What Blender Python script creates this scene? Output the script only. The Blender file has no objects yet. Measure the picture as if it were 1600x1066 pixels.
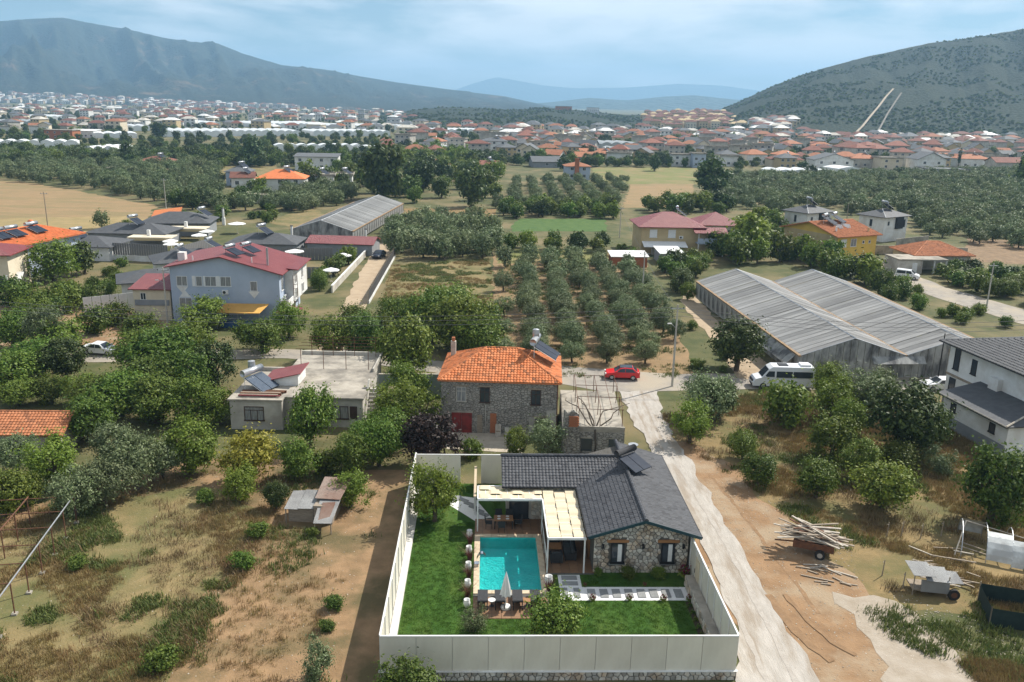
import bpy, bmesh, math, random
import numpy as np
from mathutils import Vector, Matrix
random.seed(7); RNG = np.random.default_rng(11)
SC = bpy.context.scene; COL = SC.collection
rad = math.radians

# ------------------------------------------------------------------ camera, sky, sun, exposure
CAM_H, FOC, ROLL, PITCH = 31.0, 1340.0, 0.02, math.atan(373 / 1340)
cam = bpy.data.objects.new('camera', bpy.data.cameras.new('camera')); COL.objects.link(cam)
cam.data.sensor_width = 36; cam.data.lens = 36 * FOC / 1600; cam.data.clip_start = .5; cam.data.clip_end = 90000
_F = Vector((0, math.cos(PITCH), -math.sin(PITCH))); _U = Vector((0, math.sin(PITCH), math.cos(PITCH))); _R = Vector((1, 0, 0))
_r = _R * math.cos(ROLL) + _U * math.sin(ROLL); _u = _U * math.cos(ROLL) - _R * math.sin(ROLL)
cam.matrix_world = Matrix(((_r.x, _u.x, -_F.x, 0), (_r.y, _u.y, -_F.y, 0), (_r.z, _u.z, -_F.z, CAM_H), (0, 0, 0, 1)))
SC.camera = cam
SUN = Vector((.75, .60, 1.0)).normalized()
sun = bpy.data.objects.new('sun', bpy.data.lights.new('sun', 'SUN')); COL.objects.link(sun)
sun.data.energy = 5.0; sun.data.angle = rad(.55); sun.data.color = (1, .95, .87)
sun.rotation_euler = SUN.to_track_quat('Z', 'Y').to_euler()
W = bpy.data.worlds.new('World'); SC.world = W; W.use_nodes = True
wn, wl = W.node_tree.nodes, W.node_tree.links
bg = wn['Background']; bg.inputs[1].default_value = .062
sky = wn.new('ShaderNodeTexSky'); sky.sky_type = 'NISHITA'; sky.sun_disc = False
sky.sun_elevation = math.asin(SUN.z); sky.sun_rotation = math.atan2(SUN.x, SUN.y)
sky.altitude = 100; sky.air_density = 1.0; sky.dust_density = .3; sky.ozone_density = 3.0
def world_clouds():
    tc = wn.new('ShaderNodeTexCoord'); sep = wn.new('ShaderNodeSeparateXYZ'); wl.new(tc.outputs['Generated'], sep.inputs[0])
    # flat cloud deck: direction projected with a soft horizon
    def M(op, a, b=None, c=None):
        n = wn.new('ShaderNodeMath'); n.operation = op
        for i, v in enumerate((a, b, c)):
            if v is None: continue
            if isinstance(v, (int, float)): n.inputs[i].default_value = v
            else: wl.new(v, n.inputs[i])
        return n.outputs[0]
    zz = M('MULTIPLY', sep.outputs[2], 4.5)
    cb = wn.new('ShaderNodeCombineXYZ'); wl.new(sep.outputs[0], cb.inputs[0]); wl.new(sep.outputs[1], cb.inputs[1]); wl.new(zz, cb.inputs[2])
    n1 = wn.new('ShaderNodeTexNoise'); n1.inputs['Scale'].default_value = 4.3; n1.inputs['Detail'].default_value = 9; n1.inputs['Roughness'].default_value = .56; n1.inputs['Distortion'].default_value = .25
    wl.new(cb.outputs[0], n1.inputs['Vector'])
    cov = wn.new('ShaderNodeMapRange'); cov.inputs[1].default_value = .39; cov.inputs[2].default_value = .58; cov.clamp = True
    wl.new(n1.outputs['Fac'], cov.inputs[0])
    n2 = wn.new('ShaderNodeTexNoise'); n2.inputs['Scale'].default_value = 9; n2.inputs['Detail'].default_value = 6
    wl.new(cb.outputs[0], n2.inputs['Vector'])
    cr = wn.new('ShaderNodeMix'); cr.data_type = 'RGBA'; wl.new(n2.outputs['Fac'], cr.inputs[0])
    cr.inputs[6].default_value = (9.5, 10, 10.6, 1); cr.inputs[7].default_value = (15.5, 15.5, 15.4, 1)
    mx = wn.new('ShaderNodeMix'); mx.data_type = 'RGBA'
    f = M('MULTIPLY', cov.outputs[0], .88); wl.new(f, mx.inputs[0]); tn = wn.new('ShaderNodeMix'); tn.data_type = 'RGBA'; tn.blend_type = 'MULTIPLY'; tn.inputs[0].default_value = 1; wl.new(sky.outputs[0], tn.inputs[6]); tn.inputs[7].default_value = (.93, .98, .98, 1); wl.new(tn.outputs[2], mx.inputs[6]); wl.new(cr.outputs[2], mx.inputs[7])
    wl.new(mx.outputs[2], bg.inputs[0])
world_clouds()
SC.view_settings.view_transform = 'Standard'; SC.view_settings.look = 'None'; SC.view_settings.gamma = 1
SC.view_settings.exposure = .62; SC.view_settings.use_curve_mapping = False
cy = SC.cycles
cy.max_bounces = 6; cy.diffuse_bounces = 2; cy.glossy_bounces = 2; cy.transmission_bounces = 4; cy.transparent_max_bounces = 6; cy.volume_bounces = 0
cy.use_denoising = True; cy.caustics_reflective = False; cy.caustics_refractive = False
try: cy.denoiser = 'OPENIMAGEDENOISE'
except Exception: pass
cy.sample_clamp_indirect = 4
SC.render.use_persistent_data = False

# ------------------------------------------------------------------ layout: photo pixel -> point of the place on height z
def G(px, py, z=0.0):
    u = (px - 800) / FOC; v = -(py - 533) / FOC
    d = _r * u + _u * v + _F
    t = (z - CAM_H) / d.z
    return Vector((d.x * t, d.y * t, z))
def ray(px, py, Y):
    u = (px - 800) / FOC; v = -(py - 533) / FOC
    d = _r * u + _u * v + _F
    t = Y / d.y
    return Vector((d.x * t, Y, CAM_H + d.z * t))

# ------------------------------------------------------------------ helpers
class MB:
    def __init__(s): s.v = []; s.f = []
    def add(s, vs, fs):
        n = len(s.v); s.v += [tuple(v) for v in vs]; s.f += [tuple(i + n for i in f) for f in fs]; return s
    def box(s, x0, y0, z0, x1, y1, z1):
        return s.add([(x0, y0, z0), (x1, y0, z0), (x1, y1, z0), (x0, y1, z0), (x0, y0, z1), (x1, y0, z1), (x1, y1, z1), (x0, y1, z1)],
                     [(0, 3, 2, 1), (4, 5, 6, 7), (0, 1, 5, 4), (1, 2, 6, 5), (2, 3, 7, 6), (3, 0, 4, 7)])
    def cbox(s, cx, cy, z0, w, d, h): return s.box(cx - w / 2, cy - d / 2, z0, cx + w / 2, cy + d / 2, z0 + h)
    def prism(s, poly, z0, z1):
        n = len(poly); a = sum(poly[i][0] * poly[(i + 1) % n][1] - poly[(i + 1) % n][0] * poly[i][1] for i in range(n))
        if a < 0: poly = poly[::-1]
        return s.add([(p[0], p[1], z0) for p in poly] + [(p[0], p[1], z1) for p in poly],
                     [tuple(range(n - 1, -1, -1)), tuple(range(n, 2 * n))] + [(i, (i + 1) % n, n + (i + 1) % n, n + i) for i in range(n)])
    def ext(s, poly, axis, a, b):
        """polygon of (u, z) pushed along x or y from a to b"""
        n = len(poly)
        f = (lambda u, z, t: (t, u, z)) if axis == 'x' else (lambda u, z, t: (u, t, z))
        return s.add([f(u, z, a) for u, z in poly] + [f(u, z, b) for u, z in poly],
                     [tuple(range(n)), tuple(range(2 * n - 1, n - 1, -1))] + [(i, n + i, n + (i + 1) % n, (i + 1) % n) for i in range(n)])
    def tube(s, pts, r, n=6, cap=True, r1=None):
        pts = [Vector(p) for p in pts]; rings = []
        for i, p in enumerate(pts):
            t = (pts[min(i + 1, len(pts) - 1)] - pts[max(i - 1, 0)]).normalized()
            a = t.cross(Vector((0, 0, 1)))
            if a.length < .01: a = t.cross(Vector((0, 1, 0)))
            a.normalize(); b = t.cross(a)
            rr = r if r1 is None else r + (r1 - r) * i / max(1, len(pts) - 1)
            rings.append([p + (a * math.cos(2 * math.pi * k / n) + b * math.sin(2 * math.pi * k / n)) * rr for k in range(n)])
        vs = [v for g in rings for v in g]
        fs = [(i * n + k, i * n + (k + 1) % n, (i + 1) * n + (k + 1) % n, (i + 1) * n + k) for i in range(len(pts) - 1) for k in range(n)]
        if cap: fs += [tuple(range(n)), tuple(range(len(vs) - 1, len(vs) - n - 1, -1))]
        return s.add(vs, fs)
    def lathe(s, prof, n=12, c=(0, 0, 0)):
        vs = [(c[0] + r * math.cos(2 * math.pi * k / n), c[1] + r * math.sin(2 * math.pi * k / n), c[2] + z) for r, z in prof for k in range(n)]
        m = len(prof)
        fs = [(i * n + k, i * n + (k + 1) % n, (i + 1) * n + (k + 1) % n, (i + 1) * n + k) for i in range(m - 1) for k in range(n)]
        fs += [tuple(range(n - 1, -1, -1)), tuple(range((m - 1) * n, m * n))]
        return s.add(vs, fs)
    def slab(s, q, t, nrm=None):
        """quad or polygon given thickness t downwards (along its normal)"""
        q = [Vector(p) for p in q]; n = len(q)
        nn = (q[1] - q[0]).cross(q[2] - q[0]).normalized()
        if nn.z < 0: q = q[::-1]; nn = -nn
        return s.add(q + [p - nn * t for p in q], [tuple(range(n)), tuple(range(2 * n - 1, n - 1, -1))] + [(i, n + i, n + (i + 1) % n, (i + 1) % n) for i in range(n)])
    def mesh(s, name, mat=None, smooth=False):
        me = bpy.data.meshes.new(name); me.from_pydata(s.v, [], s.f)
        if mat: me.materials.append(mat)
        if smooth: me.shade_smooth()
        me.update(); return me
    def build(s, name, mat, parent=None, loc=None, rz=0, smooth=False):
        return ob(name, s.mesh(name, mat, smooth), parent, loc, rz)
def ob(name, me, parent=None, loc=None, rz=0, scale=None):
    o = bpy.data.objects.new(name, me); COL.objects.link(o)
    if parent is not None: o.parent = parent
    if loc is not None: o.location = loc
    if rz: o.rotation_euler = (0, 0, rz) if isinstance(rz, (int, float)) else rz
    if scale is not None: o.scale = (scale,) * 3 if isinstance(scale, (int, float)) else scale
    return o
def tag(o, label, cat, group=None):
    o['label'] = label; o['category'] = cat
    if group: o['group'] = group
    return o
def thing(name, loc, rz, label, cat, group=None):
    o = ob(name, None, None, loc, rz); o.empty_display_size = .3
    return tag(o, label, cat, group)
def struct(o, kind='structure'): o['kind'] = kind; return o
def kids(o): return [c for c in bpy.data.objects if c.parent == o]
TREE = {}
def snap(root):
    """remember a thing's parts so that copies need no search"""
    ch = {}
    for c in COL.objects:
        if c.parent: ch.setdefault(c.parent.name, []).append(c)
    TREE[root.name] = (root, [(c, ch.get(c.name, [])) for c in ch.get(root.name, [])])
    return root.name
def dup(key, loc, rz=0, label=None, cat=None, group=None, scale=None):
    root, parts = TREE[key]
    r = root.copy(); COL.objects.link(r); r.location = loc; r.rotation_euler = (0, 0, rz)
    if scale is not None: r.scale = (scale,) * 3 if isinstance(scale, (int, float)) else scale
    if label: r['label'] = label
    if cat: r['category'] = cat
    if group: r['group'] = group
    for p, subs in parts:
        c = p.copy(); COL.objects.link(c); c.parent = r
        for q in subs: d = q.copy(); COL.objects.link(d); d.parent = c
    return r

# ------------------------------------------------------------------ materials
MATS = {}
def mat(name, c1, c2=None, scale=4.0, rough=.8, bump=0.0, bscale=None, metal=0.0, spec=.3, c3=None, s3=.3, detail=5, coord='Object', alpha=None, rnd=0.0, stretch=None, lo=.35, hi=.65):
    if name in MATS: return MATS[name]
    m = bpy.data.materials.new(name); m.use_nodes = True; nt = m.node_tree; N, L = nt.nodes, nt.links
    b = N['Principled BSDF']; b.inputs['Roughness'].default_value = rough; b.inputs['Metallic'].default_value = metal
    b.inputs['Specular IOR Level'].default_value = spec
    c2 = c2 or tuple(x * .8 for x in c1)
    tc = N.new('ShaderNodeTexCoord'); src = tc.outputs[coord]
    if stretch:
        mp = N.new('ShaderNodeMapping'); mp.inputs['Scale'].default_value = stretch; L.new(src, mp.inputs[0]); src = mp.outputs[0]
    def noise(sc, det=detail):
        n = N.new('ShaderNodeTexNoise'); n.inputs['Scale'].default_value = sc; n.inputs['Detail'].default_value = det; n.inputs['Roughness'].default_value = .6
        L.new(src, n.inputs['Vector']); return n.outputs['Fac']
    def mixc(fac, a, bb):
        x = N.new('ShaderNodeMix'); x.data_type = 'RGBA'
        L.new(fac, x.inputs[0])
        for i, v in ((6, a), (7, bb)):
            if isinstance(v, tuple): x.inputs[i].default_value = (*v[:3], 1)
            else: L.new(v, x.inputs[i])
        return x.outputs[2]
    def ramp(fac, a, bb):
        r = N.new('ShaderNodeMapRange'); r.inputs[1].default_value = a; r.inputs[2].default_value = bb; L.new(fac, r.inputs[0]); return r.outputs[0]
    col = mixc(ramp(noise(scale), lo, hi), c1, c2)
    if c3: col = mixc(ramp(noise(s3, 6), .46, .62), col, c3)
    if rnd:
        oi = N.new('ShaderNodeObjectInfo'); hs = N.new('ShaderNodeHueSaturation'); r = N.new('ShaderNodeMapRange')
        r.inputs[3].default_value = 1 - rnd; r.inputs[4].default_value = 1 + rnd; L.new(oi.outputs['Random'], r.inputs[0]); L.new(r.outputs[0], hs.inputs['Value'])
        L.new(col, hs.inputs['Color']); col = hs.outputs[0]
    L.new(col, b.inputs['Base Color'])
    if bump:
        bp = N.new('ShaderNodeBump'); bp.inputs['Strength'].default_value = min(1, bump); bp.inputs['Distance'].default_value = .05
        L.new(noise(bscale or scale * 6, 4), bp.inputs['Height']); L.new(bp.outputs[0], b.inputs['Normal'])
    MATS[name] = m; return m
def leafmat(name, c1, c2, rnd=.25, trans=.25, hue=.02):
    m = bpy.data.materials.new(name); m.use_nodes = True; nt = m.node_tree; N, L = nt.nodes, nt.links
    b = N['Principled BSDF']; b.inputs['Roughness'].default_value = .55; b.inputs['Specular IOR Level'].default_value = .25
    g = N.new('ShaderNodeNewGeometry'); oi = N.new('ShaderNodeObjectInfo')
    x = N.new('ShaderNodeMix'); x.data_type = 'RGBA'; x.inputs[6].default_value = (*c1, 1); x.inputs[7].default_value = (*c2, 1)
    L.new(g.outputs['Random Per Island'], x.inputs[0])
    hs = N.new('ShaderNodeHueSaturation'); L.new(x.outputs[2], hs.inputs['Color'])
    r = N.new('ShaderNodeMapRange'); r.inputs[3].default_value = 1 - rnd; r.inputs[4].default_value = 1 + rnd; L.new(oi.outputs['Random'], r.inputs[0]); L.new(r.outputs[0], hs.inputs['Value'])
    w = N.new('ShaderNodeMath'); w.operation = 'MULTIPLY'; w.inputs[1].default_value = 7.31; L.new(oi.outputs['Random'], w.inputs[0])
    fr = N.new('ShaderNodeMath'); fr.operation = 'FRACT'; L.new(w.outputs[0], fr.inputs[0])
    r2 = N.new('ShaderNodeMapRange'); r2.inputs[3].default_value = .5 - hue; r2.inputs[4].default_value = .5 + hue; L.new(fr.outputs[0], r2.inputs[0]); L.new(r2.outputs[0], hs.inputs['Hue'])
    L.new(hs.outputs[0], b.inputs['Base Color'])
    if trans:
        t = N.new('ShaderNodeBsdfTranslucent'); L.new(hs.outputs[0], t.inputs[0]); ms = N.new('ShaderNodeMixShader'); ms.inputs[0].default_value = trans
        L.new(b.outputs[0], ms.inputs[1]); L.new(t.outputs[0], ms.inputs[2]); L.new(ms.outputs[0], N['Material Output'].inputs[0])
    MATS[name] = m; return m
# ------------------------------------------------------------------ ground, hills
def jitter_poly(pts, step=2.0, amp=.5, seed=0):
    r = random.Random(seed); out = []; n = len(pts)
    for i in range(n):
        a, b = Vector(pts[i][:2]), Vector(pts[(i + 1) % n][:2]); L = (b - a).length; k = max(1, min(60, int(L / step)))
        nn = Vector((-(b - a).y, (b - a).x)).normalized() if L > 0 else Vector((0, 0))
        for j in range(k):
            t = j / k; w = 0 if j == 0 else (r.random() * 2 - 1) * amp
            p = a.lerp(b, t) + nn * w; out.append((p.x, p.y))
    return out
def patch(name, px, z, m, amp=.4, step=2.0, raw=None, seed=1):
    pts = raw or [G(*p)[:2] for p in px]
    me = bpy.data.meshes.new(name); bm = bmesh.new()
    vs = [bm.verts.new((x, y, z)) for x, y in jitter_poly(pts, step, amp, seed)]
    f = bm.faces.new(vs); f.normal_update()
    if f.normal.z < 0: f.normal_flip()
    bmesh.ops.triangulate(bm, faces=[f], ngon_method='EAR_CLIP')
    bm.to_mesh(me); bm.free(); me.materials.append(m)
    return struct(ob(name, me))
m_ground = mat('ground_mix', (.105, .10, .038), (.055, .068, .02), .35, .95, .8, 4, c3=(.17, .135, .065), s3=.07, detail=12)
m_soil = mat('soil_field', (.30, .19, .10), (.205, .13, .066), .7, .95, .8, 7, c3=(.115, .09, .04), s3=.2)
m_red = mat('red_soil', (.285, .175, .092), (.205, .122, .062), .6, .95, .9, 6, c3=(.30, .225, .145), s3=.25)
m_grav = mat('white_gravel', (.43, .395, .35), (.34, .31, .27), 1.0, .95, .8, 9, c3=(.285, .24, .19), s3=.45, stretch=(2.2, .45, 1))
m_road = mat('worn_road', (.30, .27, .23), (.23, .205, .175), .8, .9, .4, 10, c3=(.34, .29, .22), s3=.15)
m_dirtrd = mat('dirt_road', (.40, .31, .21), (.33, .25, .165), .6, .95, .4, 8)
m_dry = mat('dry_grass_field', (.235, .175, .08), (.16, .13, .054), .7, .95, .9, 7, c3=(.115, .112, .04), s3=.2)
m_stub = mat('stubble_field', (.29, .195, .098), (.22, .15, .072), .3, .95, .5, 5, stretch=(1, 4, 1), c3=(.2, .155, .07), s3=.05)
m_grn = mat('green_meadow', (.13, .15, .04), (.17, .16, .055), .2, .95, .5, 6, c3=(.22, .17, .075), s3=.08)
m_lush = mat('lush_green', (.045, .095, .018), (.075, .125, .028), .5, .95, .5, 6)
m_corn = mat('dry_corn', (.24, .15, .06), (.16, .11, .045), 1.5, .95, .8, 6)
VA, VO = rad(2), (-6.9, 40.75)          # villa plot: front-left corner and turn
def VL(x, y, z=0.0):
    c, s = math.cos(VA), math.sin(VA); return Vector((VO[0] + c * x - s * y, VO[1] + s * x + c * y, z))
POOL = (5.4, 8.9, 9.5, 16.1)
_q = [VL(POOL[0], POOL[1]), VL(POOL[2], POOL[1]), VL(POOL[2], POOL[3]), VL(POOL[0], POOL[3])]
struct(MB().add([(-11500, -300, 0), (11500, -300, 0), (11500, 14900, 0), (-11500, 14900, 0)] + _q, [(i, (i + 1) % 4, 4 + (i + 1) % 4, 4 + i) for i in range(4)]).build('ground', m_ground))
patch('dirt_field', [(-80, 1100), (-80, 830), (200, 745), (330, 715), (560, 735), (655, 735), (640, 1100)], .02, m_soil, 1.0)
patch('dry_grass_field', [(-90, 1110), (-90, 880), (160, 770), (300, 760), (420, 800), (350, 900), (260, 990), (240, 1120)], .04, m_dry, 1.5, 2.5)
patch('red_dirt_strip', [(1045, 680), (1150, 728), (1205, 790), (1270, 850), (1350, 915), (1430, 995), (1560, 1110), (1200, 1110), (1130, 960), (1060, 800)], .02, m_red, .7, 1.3)
patch('grey_dirt_patch', [(1300, 925), (1400, 940), (1480, 1000), (1560, 1110), (1400, 1110), (1360, 1000)], .035, mat('grey_dirt', (.36, .31, .25), (.28, .23, .17), .7, .95, .6, 6), .5, 1.2)
patch('dry_weed_lot', [(1035, 650), (1180, 610), (1480, 625), (1700, 760), (1700, 1000), (1500, 960), (1400, 960), (1290, 880), (1150, 770), (1050, 695)], .01, mat('golden_dry_grass', (.25, .175, .078), (.165, .122, .052), .7, .95, .9, 7, c3=(.115, .105, .038), s3=.2), .8)
patch('gravel_lane', [(968, 612), (1027, 612), (1036, 650), (1057, 690), (1087, 735), (1124, 800), (1156, 850), (1186, 905), (1216, 955), (1246, 1005), (1302, 1110), (1153, 1110), (1155, 985), (1100, 850), (1030, 715), (990, 660)], .05, m_grav, .3, 1.0)
def track(name, px, off, w, m, z):
    C = [G(*p) for p in px]; L_, R_ = [], []
    for i, p in enumerate(C):
        t = (C[min(i + 1, len(C) - 1)] - C[max(i - 1, 0)]).normalized(); n = Vector((-t.y, t.x, 0)); L_.append((p + n * (off + w / 2))[:2]); R_.append((p + n * (off - w / 2))[:2])
    return patch(name, None, z, m, .1, .7, L_ + R_[::-1], int(off * 10) + 5)
_lane = [(1000, 620), (1013, 655), (1038, 705), (1072, 765), (1108, 825), (1140, 885), (1172, 950), (1204, 1015), (1240, 1095)]
m_rut = mat('wheel_rut', (.335, .30, .26), (.40, .365, .32), 1.6, .95, .8, 9); m_rut2 = mat('soil_rut', (.20, .122, .064), (.26, .16, .085), 1.6, .95, .8, 7)
for q in (-1.05, .55): track('wheel_rut', _lane, q, .34, m_rut, .062)
track('wheel_rut', [(1200, 930), (1232, 975), (1268, 1012), (1300, 1035)], 0, .5, m_rut2, .056); track('wheel_rut', [(1215, 930), (1250, 972), (1290, 1008), (1330, 1030)], .5, .3, m_rut2, .058); track('wheel_rut', [(1100, 740), (1150, 800), (1210, 880), (1270, 960)], .4, .3, m_rut2, .03)
patch('village_road', [(-40, 548), (200, 548), (420, 546), (560, 548), (700, 566), (880, 572), (1040, 584), (1200, 585), (1420, 590), (1640, 600), (1640, 622), (1420, 612), (1200, 608), (1060, 611), (940, 612), (860, 598), (700, 586), (560, 566), (420, 560), (180, 566), (-40, 570)], .03, m_road, .25)
patch('dirt_lane', [(490, 552), (520, 508), (540, 470), (566, 420), (590, 380), (612, 380), (610, 405), (592, 440), (572, 480), (548, 520), (528, 556)], .04, m_dirtrd, .3)
patch('side_track', [(1062, 470), (1078, 450), (1135, 520), (1210, 575), (1195, 598), (1150, 590), (1118, 540)], .04, m_dirtrd, .3)
patch('far_right_road', [(1300, 385), (1350, 400), (1480, 450), (1640, 495), (1640, 520), (1470, 468), (1340, 420), (1290, 395)], .04, m_road, .2)
patch('dry_plot', [(612, 415), (765, 405), (775, 500), (590, 500)], .03, m_dry, .5)
patch('bare_grove_soil', [(770, 400), (1000, 395), (1090, 590), (770, 590)], .02, mat('grove_soil', (.27, .175, .09), (.2, .14, .07), .5, .95, .5, 6), .5)
patch('mown_meadow', [(776, 412), (782, 388), (930, 388), (958, 412)], .035, m_grn, .4)
patch('lush_plot', [(800, 352), (812, 342), (945, 342), (950, 362), (800, 362)], .03, m_lush, .4)
patch('dry_corn_field', [(628, 352), (632, 326), (776, 326), (776, 352)], .03, m_corn, .5)
patch('ploughed_field', [(972, 325), (985, 288), (1083, 288), (1085, 325)], .03, m_stub, .6)
patch('pale_field', [(925, 288), (925, 262), (1090, 262), (1090, 288)], .03, m_grn, .8)
patch('stubble_field', [(-60, 352), (-60, 276), (40, 285), (160, 306), (245, 322), (230, 352), (120, 350), (60, 346)], .03, m_stub, 1)
patch('straw_field', [(-60, 378), (-60, 345), (60, 340), (200, 338), (245, 345), (200, 372)], .045, mat('straw', (.30, .22, .1), (.22, .17, .07), .3, .95, .4, 6), 1)
patch('yard_soil', [(-60, 545), (-60, 470), (100, 480), (260, 490), (300, 545)], .02, m_red, .8)
patch('back_dry_field', [(250, 282), (240, 262), (430, 256), (440, 276)], .03, m_dry, 1)
patch('ploughed_soil', [(1500, 408), (1515, 372), (1640, 380), (1640, 415)], .03, mat('ploughed', (.24, .16, .09), (.15, .1, .055), .6, .95, .8, 4), .6)
patch('greenhouse_verge', [(420, 348), (480, 322), (520, 340), (460, 356)], .03, m_dry, .5)

def vnoise(x, y, seed=0):
    """value noise, numpy"""
    xi, yi = np.floor(x).astype(np.int64), np.floor(y).astype(np.int64); fx, fy = x - xi, y - yi
    def h(a, b):
        n = (a * 374761393 + b * 668265263 + seed * 974711) & 0x7fffffff
        n = ((n ^ (n >> 13)) * 1274126177) & 0x7fffffff
        return ((n ^ (n >> 16)) & 0xffff) / 65535.0
    sx, sy = fx * fx * (3 - 2 * fx), fy * fy * (3 - 2 * fy)
    return (h(xi, yi) * (1 - sx) + h(xi + 1, yi) * sx) * (1 - sy) + (h(xi, yi + 1) * (1 - sx) + h(xi + 1, yi + 1) * sx) * sy
def fbm(x, y, o=5, seed=0):
    s, a, t = 0, .5, 0
    for i in range(o): s = s + a * vnoise(x * 2 ** i, y * 2 ** i, seed + i); t += a; a *= .5
    return s / t
def hill_mat(name, c1, c2, bare, sc=.02, bare_amt=.6):
    m = bpy.data.materials.new(name); m.use_nodes = True; N, L = m.node_tree.nodes, m.node_tree.links
    b = N['Principled BSDF']; b.inputs['Roughness'].default_value = .95; b.inputs['Specular IOR Level'].default_value = .1
    tc = N.new('ShaderNodeTexCoord')
    def noise(s, d=6, k='ShaderNodeTexNoise'):
        n = N.new(k); n.inputs['Scale'].default_value = s
        if k == 'ShaderNodeTexNoise': n.inputs['Detail'].default_value = d; n.inputs['Roughness'].default_value = .65
        L.new(tc.outputs['Object'], n.inputs['Vector']); return n
    def mp(o, a, c):
        r = N.new('ShaderNodeMapRange'); r.inputs[1].default_value = a; r.inputs[2].default_value = c; L.new(o, r.inputs[0]); return r.outputs[0]
    def mix(f, a, c):
        x = N.new('ShaderNodeMix'); x.data_type = 'RGBA'; L.new(f, x.inputs[0])
        for i, v in ((6, a), (7, c)):
            if isinstance(v, tuple): x.inputs[i].default_value = (*v, 1)
            else: L.new(v, x.inputs[i])
        return x.outputs[2]
    vo = noise(sc * 4, 0, 'ShaderNodeTexVoronoi')
    col = mix(mp(vo.outputs['Distance'], .15, .6), c1, c2)
    col = mix(mp(noise(sc * .35, 8).outputs['Fac'], bare_amt, bare_amt + .12), col, bare)
    L.new(col, b.inputs['Base Color'])
    bp = N.new('ShaderNodeBump'); bp.inputs['Strength'].default_value = .9; bp.inputs['Distance'].default_value = .12 / sc; bp.invert = True
    L.new(vo.outputs['Distance'], bp.inputs['Height']); L.new(bp.outputs[0], b.inputs['Normal'])
    return m
HZ = {}
def mountain(name, crest, Yf, Yc, m, nu=160, nv=70, amp=.2, p=1.25, back=.6, seed=0, fs=9.0, ridge=1.0):
    """crest: photo skyline points; foot at distance Yf, crest at distance Yc (numbers or functions of px)"""
    cx = [c[0] for c in crest]; cyy = [c[1] for c in crest]
    us = np.linspace(cx[0], cx[-1], nu); ys = np.interp(us, cx, cyy) 
    V = []; rows = np.concatenate([np.linspace(0, 1, nv), 1 + np.linspace(.06, 1, 10)])
    C = [ray(u, y, Yc) for u, y in zip(us, ys)]
    cxw = np.array([c.x / Yc for c in C]); cz = np.array([max(c.z, 2) for c in C])
    cz = cz * (1 + .012 * (fbm(us / 9.0, us * 0 + 3.3, 4, seed) - .5))
    for v in rows:
        Y = Yf + (Yc - Yf) * v
        if v <= 1: z = cz * v ** p
        else: z = cz * (1 - back * (v - 1) ** 1.5)
        n = fbm(cxw * fs * (Yc / 1000.) , np.full(nu, v * 3.0 * ridge), 6, seed) - .5
        n2 = 1 - 2 * np.abs(fbm(cxw * fs * 1.7 * (Yc / 1000.) + v * .8, np.full(nu, v * 1.2), 4, seed + 9) - .5)
        w = amp * np.clip(v * (1 - v) * 4, 0, 1) if v <= 1 else 0 * v
        z = z * (1 + w * (n * 1.6 + (n2 - .75) * 1.4)) - (.6 if v == 0 else 0)
        V += [(cxw[i] * Y, Y, z[i]) for i in range(nu)]
    nr = len(rows)
    F = [(j * nu + i, j * nu + i + 1, (j + 1) * nu + i + 1, (j + 1) * nu + i) for j in range(nr - 1) for i in range(nu - 1)]
    o = MB().add(V, F).build(name, m, smooth=True)
    HZ[name] = (us, cxw, cz, Yf, Yc, p)
    return struct(o)
def hill_point(name, px, v):
    us, cxw, cz, Yf, Yc, p = HZ[name]; Y = Yf + (Yc - Yf) * v
    return Vector((float(np.interp(px, us, cxw)) * Y, Y, float(np.interp(px, us, cz)) * v ** p))
m_h1 = hill_mat('forest_hill', (.012, .02, .014), (.03, .036, .024), (.12, .085, .055), .02, .57)
m_h2 = hill_mat('scrub_hill', (.018, .027, .017), (.036, .044, .026), (.14, .115, .085), .06, .68)
m_h3 = hill_mat('far_hill', (.04, .055, .035), (.06, .07, .045), (.12, .1, .08), .004, .68)
mountain('far_peak', [(560, 158), (640, 156), (690, 148), (735, 132), (762, 124), (778, 121), (802, 125), (850, 134), (900, 138), (980, 137), (1060, 131), (1130, 134), (1200, 144), (1300, 160)], 12800, 14000, m_h3, 120, 24, .15, seed=3)
mountain('distant_ridge', [(620, 158), (700, 148), (760, 152), (820, 163), (860, 160), (920, 153), (980, 157), (1040, 151), (1085, 149), (1140, 155), (1200, 160), (1300, 166)], 5400, 6400, m_h3, 100, 30, .2, seed=5)
mountain('west_mountain', [(-220, 60), (-120, 42), (-40, 36), (0, 33), (60, 29), (100, 28), (150, 38), (200, 46), (260, 60), (300, 66), (340, 68), (380, 84), (440, 102), (500, 108), (560, 119), (620, 129), (680, 137), (740, 145), (790, 151), (840, 162), (880, 170)], 2600, 4700, m_h1, 260, 130, .66, 1.3, seed=21, fs=3.0, ridge=1.4)
mountain('east_hill', [(1085, 196), (1110, 182), (1135, 168), (1160, 157), (1200, 138), (1250, 118), (1300, 103), (1350, 90), (1400, 79), (1450, 68), (1500, 62), (1550, 54), (1600, 45), (1680, 34), (1800, 30)], 900, 1700, m_h2, 220, 110, .2, 1.15, seed=33, fs=6)
mountain('middle_hill', [(590, 186), (620, 178), (650, 172), (690, 168), (750, 169), (800, 172), (850, 168), (900, 172), (940, 177), (980, 181), (1040, 178), (1100, 176), (1160, 182), (1240, 186), (1330, 204)], 1000, 1700, m_h2, 200, 60, .25, .9, seed=41, fs=8)
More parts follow.
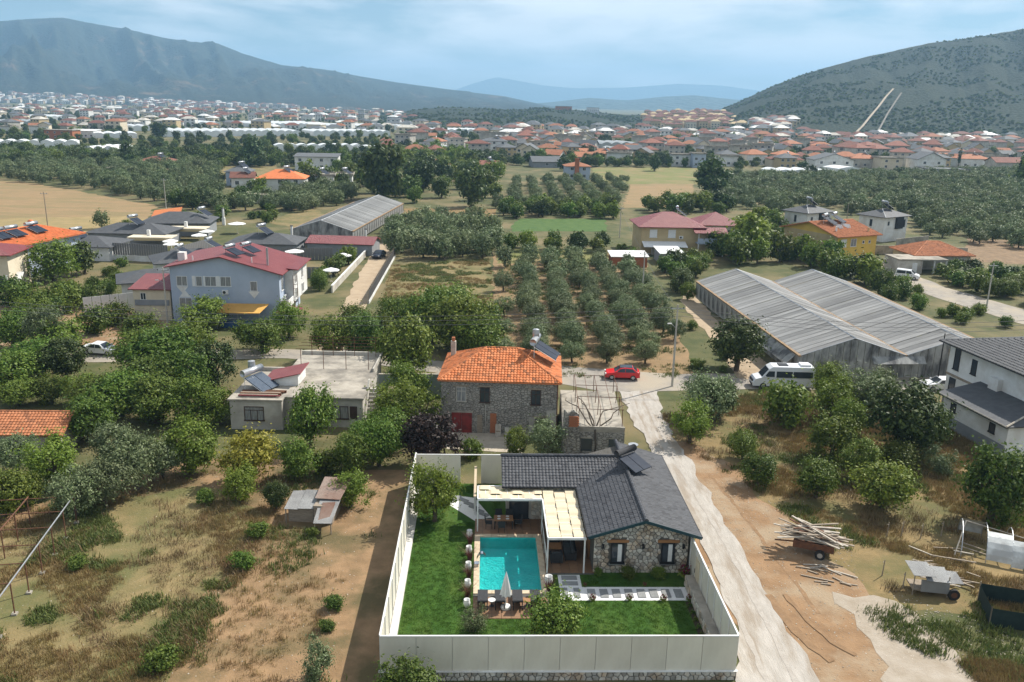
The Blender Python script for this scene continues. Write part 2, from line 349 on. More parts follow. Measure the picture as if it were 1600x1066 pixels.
def scar(name, hill, pts, w, m):
    """bare strip cut down a hillside, following its slope"""
    vs = []; us, cxw, cz, Yf, Yc, p = HZ[hill]
    L = [hill_point(hill, px, v) for px, v in pts]
    for a in L: vs += [(a.x - w / 2, a.y, a.z + a.z * .05 + 4), (a.x + w / 2, a.y, a.z + a.z * .05 + 4)]
    return struct(MB().add(vs, [(2 * i, 2 * i + 1, 2 * i + 3, 2 * i + 2) for i in range(len(L) - 1)]).build(name, m))
# ------------------------------------------------------------------ building kit
def tilemat(name, c1, c2, dark, rough=.8):
    m = bpy.data.materials.new(name); m.use_nodes = True; N, L = m.node_tree.nodes, m.node_tree.links
    b = N['Principled BSDF']; b.inputs['Roughness'].default_value = rough; b.inputs['Specular IOR Level'].default_value = .25
    g = N.new('ShaderNodeNewGeometry'); cr = N.new('ShaderNodeValToRGB'); e = cr.color_ramp.elements
    e[0].position = 0; e[0].color = (*dark, 1); e[1].position = 1; e[1].color = (*c2, 1); x = e.new(.22); x.color = (*c1, 1)
    L.new(g.outputs['Random Per Island'], cr.inputs[0])
    tc = N.new('ShaderNodeTexCoord'); n = N.new('ShaderNodeTexNoise'); n.inputs['Scale'].default_value = .9; n.inputs['Detail'].default_value = 6; L.new(tc.outputs['Object'], n.inputs['Vector'])
    r = N.new('ShaderNodeMapRange'); r.inputs[1].default_value = .5; r.inputs[2].default_value = .75; r.inputs[4].default_value = .65; L.new(n.outputs['Fac'], r.inputs[0])
    mx = N.new('ShaderNodeMix'); mx.data_type = 'RGBA'; L.new(r.outputs[0], mx.inputs[0]); L.new(cr.outputs[0], mx.inputs[6]); mx.inputs[7].default_value = (*dark, 1)
    L.new(mx.outputs[2], b.inputs['Base Color']); MATS[name] = m; return m
def ribmat(name, c1, c2, freq, axis=0, rough=.5, metal=.0, depth=.04):
    """profiled sheet: ribs by bump"""
    m = bpy.data.materials.new(name); m.use_nodes = True; N, L = m.node_tree.nodes, m.node_tree.links
    b = N['Principled BSDF']; b.inputs['Roughness'].default_value = rough; b.inputs['Metallic'].default_value = metal
    tc = N.new('ShaderNodeTexCoord'); w = N.new('ShaderNodeTexWave'); w.bands_direction = 'XYZ'[axis]; w.inputs['Scale'].default_value = freq; L.new(tc.outputs['Object'], w.inputs['Vector'])
    n = N.new('ShaderNodeTexNoise'); n.inputs['Scale'].default_value = .6; n.inputs['Detail'].default_value = 8; L.new(tc.outputs['Object'], n.inputs['Vector'])
    r = N.new('ShaderNodeMapRange'); r.inputs[1].default_value = .35; r.inputs[2].default_value = .65; L.new(n.outputs['Fac'], r.inputs[0])
    x = N.new('ShaderNodeMix'); x.data_type = 'RGBA'; L.new(r.outputs[0], x.inputs[0]); x.inputs[6].default_value = (*c1, 1); x.inputs[7].default_value = (*c2, 1); L.new(x.outputs[2], b.inputs['Base Color'])
    bp = N.new('ShaderNodeBump'); bp.inputs['Strength'].default_value = .8; bp.inputs['Distance'].default_value = depth; L.new(w.outputs['Fac'], bp.inputs['Height']); L.new(bp.outputs[0], b.inputs['Normal'])
    MATS[name] = m; return m
t_orange = tilemat('orange_tile', (.52, .155, .05), (.60, .22, .09), (.2, .085, .04))
t_fresh = tilemat('fresh_orange_tile', (.58, .16, .055), (.62, .2, .075), (.42, .12, .045))
t_char = tilemat('charcoal_tile', (.055, .057, .063), (.074, .076, .083), (.034, .035, .04), .6)
t_brown = tilemat('brown_orange_tile', (.40, .15, .065), (.47, .19, .09), (.24, .1, .05))
t_grey = mat('grey_roof', (.085, .088, .092), (.06, .062, .067), 1.5, .7, .3, 8)
m_redsheet = ribmat('red_sheet', (.21, .028, .03), (.25, .045, .042), 8, 0, .5)
m_white = mat('white_paint', (.74, .74, .72), (.64, .64, .61), 1.2, .6, c3=(.58, .56, .52), s3=.4)
m_cream = mat('cream_plaster', (.66, .58, .44), (.58, .5, .37), .8, .85, .2)
m_plast = mat('stained_plaster', (.52, .49, .43), (.43, .40, .34), .9, .9, .3, c3=(.34, .31, .27), s3=.35)
m_blue = mat('pale_blue_plaster', (.40, .46, .55), (.35, .41, .50), .5, .85, .15)
m_yel = mat('yellow_plaster', (.66, .45, .1), (.58, .39, .085), .6, .85, .15)
m_tan = mat('tan_plaster', (.50, .39, .22), (.43, .33, .18), .6, .85, .2)
m_grey = mat('grey_render', (.27, .28, .29), (.22, .23, .24), .8, .85, .2)
m_conc = mat('raw_concrete', (.40, .36, .30), (.30, .27, .22), 1.0, .95, .5, 8, c3=(.2, .18, .15), s3=.4)
m_dark = mat('dark_metal', (.03, .03, .032), (.02, .02, .022), 3, .5, metal=.3)
m_steel = mat('galvanised', (.50, .51, .52), (.38, .39, .40), 3, .4, metal=.7)
m_rust = mat('rust', (.16, .07, .035), (.09, .045, .03), 4, .85, .3)
m_wood = mat('weathered_wood', (.36, .30, .23), (.22, .175, .13), 3, .9, .4, stretch=(1, 8, 8))
m_wood2 = mat('warm_wood', (.33, .165, .07), (.25, .12, .05), 4, .6, .2, stretch=(1, 6, 6))
m_whwood = mat('pale_timber', (.48, .43, .36), (.33, .29, .235), 3, .85, .3)
m_glass = mat('window_glass', (.035, .042, .05), (.05, .058, .068), 1, .08, spec=.6)
m_curt = mat('curtained_glass', (.30, .30, .29), (.16, .165, .17), 2.5, .2, spec=.5, stretch=(6, 6, .5))
m_solar = mat('solar_glass', (.02, .028, .045), (.03, .038, .055), 2, .6, spec=.1)
m_solar2 = mat('solar_tubes', (.05, .07, .1), (.08, .1, .13), 8, .2, spec=.6)
m_shut = mat('white_shutter', (.70, .70, .68), (.62, .62, .60), 3, .7)
m_brick = mat('hollow_brick', (.40, .15, .07), (.32, .12, .06), 4, .9, .4)
m_black = mat('black_rubber', (.018, .018, .018), (.025, .025, .025), 5, .8)
_wm = {}
def window(parent, face, W_, D_, u, z, w, h, fm, pm, style='v', proud=.05):
    """window (frame) > pane, set on a face of a wall block of W_ x D_"""
    key = (round(w, 2), round(h, 2), fm.name, pm.name, style)
    if key not in _wm:
        f = MB(); b = .07
        f.box(-w / 2, -proud, 0, -w / 2 + b, .02, h).box(w / 2 - b, -proud, 0, w / 2, .02, h).box(-w / 2 + b, -proud, h - b, w / 2 - b, .02, h).box(-w / 2 - .06, -proud - .05, -.06, w / 2 + .06, .02, b * .6)
        if style in 'vc': f.box(-.03, -proud + .005, b * .6, .03, .02, h - b)
        if style == 'c': f.box(-w / 2 + b, -proud + .008, h * .68, w / 2 - b, .02, h * .68 + .06)
        if style == '3':
            for q in (-w / 6, w / 6): f.box(q - .03, -proud + .005, b * .6, q + .03, .02, h * .72)
            f.box(-w / 2 + b, -proud + .008, h * .72, w / 2 - b, .02, h * .72 + .06)
        g = MB().box(-w / 2 + .02, -.018, .03, w / 2 - .02, .015, h - .02)
        _wm[key] = (f.mesh('window', fm), g.mesh('pane', pm))
    a, c = _wm[key]
    loc, rz = {'S': ((u, 0, z), 0), 'E': ((W_, u, z), math.pi / 2), 'W': ((0, D_ - u, z), -math.pi / 2), 'N': ((W_ - u, D_, z), math.pi)}[face]
    o = ob('window', a, parent, loc, rz); ob('pane', c, o); return o
_hm = {}
def heater(parent, loc, rz, tilt=.45, big=1.0, tank=None, panel=None, n=2):
    """solar_water_heater (stand) > tank, collector_panel; the panel slopes down along +x"""
    tank = tank or m_steel; panel = panel or m_solar
    key = (tilt, tank.name, panel.name, n, big)
    if key not in _hm:
        L = 2.0; dx, dz = L * math.cos(tilt), L * math.sin(tilt); s = MB()
        for y in (-n * .5, n * .5):
            s.tube([(0, y, 0), (0, y, dz + .35)], .025, 4).tube([(0, y, dz + .1), (dx, y, .1)], .025, 4).tube([(dx, y, 0), (dx, y, .1)], .025, 4)
        s.tube([(-.12, -n * .5, dz + .1), (-.12, n * .5, dz + .1)], .02, 4)
        t = MB().tube([(-.1, -.55 * n, dz + .5), (-.1, .55 * n, dz + .5)], .27, 12)
        ps = []
        for k in range(n):
            y0 = -n * .5 + k + .03; y1 = y0 + .94
            ps.append(MB().slab([(0.05, y0, dz + .16), (0.05, y1, dz + .16), (dx, y1, .18), (dx, y0, .18)], .08).mesh('collector_panel', panel))
        _hm[key] = (s.mesh('stand', m_shut if big > 1 else m_dark), t.mesh('tank', tank, True), ps)
    a, t, ps = _hm[key]
    o = ob('solar_water_heater', a, parent, loc, rz, big); ob('tank', t, o)
    for p in ps: ob('collector_panel', p, o)
    return o
def aircon(parent, loc, rz):
    if 'ac' not in _hm: _hm['ac'] = (MB().box(-.42, -.3, 0, .42, 0, .6).mesh('air_conditioner', m_white), MB().tube([(-.1, -.31, .3), (-.1, -.3, .3)], .22, 12).mesh('fan', m_dark))
    o = ob('air_conditioner', _hm['ac'][0], parent, loc, rz); ob('fan', _hm['ac'][1], o)
def tiles(mb, a, b, c, d, course=.34, tw=.3, lift=.05, rise=.045):
    """roof tiles as separate pieces over the slope with eave a-b and ridge d-c"""
    a, b, c, d = map(Vector, (a, b, c, d)); e = (b - a).normalized(); nrm = e.cross(d - a).normalized()
    if nrm.z < 0: nrm = -nrm
    up = nrm.cross(e); 
    if up.z < 0: up = -up
    Ls = (d - a).dot(up); n = max(1, round(Ls / course)); ch = Ls / n; 
    la, lb = 0, (b - a).dot(e); ld, lc = (d - a).dot(e), (c - a).dot(e)
    prof = [(0, 0), (.2, rise), (.55, rise), (.75, 0), (.99, 0)]
    for i in range(n):
        t = (i + .5) / n; x0 = la + (ld - la) * t; x1 = lb + (lc - lb) * t
        k0, k1 = math.floor(x0 / tw), math.ceil(x1 / tw)
        for k in range(k0, k1):
            xs, xe = max(k * tw, x0), min((k + 1) * tw, x1)
            if xe - xs < .06: continue
            w = xe - xs; jl = lift + random.uniform(-.008, .012); vs = []
            for q, hh in prof: vs.append(a + e * (xs + q * w) + up * (i * ch - .02) + nrm * (hh + jl))
            for q, hh in prof: vs.append(a + e * (xs + q * w) + up * ((i + 1) * ch + .03) + nrm * (hh + .006))
            vs += [a + e * (xs + q * w) + up * (i * ch - .02) + nrm * (-.01) for q in (0, .99)]
            mb.add(vs, [(j, j + 1, j + 6, j + 5) for j in range(4)] + [(10, 11, 4, 3, 2, 1, 0)])
def caps(mb, p, q, r=.11, n=None):
    """ridge or hip cap tiles from p to q"""
    p, q = Vector(p), Vector(q); L = (q - p).length; k = max(1, int(L / .4)); t = (q - p) / k
    s = t.cross(Vector((0, 0, 1))).normalized(); u = s.cross(t).normalized()
    for i in range(k):
        a = p + t * i; b = p + t * (i + 1.12); vs = []
        for pt, rr in ((a, r * 1.12), (b, r)): vs += [pt - s * rr * 1.2 - u * .02, pt - s * rr * .7 + u * rr * .75, pt + u * rr, pt + s * rr * .7 + u * rr * .75, pt + s * rr * 1.2 - u * .02]
        mb.add(vs, [(j, j + 1, j + 6, j + 5) for j in range(4)] + [(0, 1, 2, 3, 4)])
def hip(w, d, h, rise, o):
    """corner and ridge points of a hip roof over a w x d block"""
    x0, y0, x1, y1 = -o, -o, w + o, d + o; m = min(x1 - x0, y1 - y0) / 2
    if (x1 - x0) >= (y1 - y0): r = [(x0 + m, (y0 + y1) / 2, h + rise), (x1 - m, (y0 + y1) / 2, h + rise)]
    else: r = [((x0 + x1) / 2, y0 + m, h + rise), ((x0 + x1) / 2, y1 - m, h + rise)]
    return [(x0, y0, h), (x1, y0, h), (x1, y1, h), (x0, y1, h)], r
KEEP = []
def house(name, A, ang, w, d, h, roof, rise, over, mw, mr, label, cat='house', group=None, wins=(), fm=None, pm=None, tiled=False, base=None, keep=True):
    """wall block at front-left corner A; x along the front, y to the back. roof: hip, gx, gy, flat, shed"""
    o = thing(name, (A[0], A[1], A[2] if len(A) > 2 else 0), ang, label, cat, group)
    c, s = math.cos(ang), math.sin(ang)
    if keep: KEEP.append((A[0] + c * w / 2 - s * d / 2, A[1] + s * w / 2 + c * d / 2, math.hypot(w, d) / 2 * .95))
    wall = MB()
    if roof == 'gx': wall.ext([(0, 0), (d, 0), (d, h), (d / 2, h + rise * .93), (0, h)], 'x', 0, w)
    elif roof == 'gy': wall.ext([(0, 0), (w, 0), (w, h), (w / 2, h + rise * .93), (0, h)], 'y', 0, d)
    else: wall.box(0, 0, 0, w, d, h)
    wall.build('wall', mw, o)
    if base: MB().box(-.03, -.03, 0, w + .03, d + .03, base[0]).build('plinth', base[1], o)
    R = MB(); T = MB(); t = .14; z = h + .02
    if roof == 'hip':
        q, r = hip(w, d, z, rise, over)
        if r[0][1] == r[1][1]: fs = [(q[0], q[1], r[1], r[0]), (q[2], q[3], r[0], r[1]), (q[1], q[2], r[1]), (q[3], q[0], r[0])]
        else: fs = [(q[0], q[1], r[0]), (q[2], q[3], r[1]), (q[1], q[2], r[1], r[0]), (q[3], q[0], r[0], r[1])]
        vs = q + r; vi = {v: i for i, v in enumerate(vs)}
        R.add(vs + [(x, y, zz - t) for x, y, zz in q], [tuple(vi[v] for v in f) for f in fs] + [(i, 6 + i, 6 + (i + 1) % 4, (i + 1) % 4) for i in range(4)] + [(9, 8, 7, 6)])
        if tiled:
            for f in fs: tiles(T, f[0], f[1], f[2], f[3] if len(f) > 3 else f[2])
            caps(T, r[0], r[1])
            for p in q: caps(T, p, min(r, key=lambda g: (Vector(g) - Vector(p)).length))
    elif roof in ('gx', 'gy'):
        if roof == 'gx': P = [(-over, -over, z - over * rise * 2 / d), (w + over, -over, z - over * rise * 2 / d), (w + over, d / 2, z + rise), (-over, d / 2, z + rise), (w + over, d + over, z - over * rise * 2 / d), (-over, d + over, z - over * rise * 2 / d)]
        else: P = [(-over, d + over, z - over * rise * 2 / w), (-over, -over, z - over * rise * 2 / w), (w / 2, -over, z + rise), (w / 2, d + over, z + rise), (w + over, -over, z - over * rise * 2 / w), (w + over, d + over, z - over * rise * 2 / w)]
        f1, f2 = (P[0], P[1], P[2], P[3]), (P[4], P[5], P[3], P[2])
        R.slab(f1, t).slab(f2, t)
        if tiled: tiles(T, *f1); tiles(T, *f2); caps(T, P[3], P[2])
    elif roof == 'shed': R.slab([(-over, -over, z), (w + over, -over, z), (w + over, d + over, z + rise), (-over, d + over, z + rise)], t)
    else:
        R.box(-over, -over, h, w + over, d + over, h + .18)
        if rise > .05:
            for b in ((-over, -over, w + over, -over + .16), (-over, d + over - .16, w + over, d + over), (-over, -over + .16, -over + .16, d + over - .16), (w + over - .16, -over + .16, w + over, d + over - .16)): R.box(b[0], b[1], h + .18, b[2], b[3], h + .18 + rise)
    ro = R.build('roof', mr, o)
    if tiled: to = T.build('roof_tiles', mr, ro); to['kind'] = 'stuff'
    for k in wins:
        f, u, zz, ww, hh = k[:5]; st = k[5] if len(k) > 5 else 'v'
        window(o, f, w, d, u, zz, ww, hh, (k[6] if len(k) > 6 else fm) or m_shut, (k[7] if len(k) > 7 else pm) or m_glass, st)
    o['roof_part'] = 0; del o['roof_part']
    return o
def P3(A, ang, x, y, z=0):
    c, s = math.cos(ang), math.sin(ang); return Vector((A[0] + c * x - s * y, A[1] + s * x + c * y, z))
# ------------------------------------------------------------------ neighbouring buildings
def part(name, mb, m, parent, **k): return mb.build(name, m, parent, **k)
# -- three-storey blue apartment house
A, an = (-48.2, 118.2), rad(1.5)
o = thing('apartment_house', (*A, 0), an, 'pale blue three-storey apartment house with red sheet gable roof beside the dirt lane', 'house')
KEEP.append((-41, 125, 10))
w, d = 15.2, 12.5
part('wall', MB().ext([(0, 0), (w, 0), (w, 7.2), (7.2, 9.3), (0, 7.9)], 'y', 0, d), m_blue, o)
MB().box(w - .1, 3.2, 2.4, w + 1.3, d - .4, 7.0).build('bay', m_white, o)
R = MB(); over = .7
ridge = [(7.2, -over, 9.55), (7.2, d + over, 9.55)]
R.slab([(-over, d + over, 7.95), (-over, -over, 7.95), ridge[0], ridge[1]], .14).slab([(w + over, -over, 7.1), (w + over, d + over, 7.1), ridge[1], ridge[0]], .14)
ro = R.build('roof', m_redsheet, o)
MB().slab([(w + .4, 3.0, 7.35), (w + 2.0, 3.0, 7.15), (w + 2.0, d, 7.15), (w + .4, d, 7.35)], .12).build('dormer_roof', m_redsheet, ro)
MB().tube([(3.0, 1.0, 8.2), (3.0, 1.0, 9.3)], .09, 6).build('vent_pipe', m_white, ro); MB().tube([(11.2, 1.2, 7.9), (11.2, 1.2, 9.2)], .08, 6).build('vent_pipe', m_white, ro)
MB().box(13.0, 2.2, 7.5, 13.25, 2.45, 10.4).build('flue', m_steel, ro)
MB().box(.2, 3, 7.9, 1.2, 4, 9.4).build('chimney', m_white, ro)
for u, z, ww, hh, st in ((1.6, 5.2, 1.5, 1.4, 'v'), (4.0, 5.2, .9, 1.4, 'n'), (5.6, 5.2, 1.6, 1.4, 'v'), (7.7, 5.2, 1.5, 1.4, 'v'), (11.6, 4.6, 1.0, 1.4, 'n'), (1.9, 2.0, 1.8, 1.5, 'v'), (5.4, 2.0, 3.2, 1.5, 'v'), (3.0, .2, 1.2, 1.2, 'v')):
    wdw = window(o, 'S', w, d, u, z, ww, hh, m_shut, m_curt, st)
for u, ww in ((3.25, .45), (6.65, .5), (4.72, .3)): MB().box(u - ww / 2, -.035, 5.15, u + ww / 2, .01, 6.65).build('shutter_panel', m_shut, o)
for u, z, s in ((1.6, 5.1, -1), (1.9, 3.6, 1), (11.6, 4.5, -1)):
    MB().ext([(u - .8, z), (u + .8, z), (u, z + s * 1.0)], 'y', -.03, .01).build('painted_diamond', m_white, o)
for y, z, ww, hh in ((4.6, 4.9, 1.7, 1.5), (8.8, 4.9, 1.3, 1.5), (4.6, 2.7, 1.7, 1.5), (8.8, 2.7, 1.5, 1.4)):
    wdw = window(o, 'E', w + 1.3, d, y, z, ww, hh, m_shut, m_curt, 'v')
window(o, 'E', w, d, 1.6, 4.4, 1.1, 2.2, m_shut, m_curt, 'n'); window(o, 'E', w, d, 1.6, 1.4, 1.1, 2.0, m_shut, m_curt, 'n'); window(o, 'E', w, d, 8, .2, 2.6, 2.0, m_shut, m_glass, 'v')
aircon(o, (7.6, -.02, 4.1), 0); aircon(o, (w + .02, 2.4, 3.0), math.pi / 2)
heater(o, (7.9, 2.4, 9.35), rad(-20), .38); heater(o, (9.2, 6.0, 9.1), rad(-20), .38)
part('balcony', MB().box(w, 0, 2.2, w + 1.2, 3.2, 2.4).box(w + 1.1, 0, 2.4, w + 1.2, 3.2, 3.3).box(w, 0, 2.4, w + 1.1, .1, 3.3), m_white, o)
part('porch_roof', MB().slab([(w - .2, -2, 1.9), (w + 2.6, -2, 1.7), (w + 2.6, 2.4, 1.7), (w - .2, 2.4, 2.2)], .1), m_redsheet, o)
aw = thing('awning', P3(A, an, 7.2, -3.8), an, 'orange canvas awning in front of the blue apartment house', 'awning')
part('canopy', MB().slab([(0, 0, 2.3), (6.0, 0, 2.3), (6.6, 3.2, 2.9), (.4, 3.2, 2.9)], .05), mat('orange_canvas', (.62, .34, .085), (.54, .29, .07), 1, .8), aw)
for x in (.1, 3, 5.9): MB().tube([(x, .1, 0), (x, .1, 2.3)], .04, 5).build('post', m_steel, aw)
MB().box(.4, .6, 0, 6, .7, 1.0).build('skirt', mat('blue_tarp', (.03, .08, .2), (.04, .1, .25), 2, .6), aw)
# red-roofed side building left of it
o = house('side_house', (*P3(A, an, -5.6, .5)[:2],), an, 5.2, 6, 4.6, 'shed', .9, .5, m_cream, m_redsheet, 'cream outbuilding on posts with sloping red roof left of the blue apartment house', wins=(('S', 1.4, 3.0, .8, 1.0),))
MB().box(.2, -.15, 2.2, 5, -.05, 3.0).build('railing', m_grey, o)
o = thing('truss_mast', (*P3(A, an, 18.0, -3.5)[:2], 0), an, 'tall dark lattice mast at the corner of the blue apartment house', 'mast')
for x in (0, .55): MB().tube([(x, 0, 0), (x, 0, 7.6)], .04, 4).build('rail', m_rust, o)
for k in range(12): MB().tube([(0, 0, .4 + k * .6), (.55, 0, .4 + k * .6)], .025, 4).build('rung', m_rust, o)

# -- long house with bright orange roof, far left
A = (-85.3, 139.5); an = math.atan2(19.5, 4.2)
o = house('rowhouse', A, an, 20, 9.5, 5.9, 'hip', 2.0, .8, m_blue, t_fresh, 'pale blue row house with bright orange tiled roof and many solar heaters at left edge', wins=[('S', u, 3.3, 1.3, 1.4) for u in (2.5, 6.2, 10, 13.5, 17)] + [('E', 3, 3.2, 1.3, 1.4)], pm=m_curt, tiled=True)
for u in (4.4, 8.2, 11.8, 15.2): MB().box(u - .6, -.04, 2.6, u + .6, .01, 5.7).build('white_panel', m_white, o)
for i, u in enumerate((1.6, 4.6, 7.8, 12.6)): heater(o, (u, 3.6, 7.0), rad(-92), .36, 1.25, n=2)
MB().lathe([(.3, 0), (.5, .2), (.5, .9), (.3, 1.1)], 10, (13.6, 4.6, 7.9)).build('water_tank', mat('orange_tank', (.55, .16, .05), None, 2, .5), o)
# -- cream house at left edge
A = (-80.2, 134.5); an = math.atan2(4.5, 15) + rad(0)
o = house('stilt_house', (A[0] - 13, A[1] - 2.2), rad(8), 13, 8, 6.2, 'hip', 1.4, .8, m_cream, m_redsheet, 'cream two-storey house with dark red roof and open pillared ground floor at left edge', wins=(('S', 10.6, 4.0, 1.7, 1.5), ('S', 6, 4.0, 1.7, 1.5)), pm=m_curt)
MB().box(2, -.08, .2, 12.7, -.02, 2.7).build('porch_shade', m_glass, o)  # dark panel on the solid wall, painted shade of the open ground floor
for x in (3, 6, 9, 12.6): MB().box(x - .12, -.3, 0, x + .12, -.09, 2.9).build('pillar', m_white, o)
MB().slab([(13.2, -2, 0), (14.2, -2, 0), (14.2, 2.4, 3), (13.2, 2.4, 3)], .2).build('stair', m_white, o)

# -- dark-roofed villas with solar heaters
def villa(A, an, w, d, h, rise, lab, hx, mw=None, wins=()):
    o = house('grey_villa', A, an, w, d, h, 'hip', rise, .7, mw or m_grey, t_grey, lab, 'house', 'grey-roofed villas', wins=wins, pm=m_curt)
    for x, y, z, r in hx: heater(o, (x, y, z), r, .5, 1.2)
    return o
villa((-84.6, 194), rad(8), 14.5, 10, 3.0, 2.0, 'grey-roofed villa farthest from the road, beside the white chimney', [(12.5, 4.5, 4.2, rad(-20))])
MB().slab([(-.5, 10.6, 3.1), (6, 10.6, 3.1), (6, 14, 5.0), (-.5, 14, 4.2)], .1).build('back_roof', t_orange, bpy.data.objects['grey_villa'])
villa((-90, 180), rad(0), 16, 9, 2.8, 1.6, 'middle grey-roofed villa with a solar heater on its ridge', [(8.4, 3.4, 4.3, rad(-18))])
villa((-91, 163), rad(-1), 13.3, 9, 2.8, 1.4, 'grey-roofed villa with white end wall beside the orange-roofed row house', [(5.2, 4.2, 3.8, rad(-20))], m_white)
villa((-57, 170), rad(1), 13, 8.5, 2.8, 1.6, 'grey-roofed villa behind the blue apartment house ridge', [(5.8, 3.6, 4.3, rad(-20))])
villa((-62, 147), rad(28), 12, 8, 2.8, 1.6, 'grey-roofed villa just left of the red apartment roof', [(9.5, 4, 4.3, rad(-30)), (4.2, 2.2, 3.6, rad(-30))], m_white)
villa((-60, 128.5), rad(25), 9, 7, 3.2, 1.3, 'low grey-roofed villa half hidden by the cream outbuilding', [], m_white)
def board_fence(name, p, q, h, m, lab, bw=.9, base=0, bm=None, gap=.03, t=.06, cat='fence', group=None, post=None):
    """fence from p to q made of single boards or panels (each a part)"""
    p, q = Vector(p), Vector(q); L = (q - p).to_2d().length; an = math.atan2(q.y - p.y, q.x - p.x); n = max(1, round(L / bw)); b = L / n
    o = thing(name, p, an, lab, cat, group)
    if base: MB().box(0, -.1, 0, L, .1, base).build('plinth', bm or m_white, o)
    me = MB().box(gap, -t / 2, base, b - gap, t / 2, base + h).mesh('board', m)
    for k in range(n):
        ob('board', me, o, (k * b, 0, random.uniform(-.02, .02)))
    if post:
        pm_ = MB().box(-.04, -.06, 0, .04, .06, base + h + .1).mesh('post', post)
        for k in range(n + 1): ob('post', pm_, o, (k * b, 0, 0))
    return o
m_slate = mat('grey_boards', (.19, .185, .18), (.13, .13, .13), 2.2, .85, .3, stretch=(3, 3, .3))
board_fence('board_fence', (-77.6, 164.2, 0), (-66.3, 162.6, 0), 2.3, m_slate, 'tall grey board fence on white plinth before the grey villas', .5, 1.1, m_white)
board_fence('board_fence', (-66, 163, 0), (-63, 178, 0), 2.6, m_slate, 'dark board fence running back between the white parasols', .6)
board_fence('board_fence', (-58, 181, 0), (-44, 183, 0), 2.6, m_slate, 'dark board fence behind the villa by the white chimney', .7)
board_fence('board_fence', (-46, 168, 0), (-36, 169, 0), 2.4, m_slate, 'dark board fence right of the grey villa near the lane', .7)
board_fence('board_fence', (-46, 150, 0), (-34, 151, 0), 2.0, m_slate, 'grey garden fence behind the apartment house by the lane', .7)
board_fence('sheet_fence', (-62.6, 121.5, 0), (-56.8, 126, 0), 2.4, m_shut, 'white sheet fence beside the blue tarp pile', 1.2)
m_parasol = mat('white_canvas', (.78, .77, .74), (.7, .69, .66), 2, .8)
def parasol(loc, lab, r=1.5, h=2.5):
    o = thing('parasol', loc, random.uniform(0, 1), lab, 'parasol', 'white garden parasols')
    n = 8; vs = [(0, 0, h)] + [(r * math.cos(2 * math.pi * k / n), r * math.sin(2 * math.pi * k / n), h - .45) for k in range(n)] + [(r * .98 * math.cos(2 * math.pi * k / n), r * .98 * math.sin(2 * math.pi * k / n), h - .6) for k in range(n)]
    MB().add(vs, [(0, 1 + k, 1 + (k + 1) % n) for k in range(n)] + [(1 + k, 9 + k, 9 + (k + 1) % n, 1 + (k + 1) % n) for k in range(n)]).build('canopy', m_parasol, o)
    MB().tube([(0, 0, 0), (0, 0, h)], .03, 5).build('pole', m_white, o); MB().lathe([(.3, 0), (.3, .08), (.08, .1)], 8).build('foot', m_conc, o)
for px, py, z, r, lab in ((266, 376, 2.2, 1.6, 'front white parasol of the pair behind the tall board fence'), (267, 381, 2.0, 1.6, 'lower white parasol of the pair behind the tall board fence'), (311, 367, 2.2, 1.7, 'white parasol left of the farther pair by the dark fence'), (323, 361, 2.2, 1.7, 'white parasol right of the farther pair by the dark fence'), (370, 349, 2.4, 2.1, 'large white parasol next to the white garden chimney'),
                        (515, 377, 2.4, 1.9, 'white parasol in front of the dark red shed roof'), (557, 377, 2.4, 1.8, 'white parasol at the head of the dirt lane'), (536, 398, 2.2, 1.7, 'white parasol over the low garden wall by the lane'), (517, 421, 2.2, 1.5, 'white parasol nearest the apartment house in the lane gardens'), (460, 392, 2.4, 1.9, 'white parasol just behind the red apartment roof')):
    g = G(px, py, z); parasol((g.x, g.y, 0), lab, r, z + .35)
for px, py, hh, lab in ((350, 352, 4.2, 'white garden chimney beside the large parasol'), (457, 385, 4.4, 'slim grey chimney at the right end of the grey villa'), (572, 384, 3.6, 'white gate pillar at the head of the dirt lane')):
    g = G(px, py); o = thing('garden_chimney', g, 0, lab, 'chimney')
    MB().box(-.35, -.3, 0, .35, .3, hh * .45).build('base', m_white, o); MB().box(-.2, -.2, hh * .45, .2, .2, hh).build('shaft', m_white, o); MB().box(-.28, -.28, hh, .28, .28, hh + .12).build('cap', m_dark, o)
for px, py, ww, lab in ((232, 372, 9, 'cream flat pergola between the grey villas, nearer one'), (289, 358, 8.5, 'cream flat pergola between the grey villas, farther one')):
    g = G(px, py, 2.6); o = thing('garden_pergola', (g.x - ww / 2, g.y, 0), rad(3), lab, 'pergola')
    MB().box(0, 0, 2.5, ww, 4, 2.68).build('roof', m_cream, o); MB().box(0, -.05, 2.0, ww, 0, 2.5).build('fascia', m_tan, o)
    for x in (.2, ww - .2): MB().box(x - .1, .1, 0, x + .1, .3, 2.5).build('post', m_white, o)
    MB().box(3.4, 2, 2.68, 4.0, 2.6, 3.9).build('chimney', m_white, o)
house('lane_shed', (-42.5, 175), rad(-4), 13.5, 7, 2.5, 'gx', 1.0, .4, m_grey, m_redsheet, 'low shed with dark red roof beside the long grey greenhouse', 'shed')
